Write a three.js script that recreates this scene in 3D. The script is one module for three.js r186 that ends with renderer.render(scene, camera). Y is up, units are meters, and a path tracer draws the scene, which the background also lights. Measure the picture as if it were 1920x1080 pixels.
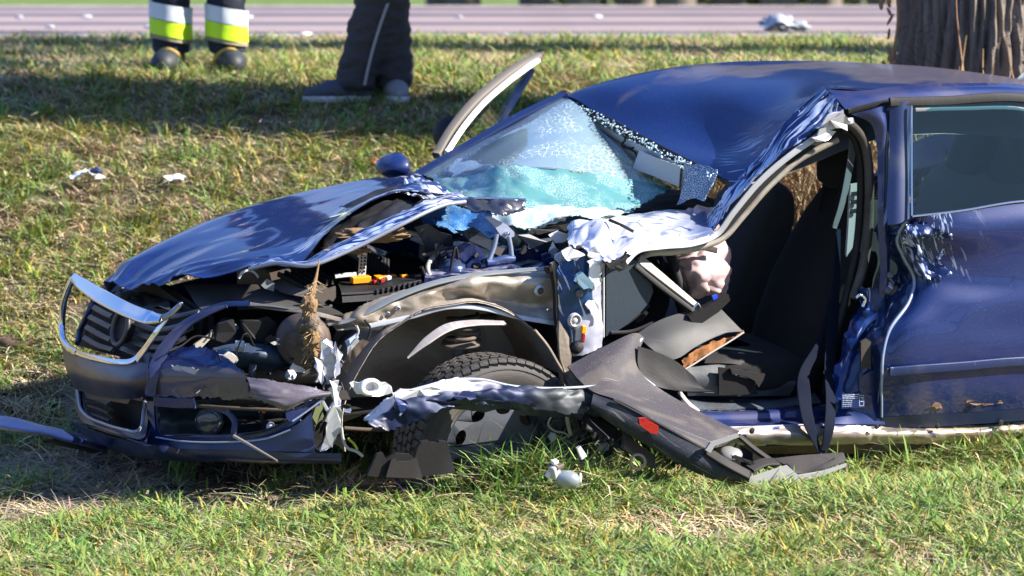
import * as THREE from 'three';
import { RoundedBoxGeometry } from 'three/addons/geometries/RoundedBoxGeometry.js';
import { ImprovedNoise } from 'three/addons/math/ImprovedNoise.js';
import { MarchingCubes } from 'three/addons/objects/MarchingCubes.js';
import { mergeGeometries, mergeVertices } from 'three/addons/utils/BufferGeometryUtils.js';

// ---------------------------------------------------------------- camera, sky, sun, exposure
const scene = new THREE.Scene();
const camera = new THREE.PerspectiveCamera(10.638, 16 / 9, 0.5, 1500);
camera.position.set(0, 2.0, 10);
camera.rotation.x = -7.95 * Math.PI / 180;
camera.focus = 10.1;
camera.userData.fStop = 3.4;
const renderer = new THREE.WebGLRenderer({ antialias: true });
renderer.toneMapping = THREE.LinearToneMapping;
renderer.toneMappingExposure = 2.95;
renderer.shadowMap.enabled = true;

const SUN = new THREE.Vector3(0.80, 0.56, 0.10).normalize();
const sun = new THREE.DirectionalLight(new THREE.Color().setRGB(1.0, 0.93, 0.82), 4.8);
sun.position.copy(SUN).multiplyScalar(40); sun.castShadow = true; sun.shadow.mapSize.set(2048, 2048);
Object.assign(sun.shadow.camera, { left: -9, right: 9, top: 9, bottom: -9, near: 1, far: 90 });
scene.add(sun, sun.target);

const noise = new ImprovedNoise();
function n3(x, y, z = 0) { return noise.noise(x + 31.7, y + 17.3, z + 5.1); }
function fbm(x, y, z = 0, o = 4) { let s = 0, a = 0.5; for (let i = 0; i < o; i++) { s += a * n3(x, y, z); x *= 2.03; y *= 2.03; z *= 2.03; a *= 0.5; } return s; }
function rng(seed) { let a = seed >>> 0; return () => { a = (a + 0x6D2B79F5) | 0; let t = Math.imul(a ^ (a >>> 15), 1 | a); t = (t + Math.imul(t ^ (t >>> 7), 61 | t)) ^ t; return ((t ^ (t >>> 14)) >>> 0) / 4294967296; }; }
const clamp = (x, a = 0, b = 1) => Math.min(b, Math.max(a, x));
const smooth = (a, b, x) => { const t = clamp((x - a) / (b - a)); return t * t * (3 - 2 * t); };
const lerp = (a, b, t) => a + (b - a) * t;
const V = (p) => new THREE.Vector3(p[0], p[1], p[2]);

{ // the sky: clear spring blue, paler towards the horizon, thin streaks of cloud
  const W = 1024, H = 512, d = new Float32Array(W * H * 4);
  for (let r = 0; r < H; r++) for (let c = 0; c < W; c++) {
    const el = ((r + 0.5) / H - 0.5) * Math.PI, az = ((c + 0.5) / W) * 2 * Math.PI;
    const y = Math.sin(el), x = Math.cos(el) * Math.cos(az), z = Math.cos(el) * Math.sin(az);
    const t = Math.pow(clamp(1 - Math.max(y, 0)), 3.2);
    let k = [lerp(0.11, 0.50, t), lerp(0.28, 0.72, t), lerp(0.80, 1.08, t)];
    const cl = y > 0.02 ? smooth(0.02, 0.34, fbm(x / (y + 0.25) * 1.3, z / (y + 0.25) * 2.2, 3, 5)) * 0.22 * smooth(0.02, 0.2, y) : 0;
    k = [lerp(k[0], 1.15, cl), lerp(k[1], 1.15, cl), lerp(k[2], 1.2, cl)];
    if (y < 0) k = [0.20, 0.22, 0.14];
    const i = (r * W + c) * 4; d[i] = k[0]; d[i + 1] = k[1]; d[i + 2] = k[2]; d[i + 3] = 1;
  }
  const t = new THREE.DataTexture(d, W, H, THREE.RGBAFormat, THREE.FloatType);
  t.mapping = THREE.EquirectangularReflectionMapping; t.magFilter = THREE.LinearFilter; t.needsUpdate = true;
  scene.background = t; scene.environment = t;
  scene.backgroundIntensity = 0.38; scene.environmentIntensity = 0.38;
}

// ---------------------------------------------------------------- textures and materials
function tval(ix, iy, per, seed) { ix = ((ix % per) + per) % per; iy = ((iy % per) + per) % per; let h = Math.imul(ix + 1, 374761393) + Math.imul(iy + 1, 668265263) + Math.imul(seed + 1, 1274126177); h = Math.imul(h ^ (h >>> 13), 1274126177); return ((h ^ (h >>> 16)) >>> 0) / 4294967296; }
function tnoise(u, v, pu, pv, seed) { // tileable value noise, u and v in 0..1
  const x = u * pu, y = v * pv, ix = Math.floor(x), iy = Math.floor(y), fx = x - ix, fy = y - iy, sx = fx * fx * (3 - 2 * fx), sy = fy * fy * (3 - 2 * fy);
  const g = (a, b) => { a = ((a % pu) + pu) % pu; b = ((b % pv) + pv) % pv; return tval(a, b, 1 << 20, seed); };
  return lerp(lerp(g(ix, iy), g(ix + 1, iy), sx), lerp(g(ix, iy + 1), g(ix + 1, iy + 1), sx), sy);
}
function tfbm(u, v, pu, pv, seed, o = 5) { let s = 0, a = 0.5, n = 0; for (let i = 0; i < o; i++) { s += a * tnoise(u, v, pu << i, pv << i, seed + i); n += a; a *= 0.55; } return s / n; }
const srgb = (c) => c <= 0.0031308 ? 12.92 * c : 1.055 * Math.pow(c, 1 / 2.4) - 0.055;
function tex(size, fn, { color = true, rep = 1 } = {}) {
  const d = new Uint8Array(size * size * 4);
  for (let y = 0; y < size; y++) for (let x = 0; x < size; x++) {
    const k = fn((x + 0.5) / size, (y + 0.5) / size), i = (y * size + x) * 4;
    for (let c = 0; c < 3; c++) d[i + c] = Math.round(255 * clamp(color ? srgb(Array.isArray(k) ? k[c] : k) : (Array.isArray(k) ? k[c] : k)));
    d[i + 3] = 255;
  }
  const t = new THREE.DataTexture(d, size, size); t.wrapS = t.wrapT = THREE.RepeatWrapping; t.magFilter = THREE.LinearFilter; t.minFilter = THREE.LinearMipmapLinearFilter;
  if (color) t.colorSpace = THREE.SRGBColorSpace;
  t.repeat.set(rep, rep); t.needsUpdate = true; return t;
}
const lin = (r, g, b) => new THREE.Color().setRGB(r, g, b);
const mixc = (a, b, t) => [lerp(a[0], b[0], t), lerp(a[1], b[1], t), lerp(a[2], b[2], t)];

const BLUE = [0.002, 0.015, 0.10], DUST = [0.20, 0.16, 0.13], BARE = [0.50, 0.51, 0.56], SCUFF = [0.42, 0.50, 0.68];
const dustTex = tex(512, (u, v) => { const a = tfbm(u, v, 5, 5, 3), b = tnoise(u, v, 220, 220, 9); const k = smooth(0.42, 0.75, a) * 0.3 + (b > 0.965 ? 0.6 : 0); return mixc(BLUE, DUST, clamp(k * 0.5)); });
const scratchTex = tex(512, (u, v) => { // scraped paint: long streaks of bare metal and filler
  const w = tfbm(u, v, 3, 3, 21) * 0.25, s = tnoise(u + w, v, 9, 130, 5) * 0.6 + tnoise(u + w, v, 5, 300, 6) * 0.4, m = tfbm(u, v, 4, 8, 11);
  const k = smooth(0.52, 0.66, s * 0.62 + m * 0.5 - 0.02); return mixc(BLUE, SCUFF, clamp(k)); });
const barTex = tex(512, (u, v) => { const s = tnoise(u, v, 12, 200, 15), m = tfbm(u, v, 5, 5, 18); return mixc(BARE, mixc([0.22, 0.23, 0.28], [0.20, 0.15, 0.10], smooth(0.5, 0.7, m)), clamp(smooth(0.5, 0.8, m) * 0.8 + (s > 0.8 ? 0.25 : 0))); });
const grimeTex = tex(512, (u, v) => { const m = tfbm(u, v, 4, 4, 41), f = tnoise(u, v, 180, 180, 42); const k = clamp(smooth(0.35, 0.7, m) + (f - 0.5) * 0.3); return [lerp(0.55, 1, k), lerp(0.5, 1, k), lerp(0.45, 1, k)]; });
const speckTex = tex(256, (u, v) => { const f = tnoise(u, v, 128, 128, 52), g = tfbm(u, v, 6, 6, 53); return 0.35 + 0.4 * f + 0.35 * g; }, { color: false });
const P = (o) => new THREE.MeshPhysicalMaterial({ side: THREE.DoubleSide, ...o });
const M = {
  paint: P({ map: dustTex, metalness: 0.08, roughness: 0.5, specularIntensity: 0.5, clearcoat: 1, clearcoatRoughness: 0.05 }),
  paintV: P({ vertexColors: true, metalness: 0.08, roughness: 0.5, specularIntensity: 0.5, clearcoat: 1, clearcoatRoughness: 0.06 }),
  scratched: P({ map: scratchTex, metalness: 0.3, roughness: 0.42, clearcoat: 0.6, clearcoatRoughness: 0.15 }),
  bare: P({ map: barTex, metalness: 0.55, roughness: 0.38 }),
  bareBlue: P({ vertexColors: true, metalness: 0.4, roughness: 0.36, clearcoat: 0.4, clearcoatRoughness: 0.2 }),
  primer: P({ map: grimeTex, color: lin(0.46, 0.42, 0.37), metalness: 0.45, roughness: 0.42 }),
  beige: P({ map: grimeTex, color: lin(0.52, 0.43, 0.33), roughness: 0.75 }),
  chrome: P({ color: lin(0.80, 0.82, 0.86), metalness: 1, roughness: 0.10 }),
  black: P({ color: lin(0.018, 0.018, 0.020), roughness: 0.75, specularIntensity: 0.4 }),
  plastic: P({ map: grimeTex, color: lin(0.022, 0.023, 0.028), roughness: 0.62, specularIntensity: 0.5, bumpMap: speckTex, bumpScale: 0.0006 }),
  greyPlastic: P({ map: grimeTex, color: lin(0.046, 0.044, 0.051), roughness: 0.66, specularIntensity: 0.5, bumpMap: speckTex, bumpScale: 0.0008 }),
  midPlastic: P({ map: grimeTex, color: lin(0.10, 0.125, 0.16), roughness: 0.5, bumpMap: speckTex, bumpScale: 0.0006 }),
  lightPlastic: P({ color: lin(0.42, 0.42, 0.42), roughness: 0.5 }),
  bumperDirt: P({ map: tex(512, (u, v) => { const m = tfbm(u, v, 5, 5, 61), f = tnoise(u, v, 200, 200, 62); return mixc([0.012, 0.016, 0.05], [0.075, 0.062, 0.062], clamp(smooth(0.38, 0.66, m) * 0.8 + (f > 0.94 ? 0.7 : 0))); }), metalness: 0.1, roughness: 0.42, clearcoat: 0.35, clearcoatRoughness: 0.35 }),
  navyPlastic: P({ map: tex(512, (u, v) => { const m = tfbm(u, v, 5, 5, 71), f = tnoise(u, v, 200, 200, 72); return mixc([0.005, 0.018, 0.085], [0.10, 0.10, 0.12], clamp(smooth(0.5, 0.8, m) * 0.4 + (f > 0.955 ? 0.7 : 0))); }), roughness: 0.42, clearcoat: 0.4, clearcoatRoughness: 0.25 }),
  rubber: P({ map: grimeTex, color: lin(0.10, 0.095, 0.092), roughness: 0.85, specularIntensity: 0.4, bumpMap: speckTex, bumpScale: 0.0008 }),
  steel: P({ map: grimeTex, color: lin(0.13, 0.14, 0.17), metalness: 0.3, roughness: 0.55 }),
  liner: P({ map: grimeTex, color: lin(0.40, 0.36, 0.32), roughness: 0.85, bumpMap: speckTex, bumpScale: 0.002 }),
  fabric: P({ color: lin(0.010, 0.010, 0.011), roughness: 0.95, sheen: 0.15, bumpMap: speckTex, bumpScale: 0.001 }),
  fabricGrey: P({ color: lin(0.075, 0.070, 0.066), roughness: 0.95, bumpMap: speckTex, bumpScale: 0.001 }),
  airbag: P({ color: lin(0.46, 0.33, 0.34), roughness: 0.8 }),
  white: P({ color: lin(0.72, 0.72, 0.76), roughness: 0.35, metalness: 0.15 }),
  orange: P({ color: lin(0.85, 0.32, 0.01), roughness: 0.4 }),
  redLens: P({ color: lin(0.28, 0.006, 0.008), roughness: 0.15, clearcoat: 1 }),
  blueBit: P({ color: lin(0.02, 0.06, 0.6), roughness: 0.3 }),
  iron: P({ map: grimeTex, color: lin(0.15, 0.12, 0.10), metalness: 0.3, roughness: 0.8 }),
  belt: P({ color: lin(0.006, 0.009, 0.02), roughness: 0.9, specularIntensity: 0.2 }),
  beltGrey: P({ color: lin(0.11, 0.115, 0.13), roughness: 0.6 }),
  glass: P({ color: lin(0.80, 0.93, 0.91), roughness: 0.02, transmission: 1, thickness: 0, ior: 1.5, specularIntensity: 1 }),
  tinted: P({ color: lin(0.46, 0.72, 0.76), roughness: 0.02, transmission: 0.985, thickness: 0, ior: 1.5 }),
  straw: P({ color: lin(0.42, 0.29, 0.14), roughness: 0.9 }),
  soil: P({ color: lin(0.07, 0.048, 0.033), roughness: 1 }),
  mud: P({ color: lin(0.20, 0.125, 0.062), roughness: 1, bumpMap: speckTex, bumpScale: 0.004 }),
  paper: P({ color: lin(0.6, 0.6, 0.6), roughness: 0.7 }),
};

// ---------------------------------------------------------------- modelling helpers
const taken = {};
function numbered(n) { const k = taken[n] = (taken[n] ?? -1) + 1; return k ? n + '_' + String(k).padStart(3, '0') : n; }
function put(name, geo, mat, parent = scene) { const m = new THREE.Mesh(geo, mat); m.name = parent === scene ? numbered(name) : name; m.castShadow = m.receiveShadow = true; parent.add(m); return m; }
function thing(name, label, category, pos = [0, 0, 0], group) { const o = new THREE.Group(); o.name = numbered(name); o.position.set(...pos); o.userData = { label, category }; if (group) o.userData.group = group; scene.add(o); return o; }
function tag(o, label, category, group) { o.userData = { ...o.userData, label, category }; if (group) o.userData.group = group; return o; }
function gridGeo(pos, nu, nv, { thick = 0.003, colors = null, closedU = false, uvs = null } = {}) {
  // pos: (nu+1)*(nv+1) points, u fastest; a shell of the given thickness with closed rims
  const N = (nu + 1) * (nv + 1), g0 = new THREE.BufferGeometry(), idx = [];
  const p = new Float32Array(N * 3); pos.forEach((q, i) => { p[i * 3] = q.x; p[i * 3 + 1] = q.y; p[i * 3 + 2] = q.z; });
  for (let j = 0; j < nv; j++) for (let i = 0; i < nu; i++) { const a = j * (nu + 1) + i, b = a + 1, c = a + nu + 1, e = c + 1; idx.push(a, b, c, b, e, c); }
  g0.setAttribute('position', new THREE.BufferAttribute(p, 3)); g0.setIndex(idx); g0.computeVertexNormals();
  const n = g0.attributes.normal.array;
  if (closedU) for (let j = 0; j <= nv; j++) { const a = (j * (nu + 1)) * 3, b = (j * (nu + 1) + nu) * 3; for (let k = 0; k < 3; k++) { const s = (n[a + k] + n[b + k]) / 2; n[a + k] = n[b + k] = s; } }
  const uv = new Float32Array(N * 2);
  for (let j = 0; j <= nv; j++) { let acc = 0; for (let i = 0; i <= nu; i++) { const k = j * (nu + 1) + i; if (i) acc += pos[k].distanceTo(pos[k - 1]); uv[k * 2] = acc; } }
  for (let i = 0; i <= nu; i++) { let acc = 0; for (let j = 0; j <= nv; j++) { const k = j * (nu + 1) + i; if (j) acc += pos[k].distanceTo(pos[k - nu - 1]); uv[k * 2 + 1] = acc; } }
  if (!thick) { g0.setAttribute('uv', new THREE.BufferAttribute(uv, 2)); if (colors) g0.setAttribute('color', new THREE.BufferAttribute(new Float32Array(colors), 3)); return g0; }
  const P2 = new Float32Array(N * 6), N2 = new Float32Array(N * 6), U2 = new Float32Array(N * 4), C2 = colors ? new Float32Array(N * 6) : null;
  P2.set(p); N2.set(n); U2.set(uv); U2.set(uv, N * 2);
  for (let i = 0; i < N * 3; i++) { P2[N * 3 + i] = p[i] - n[i] * thick; N2[N * 3 + i] = -n[i]; }
  if (colors) { C2.set(colors); C2.set(colors, N * 3); }
  const I2 = idx.slice(); for (let i = 0; i < idx.length; i += 3) I2.push(idx[i] + N, idx[i + 2] + N, idx[i + 1] + N);
  const rim = (a, b) => I2.push(a, a + N, b, b, a + N, b + N);
  for (let i = 0; i < nu; i++) { rim(i + 1, i); rim(nv * (nu + 1) + i, nv * (nu + 1) + i + 1); }
  for (let j = 0; j < nv && !closedU; j++) { rim(j * (nu + 1), (j + 1) * (nu + 1)); rim((j + 1) * (nu + 1) + nu, j * (nu + 1) + nu); }
  const g = new THREE.BufferGeometry();
  g.setAttribute('position', new THREE.BufferAttribute(P2, 3)); g.setAttribute('normal', new THREE.BufferAttribute(N2, 3)); g.setAttribute('uv', new THREE.BufferAttribute(U2, 2));
  if (colors) g.setAttribute('color', new THREE.BufferAttribute(C2, 3));
  g.setIndex(I2); return g;
}
const spline = (pts, n) => { const c = new THREE.CatmullRomCurve3(pts.map(q => q.isVector3 ? q : V(q)), false, 'centripetal'); const o = []; for (let i = 0; i <= n; i++) o.push(c.getPoint(i / n)); return o; };
// folded tin: flat facets that meet in sharp creases
function hsh(i, j, k) { let h = Math.imul(i | 0, 374761393) + Math.imul(j | 0, 668265263) + Math.imul(k | 0, 1440662683); h = Math.imul(h ^ (h >>> 13), 1274126177); return ((h ^ (h >>> 16)) >>> 0) / 2147483648 - 1; }
function facet(x, y, k) { const wx = x + 0.45 * n3(x * 0.7, y * 0.7, k), wy = y + 0.45 * n3(x * 0.7, y * 0.7, k + 9), s = (wx + wy) * 0.366, a = Math.floor(wx + s), b = Math.floor(wy + s), t = (a + b) * 0.2113, fx = wx - (a - t), fy = wy - (b - t); const i1 = fx > fy ? 1 : 0, u = wx + s - a, v = wy + s - b; const h0 = hsh(a, b, k), h1 = hsh(a + i1, b + 1 - i1, k), h2 = hsh(a + 1, b + 1, k); return i1 ? h0 * (1 - u) + h1 * (u - v) + h2 * v : h0 * (1 - v) + h1 * (v - u) + h2 * u; }
function creased(x, y, z) { const a = Math.abs(n3(x, y, z)), b = Math.abs(n3(x * 2.3 + 7, y * 2.3, z * 2.3)); return (a * 1.0 + b * 0.45) - 0.35; } // sharp valleys, as in folded tin
// a bent or crumpled sheet through rows of points
function sheetGeo(rows, { nu = 30, nv = 20, amp = 0, freq = 12, soft = 0, softFreq = 4, jag = 0, thick = 0.003, color = null, mask = null, stretch = [1, 1, 1] } = {}) {
  const R = rows.map(r => spline(r, nu)), pos = new Array((nu + 1) * (nv + 1));
  for (let i = 0; i <= nu; i++) { const c = rows.length > 1 ? spline(R.map(r => r[i]), nv) : R; for (let j = 0; j <= nv; j++) pos[j * (nu + 1) + i] = c[j]; }
  let Lu = 0, Lv = 0; { const rl = (k) => { let a = 0; for (let i = 1; i <= nu; i++) a += pos[k * (nu + 1) + i].distanceTo(pos[k * (nu + 1) + i - 1]); return a; }; Lu = (rl(0) + rl(nv)) / 2; for (let j = 1; j <= nv; j++) { const i = nu >> 1; Lv += pos[j * (nu + 1) + i].distanceTo(pos[(j - 1) * (nu + 1) + i]); } }
  const kk = Math.round(Math.abs(pos[0].x * 977 + pos[0].y * 331 + pos[0].z * 77)) % 1000;
  if (amp || soft || jag) {
    const at = (i, j) => pos[clamp(j, 0, nv) * (nu + 1) + clamp(i, 0, nu)], out = [];
    for (let j = 0; j <= nv; j++) for (let i = 0; i <= nu; i++) {
      const q = at(i, j), n = at(i + 1, j).clone().sub(at(i - 1, j)).cross(at(i, j + 1).clone().sub(at(i, j - 1))).normalize();
      const m = mask ? mask(i / nu, j / nv) : 1, su = i / nu * Lu * freq * stretch[0], sv = j / nv * Lv * freq * stretch[1];
      const d = m * (amp * (amp ? 0.62 * facet(su, sv, kk) + 0.3 * facet(su * 2.3 + 4, sv * 2.3, kk + 5) : 0) + soft * n3(q.x * softFreq, q.y * softFreq, q.z * softFreq));
      const o = q.clone().addScaledVector(n, d);
      if (jag) { const s = jag * m; if (j === nv || j === 0) o.addScaledVector(at(i, j).clone().sub(at(i, j === 0 ? 1 : j - 1)).normalize(), s * n3(i * 0.55, j * 3.1, q.x * 9)); if (i === nu || i === 0) o.addScaledVector(at(i, j).clone().sub(at(i === 0 ? 1 : i - 1, j)).normalize(), s * n3(j * 0.55, i * 2.7, q.y * 9)); }
      out.push(o);
    }
    pos.splice(0, pos.length, ...out);
  }
  let colors = null;
  if (color) { colors = []; for (let j = 0; j <= nv; j++) for (let i = 0; i <= nu; i++) colors.push(...color(i / nu, j / nv, pos[j * (nu + 1) + i])); }
  const g = gridGeo(pos, nu, nv, { thick, colors }); g.userData.at = { pos, nu, nv, Lu, Lv }; return g;
}
// ctex(u, v, p, s, t) gives the sheet a colour map of its own: u, v run 0..1 over the sheet, s, t in metres
function sheet(name, parent, mat, rows, o = {}) {
  const g = sheetGeo(rows, o), { pos, nu, nv, Lu, Lv } = g.userData.at; g.userData = {};
  if (o.ctex) {
    const w = o.tw || 512, h = o.th || 256, d = new Uint8Array(w * h * 4), p = new THREE.Vector3(), q = new THREE.Vector3();
    for (let y = 0; y < h; y++) for (let x = 0; x < w; x++) { const u = (x + .5) / w, v = (y + .5) / h, fi = u * nu, fj = v * nv, i = Math.min(nu - 1, Math.floor(fi)), j = Math.min(nv - 1, Math.floor(fj)), a = j * (nu + 1) + i; p.copy(pos[a]).lerp(pos[a + 1], fi - i); q.copy(pos[a + nu + 1]).lerp(pos[a + nu + 2], fi - i); p.lerp(q, fj - j); const c = o.ctex(u, v, p, u * Lu, v * Lv), k = (y * w + x) * 4; d[k] = 255 * clamp(srgb(c[0])); d[k + 1] = 255 * clamp(srgb(c[1])); d[k + 2] = 255 * clamp(srgb(c[2])); d[k + 3] = 255; }
    const t = new THREE.DataTexture(d, w, h); t.magFilter = THREE.LinearFilter; t.colorSpace = THREE.SRGBColorSpace; t.needsUpdate = true; mat = mat.clone(); mat.vertexColors = false; mat.map = t;
    const uv = g.attributes.uv, N = (nu + 1) * (nv + 1); for (let k = 0; k < uv.count; k++) { const m = k % N; uv.setXY(k, (m % (nu + 1)) / nu, Math.floor(m / (nu + 1)) / nv); }
  }
  return put(name, g, mat, parent);
}
// scratches: streaks that run at an angle over the sheet; thr sets how much is scraped away
function streak(s, t, ang, thr, fa = 7, fb = 90, k = 0) { const c = Math.cos(ang), n = Math.sin(ang), a = s * c + t * n, b = t * c - s * n + 0.02 * n3(s * 9, t * 9, k); return smooth(thr, thr + 0.06, 0.55 * n3(a * fa, b * fb, k) + 0.45 * n3(a * fa * 2.2, b * fb * 2.7, k + 3) + 0.55 * n3(a * 3.1, b * 9, k + 7)); }
const specks = (s, t, thr) => n3(s * 260, t * 260, 3) > thr ? 1 : 0;
// a plate with a traced outline; points need not lie in one plane
function plateGeo(pts, { thick = 0.004, holes = [], jag = 0, sub = 0, seed = 1, round = false } = {}) {
  let P0 = pts.map(V); const r = rng(seed);
  if (round) { const c = new THREE.CatmullRomCurve3(P0, true, 'centripetal'); P0 = c.getPoints(pts.length * 4).slice(0, -1); }
  if (sub) { const o = []; P0.forEach((a, i) => { const b = P0[(i + 1) % P0.length], k = Math.max(1, Math.round(a.distanceTo(b) / sub)); for (let s = 0; s < k; s++) { const q = a.clone().lerp(b, s / k); if (s && jag) q.add(new THREE.Vector3(r() - .5, r() - .5, r() - .5).multiplyScalar(jag * 2)); o.push(q); } }); P0 = o; }
  const n = new THREE.Vector3(); P0.forEach((a, i) => { const b = P0[(i + 1) % P0.length]; n.x += (a.y - b.y) * (a.z + b.z); n.y += (a.z - b.z) * (a.x + b.x); n.z += (a.x - b.x) * (a.y + b.y); }); n.normalize();
  const e = P0[1].clone().sub(P0[0]); e.addScaledVector(n, -e.dot(n)).normalize(); const f = n.clone().cross(e), o0 = P0[0];
  const to2 = (q) => { const d = q.clone().sub(o0); return new THREE.Vector2(d.dot(e), d.dot(f)); };
  const H = holes.map(h => h.map(V)), all = P0.concat(...H), tri = THREE.ShapeUtils.triangulateShape(P0.map(to2), H.map(h => h.map(to2)));
  const pos = [], uv = [], back = all.map(q => q.clone().addScaledVector(n, -thick)), add = (q) => { pos.push(q.x, q.y, q.z); const t = to2(q); uv.push(t.x, t.y); };
  for (const [a, b, c] of tri) { add(all[a]); add(all[b]); add(all[c]); add(back[a]); add(back[c]); add(back[b]); }
  const ring = (L, off) => L.forEach((_, i) => { const a = off + i, b = off + (i + 1) % L.length; add(all[a]); add(back[a]); add(all[b]); add(all[b]); add(back[a]); add(back[b]); });
  ring(P0, 0); let off = P0.length; for (const h of H) { ring(h, off); off += h.length; }
  const g = new THREE.BufferGeometry(); g.setAttribute('position', new THREE.Float32BufferAttribute(pos, 3)); g.setAttribute('uv', new THREE.Float32BufferAttribute(uv, 2)); g.computeVertexNormals(); return g;
}
const plate = (name, parent, mat, pts, o) => put(name, plateGeo(pts, o), mat, parent);
function tubeGeo(pts, r, { n = 0, sides = 8, closed = false, flat = 1 } = {}) {
  const c = new THREE.CatmullRomCurve3(pts.map(V), closed, 'centripetal'), k = n || Math.max(8, pts.length * 6), g = new THREE.TubeGeometry(c, k, typeof r === 'number' ? r : 1, sides, closed);
  if (typeof r !== 'number') { const p = g.attributes.position; for (let i = 0; i <= k; i++) { const ctr = c.getPointAt(i / k), f = i / k * (r.length - 1), a = Math.min(r.length - 2, Math.floor(f)), R = lerp(r[a], r[a + 1], f - a); for (let j = 0; j <= sides; j++) { const q = i * (sides + 1) + j; p.setXYZ(q, lerp(ctr.x, p.getX(q), R), lerp(ctr.y, p.getY(q), R), lerp(ctr.z, p.getZ(q), R)); } } g.computeVertexNormals(); }
  const L = c.getLength(), uv = g.attributes.uv; for (let i = 0; i < uv.count; i++) uv.setXY(i, uv.getX(i) * L, uv.getY(i) * (typeof r === 'number' ? r : r[0]) * 6.28);
  return g;
}
const tube = (name, parent, mat, pts, r, o) => put(name, tubeGeo(pts, r, o), mat, parent);
// a strap, trim strip or rail: a rounded rectangle swept along a path; up is the direction its flat face looks
function strapGeo(pts, width, thick, up, { n = 0 } = {}) {
  const c = new THREE.CatmullRomCurve3(pts.map(V), false, 'centripetal'), k = n || pts.length * 8, U = Array.isArray(up[0]) ? up.map(V) : [V(up)];
  const sec = []; for (const [sx, sy] of [[1, .35], [.8, 1], [-.8, 1], [-1, .35], [-1, -.35], [-.8, -1], [.8, -1], [1, -.35]]) sec.push([sx / 2, sy / 2]);
  const pos = [], uv = [], idx = [], L = c.getLength(), W = Array.isArray(width) ? width : [width];
  for (let i = 0; i <= k; i++) {
    const t = i / k, q = c.getPoint(t), T = c.getTangent(t), fu = t * (U.length - 1), ui = Math.min(Math.max(0, U.length - 2), Math.floor(fu)), u0 = U.length > 1 ? U[ui].clone().lerp(U[ui + 1], fu - ui) : U[0].clone();
    const nn = u0.addScaledVector(T, -u0.dot(T)).normalize(), b = T.clone().cross(nn), fw = t * (W.length - 1), wi = Math.min(Math.max(0, W.length - 2), Math.floor(fw)), w = W.length > 1 ? lerp(W[wi], W[wi + 1], fw - wi) : W[0];
    sec.forEach(([a, d], s) => { const r = q.clone().addScaledVector(b, a * w).addScaledVector(nn, d * thick); pos.push(r.x, r.y, r.z); uv.push(t * L, s / 8 * w * 2); });
  }
  for (let i = 0; i < k; i++) for (let s = 0; s < 8; s++) { const a = i * 8 + s, b = i * 8 + (s + 1) % 8; idx.push(a, a + 8, b, b, a + 8, b + 8); }
  for (const o of [0, k * 8]) for (let s = 1; s < 7; s++) o ? idx.push(o, o + s, o + s + 1) : idx.push(o, o + s + 1, o + s);
  const g = new THREE.BufferGeometry(); g.setAttribute('position', new THREE.Float32BufferAttribute(pos, 3)); g.setAttribute('uv', new THREE.Float32BufferAttribute(uv, 2)); g.setIndex(idx); g.computeVertexNormals(); return g;
}
const strap = (name, parent, mat, pts, w, t, up, o) => put(name, strapGeo(pts, w, t, up, o), mat, parent);
function boxGeo(c, s, rot = [0, 0, 0], r = 0.006) { const g = new RoundedBoxGeometry(s[0], s[1], s[2], 2, Math.min(r, ...s.map(q => q * 0.45))); g.rotateX(rot[0]); g.rotateY(rot[1]); g.rotateZ(rot[2]); g.translate(...c); return g; }
const box = (name, parent, mat, c, s, rot, r) => put(name, boxGeo(c, s, rot, r), mat, parent);
function latheGeo(prof, c, axis = [0, 1, 0], seg = 28) { const g = new THREE.LatheGeometry(prof.map(q => new THREE.Vector2(q[0], q[1])), seg); g.applyQuaternion(new THREE.Quaternion().setFromUnitVectors(new THREE.Vector3(0, 1, 0), V(axis).normalize())); g.translate(...c); return g; }
const lathe = (name, parent, mat, prof, c, axis, seg) => put(name, latheGeo(prof, c, axis, seg), mat, parent);
function lumpGeo(c, s, amp = 0.3, freq = 2, seed = 0, det = 3) { const g = mergeVertices(new THREE.IcosahedronGeometry(1, det).deleteAttribute('uv').deleteAttribute('normal')), p = g.attributes.position; for (let i = 0; i < p.count; i++) { const x = p.getX(i), y = p.getY(i), z = p.getZ(i), k = 1 + amp * fbm(x * freq + seed, y * freq, z * freq + seed * 2, 4) * 2; p.setXYZ(i, c[0] + x * s[0] * k, c[1] + y * s[1] * k, c[2] + z * s[2] * k); } const uv = new Float32Array(p.count * 2); for (let i = 0; i < p.count; i++) { uv[i * 2] = p.getX(i) + p.getY(i) * 0.3; uv[i * 2 + 1] = p.getZ(i) + p.getY(i); } g.setAttribute('uv', new THREE.BufferAttribute(uv, 2)); g.computeVertexNormals(); return g; }
const lump = (name, parent, mat, c, s, amp, freq, seed, det) => put(name, lumpGeo(c, s, amp, freq, seed, det), mat, parent);

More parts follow.
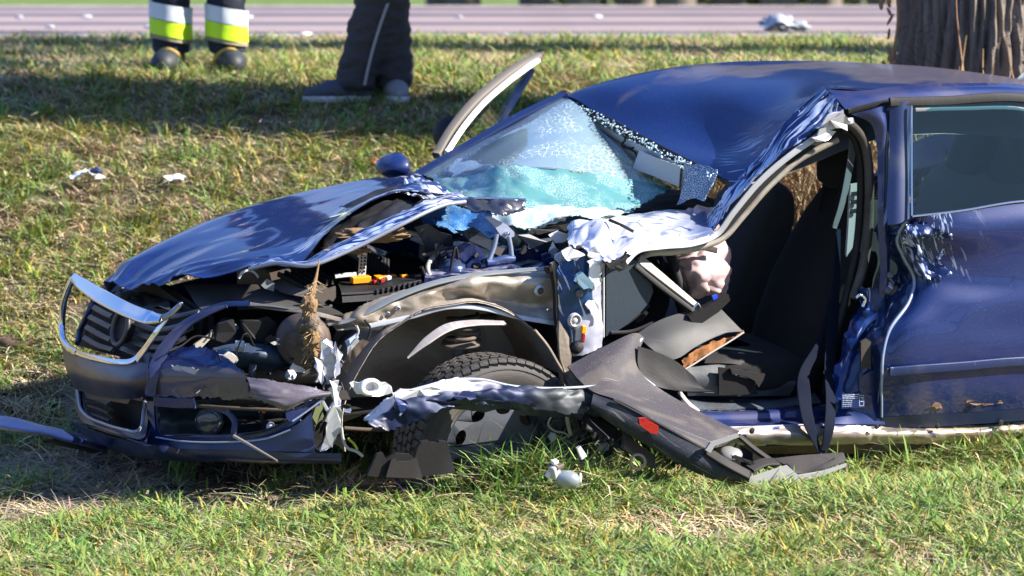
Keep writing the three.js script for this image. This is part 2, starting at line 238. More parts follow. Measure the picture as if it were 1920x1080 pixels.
// ---------------------------------------------------------------- ground, road, field
const CAR = { p: new THREE.Vector3(-0.4085, -0.0947, -0.7146), yaw: 23 * Math.PI / 180, roll: 4 * Math.PI / 180, tip: -1.5 * Math.PI / 180 };
const carM = new THREE.Matrix4().makeTranslation(CAR.p).multiply(new THREE.Matrix4().makeRotationFromEuler(new THREE.Euler(CAR.roll, CAR.yaw, CAR.tip, 'YXZ'))), carI = carM.clone().invert();
function rut(x, z) { const q = new THREE.Vector3(x, 0, z).applyMatrix4(carI); return Math.exp(-(((q.x + 1.75) / 0.8) ** 2)) * Math.exp(-(((q.z - 0.1) / 0.9) ** 2)); } // soil ploughed up ahead of the nose
function height(x, z) {
  let h = 1.075 * smooth(0.25, 4.5, -z) - 0.065;
  if (z < -6.9) h = lerp(1.01, 0.80, smooth(-6.95, -7.4, z)) ; if (z < -13) h = lerp(0.78, 0.05, smooth(-14.2, -19, z));
  if (z > 0) h = -0.065 - 0.02 * z;
  const near = smooth(8, 2, Math.abs(z + 2) - 3) * smooth(9, 5, Math.abs(x));
  h += near * (0.022 * fbm(x * 1.6, z * 1.6, 0, 3) + 0.012 * fbm(x * 8, z * 8, 4, 3));
  if (z > -6) { const k = rut(x, z); h += k * (0.10 * fbm(x * 3.1, z * 3.1, 9, 4) - 0.045); }
  h += (0.105 + 0.06 * fbm(x * 9, z * 9, 6, 3)) * Math.exp(-(((x - 0.03) / 0.17) ** 2)) * Math.exp(-(((z - 0.15) / 0.085) ** 2)) + 0.06 * Math.exp(-(((x - 0.25) / 0.12) ** 2)) * Math.exp(-(((z - 0.1) / 0.12) ** 2)); // soil pushed up against the wheel
  h -= 0.05 * Math.exp(-(((z + 0.3) / 0.3) ** 2)) * smooth(0.35, 0.75, x);
  return h;
}
function cover(x, z) { return fbm(x * 1.9 + 3, z * 1.9, 2, 3) * 1.75 + 0.43 + 0.3 * n3(x * 9, z * 9, 1) - rut(x, z) * 0.75; } // how thick the grass stands
{
  const xs = [], zs = []; for (let x = -3.6; x <= 3.6001; x += 0.045) xs.push(x); for (let k = 1, s = 0.06; k < 40; k++) { s *= 1.2; xs.push(xs[xs.length - 1] + s); xs.unshift(xs[0] - s); }
  for (let z = 2.4; z >= -7.5; z -= 0.05) zs.push(z); for (let k = 0, s = 0.06; k < 45; k++) { s *= 1.17; zs.push(zs[zs.length - 1] - s); } for (let k = 0, s = 0.06; k < 38; k++) { s *= 1.18; zs.unshift(zs[0] + s); }
  const pos = [], col = [], nu = xs.length - 1, nv = zs.length - 1, soil = [0.15, 0.11, 0.082], straw = [0.40, 0.33, 0.21], green = [0.13, 0.21, 0.035];
  for (const z of zs) for (const x of xs) { pos.push(new THREE.Vector3(x, height(x, z), z)); const c = cover(x, z); let k = mixc(soil, straw, clamp(smooth(0.1, 0.5, c) * 0.7 + 0.25 * n3(x * 4, z * 4, 7))); k = mixc(k, green, z < -13 ? 1 : z > 3 || Math.abs(x) > 4 ? 0.6 : 0.1); col.push(...k); }
  const g = gridGeo(pos, nu, nv, { thick: 0, colors: col });
  const mt = P({ vertexColors: true, roughness: 1, map: tex(1024, (u, v) => { const a = tfbm(u, v, 8, 8, 81), f = tnoise(u + a * .1, v, 40, 260, 83) * 0.5 + tnoise(u, v + a * .1, 260, 50, 84) * 0.5, s = tnoise(u, v, 320, 320, 85); const k = 0.35 + a * 0.55 + smooth(0.5, 0.8, f) * 0.7 + (s - 0.5) * 0.5; return [k, k * 0.97, k * 0.92]; }), bumpMap: speckTex, bumpScale: 0.012 });
  const m = put('ground', g, mt); m.userData.kind = 'structure';
}
{ // road: a two-lane strip of worn asphalt, slightly tilted away, with a gravel shoulder and a painted edge line
  const asphalt = P({ vertexColors: true, roughness: 0.8, map: tex(512, (u, v) => { const f = tnoise(u, v, 250, 250, 91), a = tfbm(u, v, 6, 6, 92); const k = 0.7 + 0.35 * f + 0.3 * (a - 0.5); return [k, k, k]; }) });
  const zs = []; for (let z = -6.98; z > -14.1; z -= 0.09) zs.push(z); const pos = [], col = [], nu = 80;
  for (const z of zs) for (let i = 0; i <= nu; i++) { const x = lerp(-60, 60, i / nu); pos.push(new THREE.Vector3(x, 1.018 - 0.0235 * (-z - 7), z));
    const t = -z - 7, w = 0.18 * n3(x * 0.25, z * 0.3, 3), track = Math.exp(-(((t - 0.65 + w) / 0.33) ** 2)) + Math.exp(-(((t - 2.35 + w) / 0.35) ** 2)) + 1.2 * Math.exp(-(((t - 4.4 + w) / 0.4) ** 2)) + Math.exp(-(((t - 5.9 + w) / 0.4) ** 2));
    col.push(...mixc([0.32, 0.245, 0.24], [0.085, 0.075, 0.11], clamp(track))); }
  const r = put('road', gridGeo(pos, nu, zs.length - 1, { thick: 0.06, colors: col }), asphalt); r.userData.kind = 'structure';
  const strip = (name, z0, z1, c, dy) => { const ps = []; for (const z of [z0, z1]) for (let i = 0; i <= 60; i++) ps.push(new THREE.Vector3(lerp(-60, 60, i / 60), 1.018 - 0.0235 * (-z - 7) + dy, z)); const m = put(name, gridGeo(ps, 60, 1, { thick: 0 }), P({ color: lin(...c), roughness: 0.85, map: grimeTex })); m.userData.kind = 'structure'; return m; };
  strip('road_edge_line', -7.12, -7.27, [0.62, 0.62, 0.66], 0.004); strip('road_far_edge_line', -13.65, -13.85, [0.66, 0.62, 0.62], 0.004);
  const sh = [], sc = []; for (let j = 0; j <= 12; j++) for (let i = 0; i <= 200; i++) { const x = lerp(-8, 8, i / 200), z = lerp(-6.62 + 0.08 * n3(x * 2, 3, 1), -7.0, j / 12); sh.push(new THREE.Vector3(x, 1.016 + 0.006 * n3(x * 20, z * 20, 2), z)); sc.push(...mixc([0.16, 0.13, 0.11], [0.38, 0.33, 0.30], clamp(0.5 + n3(x * 12, z * 12, 4)))); }
  const s = put('road_shoulder', gridGeo(sh, 200, 12, { thick: 0.04, colors: sc }), P({ vertexColors: true, roughness: 1 })); s.userData.kind = 'structure';
}

// ---------------------------------------------------------------- grass, straw, soil
function clumpGeo(seed, blades, h0, h1, w, spread, lean, palette) {
  const r = rng(seed), pos = [], col = [], idx = [];
  for (let b = 0; b < blades; b++) {
    const a = r() * 6.283, rad = spread * Math.sqrt(r()), bx = Math.cos(a) * rad, bz = Math.sin(a) * rad, h = lerp(h0, h1, r()), dir = r() * 6.283, ln = lean * (0.3 + r()), dx = Math.cos(dir), dz = Math.sin(dir), tw = dir + 1.57 + (r() - 0.5) * 1.4, wx = Math.cos(tw), wz = Math.sin(tw), ww = w * (0.6 + 0.8 * r()), c = palette[Math.floor(r() * palette.length)], k = 0.75 + 0.5 * r(), base = pos.length / 3;
    for (let s = 0; s <= 3; s++) { const t = s / 3, bend = ln * t * t * h * 1.3, y = h * t * (1 - 0.35 * ln * t), half = ww * 0.5 * (s === 3 ? 0.02 : 1 - 0.45 * t);
      for (const e of s === 3 ? [0] : [-1, 1]) { pos.push(bx + dx * bend + wx * half * e, y - 0.006, bz + dz * bend + wz * half * e); col.push(c[0] * k, c[1] * k, c[2] * k); } }
    idx.push(base, base + 1, base + 2, base + 1, base + 3, base + 2, base + 2, base + 3, base + 4, base + 3, base + 5, base + 4, base + 4, base + 5, base + 6);
  }
  const g = new THREE.BufferGeometry(); g.setAttribute('position', new THREE.Float32BufferAttribute(pos, 3)); g.setAttribute('color', new THREE.Float32BufferAttribute(col, 3)); g.setIndex(idx); g.computeVertexNormals(); return g;
}
const GREENS = [[0.13, 0.25, 0.025], [0.18, 0.31, 0.04], [0.22, 0.34, 0.05], [0.10, 0.20, 0.035], [0.30, 0.38, 0.07], [0.15, 0.29, 0.03], [0.45, 0.36, 0.05], [0.42, 0.41, 0.16], [0.34, 0.42, 0.10]];
const STRAWS = [[0.52, 0.42, 0.25], [0.42, 0.34, 0.20], [0.60, 0.52, 0.34], [0.32, 0.24, 0.15], [0.38, 0.38, 0.13]];
const bladeMat = P({ vertexColors: true, roughness: 0.75, transmission: 0.28, thickness: 0 });
const strawMat = P({ vertexColors: true, roughness: 0.9 });
const clear = (x, z) => { const q = new THREE.Vector3(x, 0, z).applyMatrix4(carI); return q.x > -1.02 && q.x < 4 && q.z < 0.86 && q.z > -0.9; };
function scatter(name, label, geos, mat, n, seed, pick) {
  const r = rng(seed), lists = geos.map(() => []);
  for (let i = 0; i < n; i++) { const p = pick(r); if (p) lists[Math.floor(r() * geos.length)].push(p); }
  geos.forEach((g, k) => { const L = lists[k]; if (!L.length) return; const im = new THREE.InstancedMesh(g, mat, L.length), m = new THREE.Matrix4(), q = new THREE.Quaternion(), c = new THREE.Color();
    L.forEach((p, i) => { q.setFromEuler(new THREE.Euler(p.tx || 0, p.a, p.tz || 0)); m.compose(new THREE.Vector3(p.x, p.y, p.z), q, new THREE.Vector3(p.s, p.s * (p.sy || 1), p.s)); im.setMatrixAt(i, m); im.setColorAt(i, c.setRGB(...p.c)); });
    im.name = numbered(name); im.castShadow = im.receiveShadow = true; im.userData = { kind: 'stuff', label, category: 'grass' }; scene.add(im); });
}
const place = (r, z0, z1, wide = 0.172) => { const z = lerp(z0, z1, r()), x = (r() * 2 - 1) * ((10 - z) * wide + 0.12); return [x, z]; };
{
  const green = [1, 2, 3, 4].map(s => clumpGeo(s * 11, 7, 0.03, 0.095, 0.0066, 0.026, 0.95, GREENS)), dry = [5, 6, 7].map(s => clumpGeo(s * 13, 7, 0.03, 0.085, 0.0045, 0.03, 1.5, STRAWS));
  const tint = (r, x, z) => { const k = 0.75 + 0.45 * r(), y = n3(x * 2.2, z * 2.2, 12); return [k * (1 + 0.25 * y), k, k * (0.9 - 0.2 * y)]; };
  scatter('near_grass', 'short yellow-green spring grass growing in front of the wreck', green, bladeMat, 24000, 101, r => { const [x, z] = place(r, 1.75, -0.75); if (clear(x, z) && r() < 0.93) return null; if (cover(x, z) < r() * 0.75 + 0.02) return null; return { x, z, y: height(x, z), a: r() * 6.28, s: 0.75 + 0.7 * r(), c: tint(r, x, z) }; });
  scatter('meadow_grass', 'green grass growing on the slope up to the road', green, bladeMat, 27000, 102, r => { const [x, z] = place(r, -0.75, -6.75); if (clear(x, z)) return null; if (cover(x, z) - 0.04 < r() * 0.95) return null; const e = smooth(-6.2, -6.8, z); if (r() < e * 0.8) return null; return { x, z, y: height(x, z), a: r() * 6.28, s: 0.8 + 0.7 * r(), c: tint(r, x, z) }; });
  scatter('dry_grass', 'dry straw-coloured grass lying among the green blades', dry, strawMat, 26000, 103, r => { const far = r() < 0.72, [x, z] = far ? place(r, -0.5, -6.7) : place(r, 1.75, -0.5); if (clear(x, z) && r() < 0.8) return null; if (!far && r() < 0.35) return null; return { x, z, y: height(x, z), a: r() * 6.28, s: 0.7 + 0.8 * r(), c: [0.8 + 0.4 * r(), 0.8 + 0.35 * r(), 0.8 + 0.3 * r()] }; });
  const longb = [31, 32].map(s => clumpGeo(s, 6, 0.09, 0.2, 0.006, 0.03, 0.8, GREENS.slice(0, 6)));
  const spots = [...Array.from({ length: 14 }, (_, i) => [-0.22 + i * 0.035, 0, 0.2 + 0.05 * Math.sin(i * 2.1)]), [.257,-.057,-.476],[.333,-.052,-.548],[-.148,-.052,-.548],[-.201,-.061,-.405],[-.036,-.066,-.334],[.072,-.066,-.243],[.179,-.067,-.202],[.289,-.065,-.283],[-1.105,-.066,-.152],[-.827,-.066,-.243],[-.686,-.065,-.283],[-1.634,-.065,.111],[-1.581,-.067,.06],[-.259,-.052,-.548],[.402,-.061,-.405],[.444,-.052,-.548],[.49,-.066,-.334],[-.36,-.066,-.243],[-.58,-.066,-.334],[-.469,-.065,-.283],[1.088,-.066,-.334],[1.205,-.061,-.405],[1.342,-.057,-.476],[1.617,-.057,-.476],[1.723,-.06,-.445]];
  scatter('long_grass', 'longer green grass blades standing against the wrecked front wheel', longb, bladeMat, 110, 104, r => { const q = spots[Math.floor(r() * spots.length)], x = q[0] + (r() - .5) * 0.09, z = q[2] + (r() - .5) * 0.12; return { x, z, y: height(x, z), a: r() * 6.28, s: 0.7 + 0.6 * r(), c: [0.8 + 0.3 * r(), 0.8 + 0.3 * r(), 0.8] }; });
  const clod = [1, 2, 3].map(s => { const g = lumpGeo([0, 0, 0], [1, 0.75, 1], 0.7, 1.9, s * 7, 2); return g; });
  scatter('soil_clods', 'loose brown clods of torn-up soil around the nose of the wreck', clod, M.soil, 5200, 105, r => { let x, z; const u = r(); if (u < 0.45) { x = -1.75 + (r() + r() - 1) * 1.1; z = -0.25 + (r() + r() - 1) * 1.1; } else if (u < 0.6) { x = -0.02 + (r() - .5) * 0.6; z = 0.02 + (r() - .5) * 0.3; } else { [x, z] = place(r, 1.7, -6.5); if (cover(x, z) > 0.28) return null; } const s = 0.005 + 0.022 * r() * r() * r(); return { x, z, y: height(x, z) + s * 0.3, a: r() * 6.28, s, c: (k => [k, k * 0.95, k * 0.9])(0.6 + 0.9 * r()) }; });
  const stem = [41, 42, 43].map(s => { const g = clumpGeo(s, 5, 0.10, 0.26, 0.0035, 0.06, 2.4, [[0.30, 0.24, 0.18], [0.22, 0.18, 0.14], [0.36, 0.30, 0.2]]); return g; });
  scatter('trampled_straw', 'trampled dry stalks lying in front of the bumper', stem, strawMat, 900, 106, r => { const x = -1.75 + (r() + r() - 1) * 1.2, z = -0.15 + (r() + r() - 1) * 0.9; if (clear(x, z)) return null; return { x, z, y: height(x, z), a: r() * 6.28, s: 0.7 + 0.6 * r(), sy: 0.45, c: [1, 1, 1] }; });
}

// ---------------------------------------------------------------- trees
const barkTex = tex(512, (u, v) => { const a = tnoise(u, v, 60, 8, 201) * 0.6 + tnoise(u, v, 140, 20, 202) * 0.4, m = tfbm(u, v, 5, 4, 203), s = tnoise(u, v, 200, 160, 204); const k = 0.5 + 0.55 * a + 0.3 * (m - 0.5) + 0.2 * (s - 0.5); return [0.21 * k, 0.175 * k, 0.15 * k]; });
const barkMat = P({ map: barkTex, roughness: 0.95, bumpMap: barkTex, bumpScale: 0.01 });
const leafMat = P({ vertexColors: true, roughness: 0.7, transmission: 0.3, thickness: 0 });
function trunkGeo(pts, radii, ridges, amp, seed, nu, nv) {
  const c = new THREE.CatmullRomCurve3(pts.map(V)), pos = [];
  for (let j = 0; j <= nv; j++) { const t = j / nv, q = c.getPoint(t), f = t * (radii.length - 1), a = Math.min(radii.length - 2, Math.floor(f)), R = lerp(radii[a], radii[a + 1], f - a);
    for (let i = 0; i <= nu; i++) { const th = -(i % nu) / nu * 6.2832, y = q.y, w = 0.35 * n3(y * 1.3, seed, 2), k = Math.abs(n3(Math.cos(th + w) * ridges, Math.sin(th + w) * ridges, y * 1.7 + seed)) * 1.1 + Math.abs(n3(Math.cos(th) * ridges * 2.3, Math.sin(th) * ridges * 2.3, y * 4 + seed)) * 0.45; const root = 1 + 0.18 * Math.exp(-y / 0.25) * (1 + n3(Math.cos(th) * 2, Math.sin(th) * 2, seed)); const r = R * root + amp * (k - 0.3);
      pos.push(new THREE.Vector3(q.x + Math.cos(th) * r, q.y, q.z + Math.sin(th) * r)); } }
  return gridGeo(pos, nu, nv, { thick: 0, closedU: true });
}
function crownGeo(c, s, n, seed, leaf, palette) {
  const r = rng(seed), pos = [], nor = [], col = [], idx = [];
  for (let i = 0; i < n; i++) { let x, y, z; do { x = r() * 2 - 1; y = r() * 2 - 1; z = r() * 2 - 1; } while (x * x + y * y + z * z > 1 || fbm(x * 2.2 + seed, y * 2.2, z * 2.2, 3) < -0.02); const q = new THREE.Vector3(c[0] + x * s[0], c[1] + y * s[1], c[2] + z * s[2]), a = new THREE.Vector3(r() - .5, r() - .5, r() - .5).normalize(), b = new THREE.Vector3(r() - .5, r() - .5, r() - .5).cross(a).normalize(), L = leaf * (0.6 + 0.8 * r()), k = palette[Math.floor(r() * palette.length)], base = pos.length / 3, n0 = a.clone().cross(b);
    for (const [ua, ub] of [[-1, 0], [0, -.45], [1, 0], [0, .45]]) { const p = q.clone().addScaledVector(a, ua * L).addScaledVector(b, ub * L); pos.push(p.x, p.y, p.z); nor.push(n0.x, n0.y, n0.z); col.push(...k); } idx.push(base, base + 1, base + 2, base, base + 2, base + 3); }
  const g = new THREE.BufferGeometry(); g.setAttribute('position', new THREE.Float32BufferAttribute(pos, 3)); g.setAttribute('normal', new THREE.Float32BufferAttribute(nor, 3)); g.setAttribute('color', new THREE.Float32BufferAttribute(col, 3)); g.setIndex(idx); return g;
}
const LEAF = [[0.05, 0.11, 0.02], [0.08, 0.15, 0.03], [0.11, 0.17, 0.04], [0.06, 0.09, 0.02]];
{ // the old tree behind the wreck and its neighbour in the row
  const base = [1.979,.905,-3.2]; base[1] = height(base[0], base[2]) - 0.04;
  const t = thing('roadside_tree', 'thick old tree trunk with deep grey furrowed bark behind the car roof', 'tree', base, 'old trees along the road');
  put('trunk', trunkGeo([[0, 0, 0], [-0.02, 1.2, 0], [0.04, 2.6, 0.03], [0.1, 4.2, 0]], [0.30, 0.275, 0.265, 0.25], 7, 0.10, 3, 320, 190), barkMat, t);
  for (const [a, b, c] of [[[0.08, 4.0, 0], [-0.9, 5.6, 0.3], [-1.6, 7.2, 0.5]], [[0.08, 4.1, 0], [0.9, 5.8, -0.5], [1.5, 7.4, -0.4]], [[0.08, 4.0, 0.05], [0.2, 5.8, 0.9], [0.0, 7.6, 1.3]], [[0.08, 4.1, 0], [0.1, 6.2, -0.3], [0.2, 8.8, -0.4]]]) put('limb', tubeGeo([a, b, c], [0.18, 0.1, 0.03], { sides: 7 }), barkMat, t);
  put('crown', crownGeo([0, 7.4, 0], [2.9, 2.6, 2.9], 5200, 61, 0.075, LEAF), leafMat, t);
  const twig = P({ color: lin(0.30, 0.17, 0.10), roughness: 0.9 }), r = rng(77);
  for (let i = 0; i < 18; i++) { const a = lerp(-2.95, -0.15, r()) , R = 0.42 + 0.12 * r(), x = Math.cos(a) * R, z = -Math.sin(a) * R, h = 0.35 + r() * r() * 1.2, lx = (r() - .5) * 0.22; const y0 = 0.0; put('sucker_twig', tubeGeo([[x, y0, z], [x * 0.97 + lx * 0.3, h * 0.4, z * 0.98], [x * 0.93 + lx * 0.8, h * 0.8, z * 0.95], [x * 0.93 + lx, h, z + 0.05 * r()]], [0.005, 0.004, 0.002], { sides: 5, n: 10 }), i % 3 ? M.straw : twig, t); }
  const lv = []; for (let i = 0; i < 34; i++) { const y = 0.15 + r() * 1.0, x = -0.37 - 0.04 * r() + 0.06 * n3(y * 4, 1, 1), z = 0.12 + 0.12 * r(); const g = new THREE.SphereGeometry(1, 5, 4); g.scale(0.006 + 0.006 * r(), 0.016 + 0.018 * r(), 0.004); g.rotateZ((r() - .5) * 1.6); g.translate(x, y, z); lv.push(g); }
  put('climbing_stem', tubeGeo([[-0.36, -0.02, 0.2], [-0.40, 0.3, 0.22], [-0.36, 0.6, 0.2], [-0.39, 0.95, 0.17], [-0.33, 1.3, 0.15]], 0.007, { sides: 6 }), twig, t); const wl = put('withered_leaves', mergeGeometries(lv), twig, t); wl.userData.kind = 'stuff';
  const u = t.clone(); u.name = numbered('roadside_tree'); u.position.set(base[0] + 2.9, 0.98, -4.9); u.rotation.y = 2; scene.add(u); u.userData = { label: 'next old tree of the roadside row, its shadow falling across the verge', category: 'tree', group: 'old trees along the road' };
}
{ // small trees beyond the road
  const geoT = trunkGeo([[0, 0, 0], [0.05, 1.5, 0], [0, 3.2, 0.05]], [0.15, 0.12, 0.09], 4, 0.02, 9, 20, 14), geoC = crownGeo([0, 4.6, 0], [1.9, 2.2, 1.9], 900, 62, 0.16, LEAF), r = rng(5);
  const lim = tubeGeo([[0, 2.9, 0], [0.5, 3.9, 0.2], [0.9, 5, 0.3]], [0.06, 0.04, 0.02], { sides: 5 });
  for (let i = 0; i < 13; i++) { const x = lerp(-0.9, 4.3, (i + 0.2 + 0.6 * r()) / 13), z = -19 - 7 * r(); const t = thing('field_tree', 'slender leafy tree standing in the field beyond the road', 'tree', [x * 1.25, height(x, z) - 0.05, z], 'trees beyond the road'); const s = 0.75 + 0.6 * r(); t.scale.set(s, s, s); t.rotation.y = r() * 6; put('trunk', geoT, barkMat, t); put('limb', lim, barkMat, t); put('crown', geoC, leafMat, t); }
  for (let i = 0; i < 8; i++) { const t = thing('meadow_tree', 'tall leafy tree of the row opposite, mirrored in the blue paint', 'tree', [-12 + i * 4.6 + 2 * r(), -0.3, 19 + 6 * r()], 'trees across the meadow'); const s = 1.5 + 0.5 * r(); t.scale.set(s, s, s); t.rotation.y = r() * 6; put('trunk', geoT, barkMat, t); put('limb', lim, barkMat, t); put('crown', geoC, leafMat, t); }
  const hedge = crownGeo([0, 0, 0], [1, 1, 1], 700, 64, 0.1, [[0.05, 0.07, 0.03], [0.07, 0.10, 0.03], [0.09, 0.08, 0.05]]);
  for (let i = 0; i < 9; i++) { const x = lerp(1.2, 7.2, i / 8), z = -27 - 2 * r(); const m = put('field_bush', hedge, leafMat); m.position.set(x, 0.7, z); m.scale.set(0.9, 1.1, 0.7); tag(m, 'dark green bush growing between the trees beyond the road', 'bush', 'bushes beyond the road'); }
}
{ // dead weeds on the bank behind the wreck
  const weed = [51, 52, 53].map(s => clumpGeo(s, 10, 0.12, 0.42, 0.005, 0.07, 0.7, [[0.33, 0.20, 0.12], [0.40, 0.28, 0.15], [0.24, 0.15, 0.10], [0.45, 0.36, 0.2]]));
  scatter('dead_weeds', 'tall brown dead weeds on the bank behind the front seats', weed, strawMat, 300, 107, r => { const z = -2.3 - 0.75 * r(), x = 1.22 + 0.55 * (r() + r() - 1); return { x, z, y: height(x, z), a: r() * 6.28, s: 0.6 + 0.8 * r(), c: (k => [k, k, k])(0.7 + 0.6 * r()) }; });
}

// ---------------------------------------------------------------- people by the road
function fieldGeo(caps, { cell = 0.014, k = 0.03, wrinkle = 0, pad = 0.05, cut = null } = {}) {
  const lo = new THREE.Vector3(1e9, 1e9, 1e9), hi = lo.clone().negate();
  for (const [a, b, ra, rb] of caps) for (const [q, r] of [[a, ra], [b, rb]]) for (const [i, c] of ['x', 'y', 'z'].entries()) { lo[c] = Math.min(lo[c], q[i] - r - pad); hi[c] = Math.max(hi[c], q[i] + r + pad); }
  const size = Math.max(hi.x - lo.x, hi.y - lo.y, hi.z - lo.z), res = Math.ceil(size / cell) + 4, mid = lo.clone().add(hi).multiplyScalar(0.5), half = res * cell / 2;
  const mc = new MarchingCubes(res, M.black, false, false, 120000); mc.isolation = 0; mc.field.fill(-1);
  const nz = Math.ceil((hi.z - lo.z) / cell / 2) + 2, nx = Math.ceil((hi.x - lo.x) / cell / 2) + 2, ny = Math.ceil((hi.y - lo.y) / cell / 2) + 2, h = Math.floor(res / 2);
  for (let z = Math.max(0, h - nz); z < Math.min(res, h + nz); z++) for (let y = Math.max(0, h - ny); y < Math.min(res, h + ny); y++) for (let x = Math.max(0, h - nx); x < Math.min(res, h + nx); x++) {
    const px = mid.x + (x - res / 2) * cell, py = mid.y + (y - res / 2) * cell, pz = mid.z + (z - res / 2) * cell; let d = 1e3;
    for (const [a, b, ra, rb] of caps) { const bx = b[0] - a[0], by = b[1] - a[1], bz = b[2] - a[2], qx = px - a[0], qy = py - a[1], qz = pz - a[2], t = clamp((qx * bx + qy * by + qz * bz) / (bx * bx + by * by + bz * bz + 1e-9)), e = Math.hypot(qx - t * bx, qy - t * by, qz - t * bz) - lerp(ra, rb, t); if (e > d + k) continue; const m = Math.max(0, k - Math.abs(d - e)) / k; d = Math.min(d, e) - m * m * k * 0.25; }
    if (wrinkle && d < 0.04) d += wrinkle * (n3(px * 9, py * 26, pz * 9) + 0.6 * n3(px * 22, py * 40, pz * 22));
    if (cut) d = Math.max(d, cut(px, py, pz));
    mc.field[x + y * res + z * res * res] = -d;
  }
  mc.update(); const n = mc.count, g = new THREE.BufferGeometry(), p = mc.positionArray.slice(0, n * 3);
  for (let i = 0; i < n; i++) { p[i * 3] = mid.x + p[i * 3] * half; p[i * 3 + 1] = mid.y + p[i * 3 + 1] * half; p[i * 3 + 2] = mid.z + p[i * 3 + 2] * half; }
  g.setAttribute('position', new THREE.BufferAttribute(p, 3)); g.setAttribute('normal', new THREE.BufferAttribute(mc.normalArray.slice(0, n * 3), 3)); const m = mergeVertices(g.deleteAttribute('normal'), 1e-5); m.computeVertexNormals(); return m;
}
const skin = P({ color: lin(0.48, 0.30, 0.22), roughness: 0.6 });
// joints are offsets from the ground point under the hips: x along the road, y up, z towards the wreck
function figure(t, J, wear) {
  const A = (a, b, ra, rb = ra) => [a, b, ra, rb], { hipL, hipR, kneeL, kneeR, ankL, ankR, toeL, toeR, chest, neck, head, shL, shR, elL, elR, haL, haR, pelvis } = J;
  const fingers = (h, e) => { const d = V(h).sub(V(e)).normalize(), s = new THREE.Vector3(0, 0, 1).cross(d).normalize(), o = []; for (let i = 0; i < 4; i++) { const b = V(h).addScaledVector(d, 0.05).addScaledVector(s, (i - 1.5) * 0.02), m = b.clone().addScaledVector(d, 0.035 + (i % 3) * 0.004).add(new THREE.Vector3(0, 0, 0.008)), f = m.clone().addScaledVector(d, 0.03).add(new THREE.Vector3(0, 0, 0.016)); o.push(A(b.toArray(), m.toArray(), 0.010, 0.009), A(m.toArray(), f.toArray(), 0.009, 0.008)); } const b = V(h).addScaledVector(s, 0.03), f = b.clone().addScaledVector(s, 0.025).addScaledVector(d, 0.035); o.push(A(b.toArray(), f.toArray(), 0.012, 0.009), A(h, V(h).addScaledVector(d, 0.05).toArray(), 0.034, 0.03)); return o; };
  const nose = [head[0], head[1] - 0.005, head[2] + 0.105];
  put('body', fieldGeo([A(pelvis, chest, 0.12, 0.14), A(chest, neck, 0.12, 0.055), A(neck, head, 0.05, 0.055), A([head[0], head[1] + 0.03, head[2]], [head[0], head[1] - 0.05, head[2] + 0.02], 0.095, 0.07), A([head[0], head[1] + 0.02, head[2] + 0.09], nose, 0.008, 0.014), A([head[0] - 0.095, head[1] + 0.02, head[2]], [head[0] - 0.095, head[1] - 0.02, head[2]], 0.015), A([head[0] + 0.095, head[1] + 0.02, head[2]], [head[0] + 0.095, head[1] - 0.02, head[2]], 0.015), A(hipL, kneeL, 0.085, 0.055), A(kneeL, ankL, 0.052, 0.036), A(hipR, kneeR, 0.085, 0.055), A(kneeR, ankR, 0.052, 0.036), A(ankL, toeL, 0.036, 0.03), A(ankR, toeR, 0.036, 0.03), A(shL, elL, 0.05, 0.04), A(elL, haL, 0.04, 0.027), A(shR, elR, 0.05, 0.04), A(elR, haR, 0.04, 0.027), ...fingers(haL, elL), ...fingers(haR, elR)], { cell: 0.013, k: 0.02 }), skin, t);
  for (const s of [-1, 1]) { const e = new THREE.SphereGeometry(0.011, 10, 8); e.translate(head[0] + s * 0.033, head[1] + 0.012, head[2] + 0.085); put('eye', e, M.white, t); }
  const mouth = new THREE.CapsuleGeometry(0.006, 0.035, 4, 8); mouth.rotateZ(1.57); mouth.translate(head[0], head[1] - 0.055, head[2] + 0.088); put('mouth', mouth, P({ color: lin(0.35, 0.12, 0.10), roughness: 0.6 }), t);
  put('jacket', fieldGeo([A([pelvis[0], pelvis[1] - 0.03, pelvis[2]], chest, 0.165, 0.175), A(chest, [neck[0], neck[1] - 0.03, neck[2]], 0.15, 0.08), A(shL, elL, 0.075, 0.062), A(elL, haL, 0.062, 0.047), A(shR, elR, 0.075, 0.062), A(elR, haR, 0.062, 0.047), A(shL, shR, 0.085)], { cell: 0.018, k: 0.05, wrinkle: 0.006 }), wear.jacket, t);
  const cut = (h) => (x, y) => h - y;
  return put('trousers', fieldGeo([A(pelvis, [pelvis[0], pelvis[1] - 0.1, pelvis[2]], 0.15, 0.14), A(hipL, kneeL, 0.115, wear.knee), A(kneeL, ankL, wear.knee, wear.cuff), A(hipR, kneeR, 0.115, wear.knee), A(kneeR, ankR, wear.knee, wear.cuff)], { cell: 0.0115, k: 0.03, wrinkle: wear.wrinkle, cut: cut(wear.hem) }), wear.trousers, t);
}
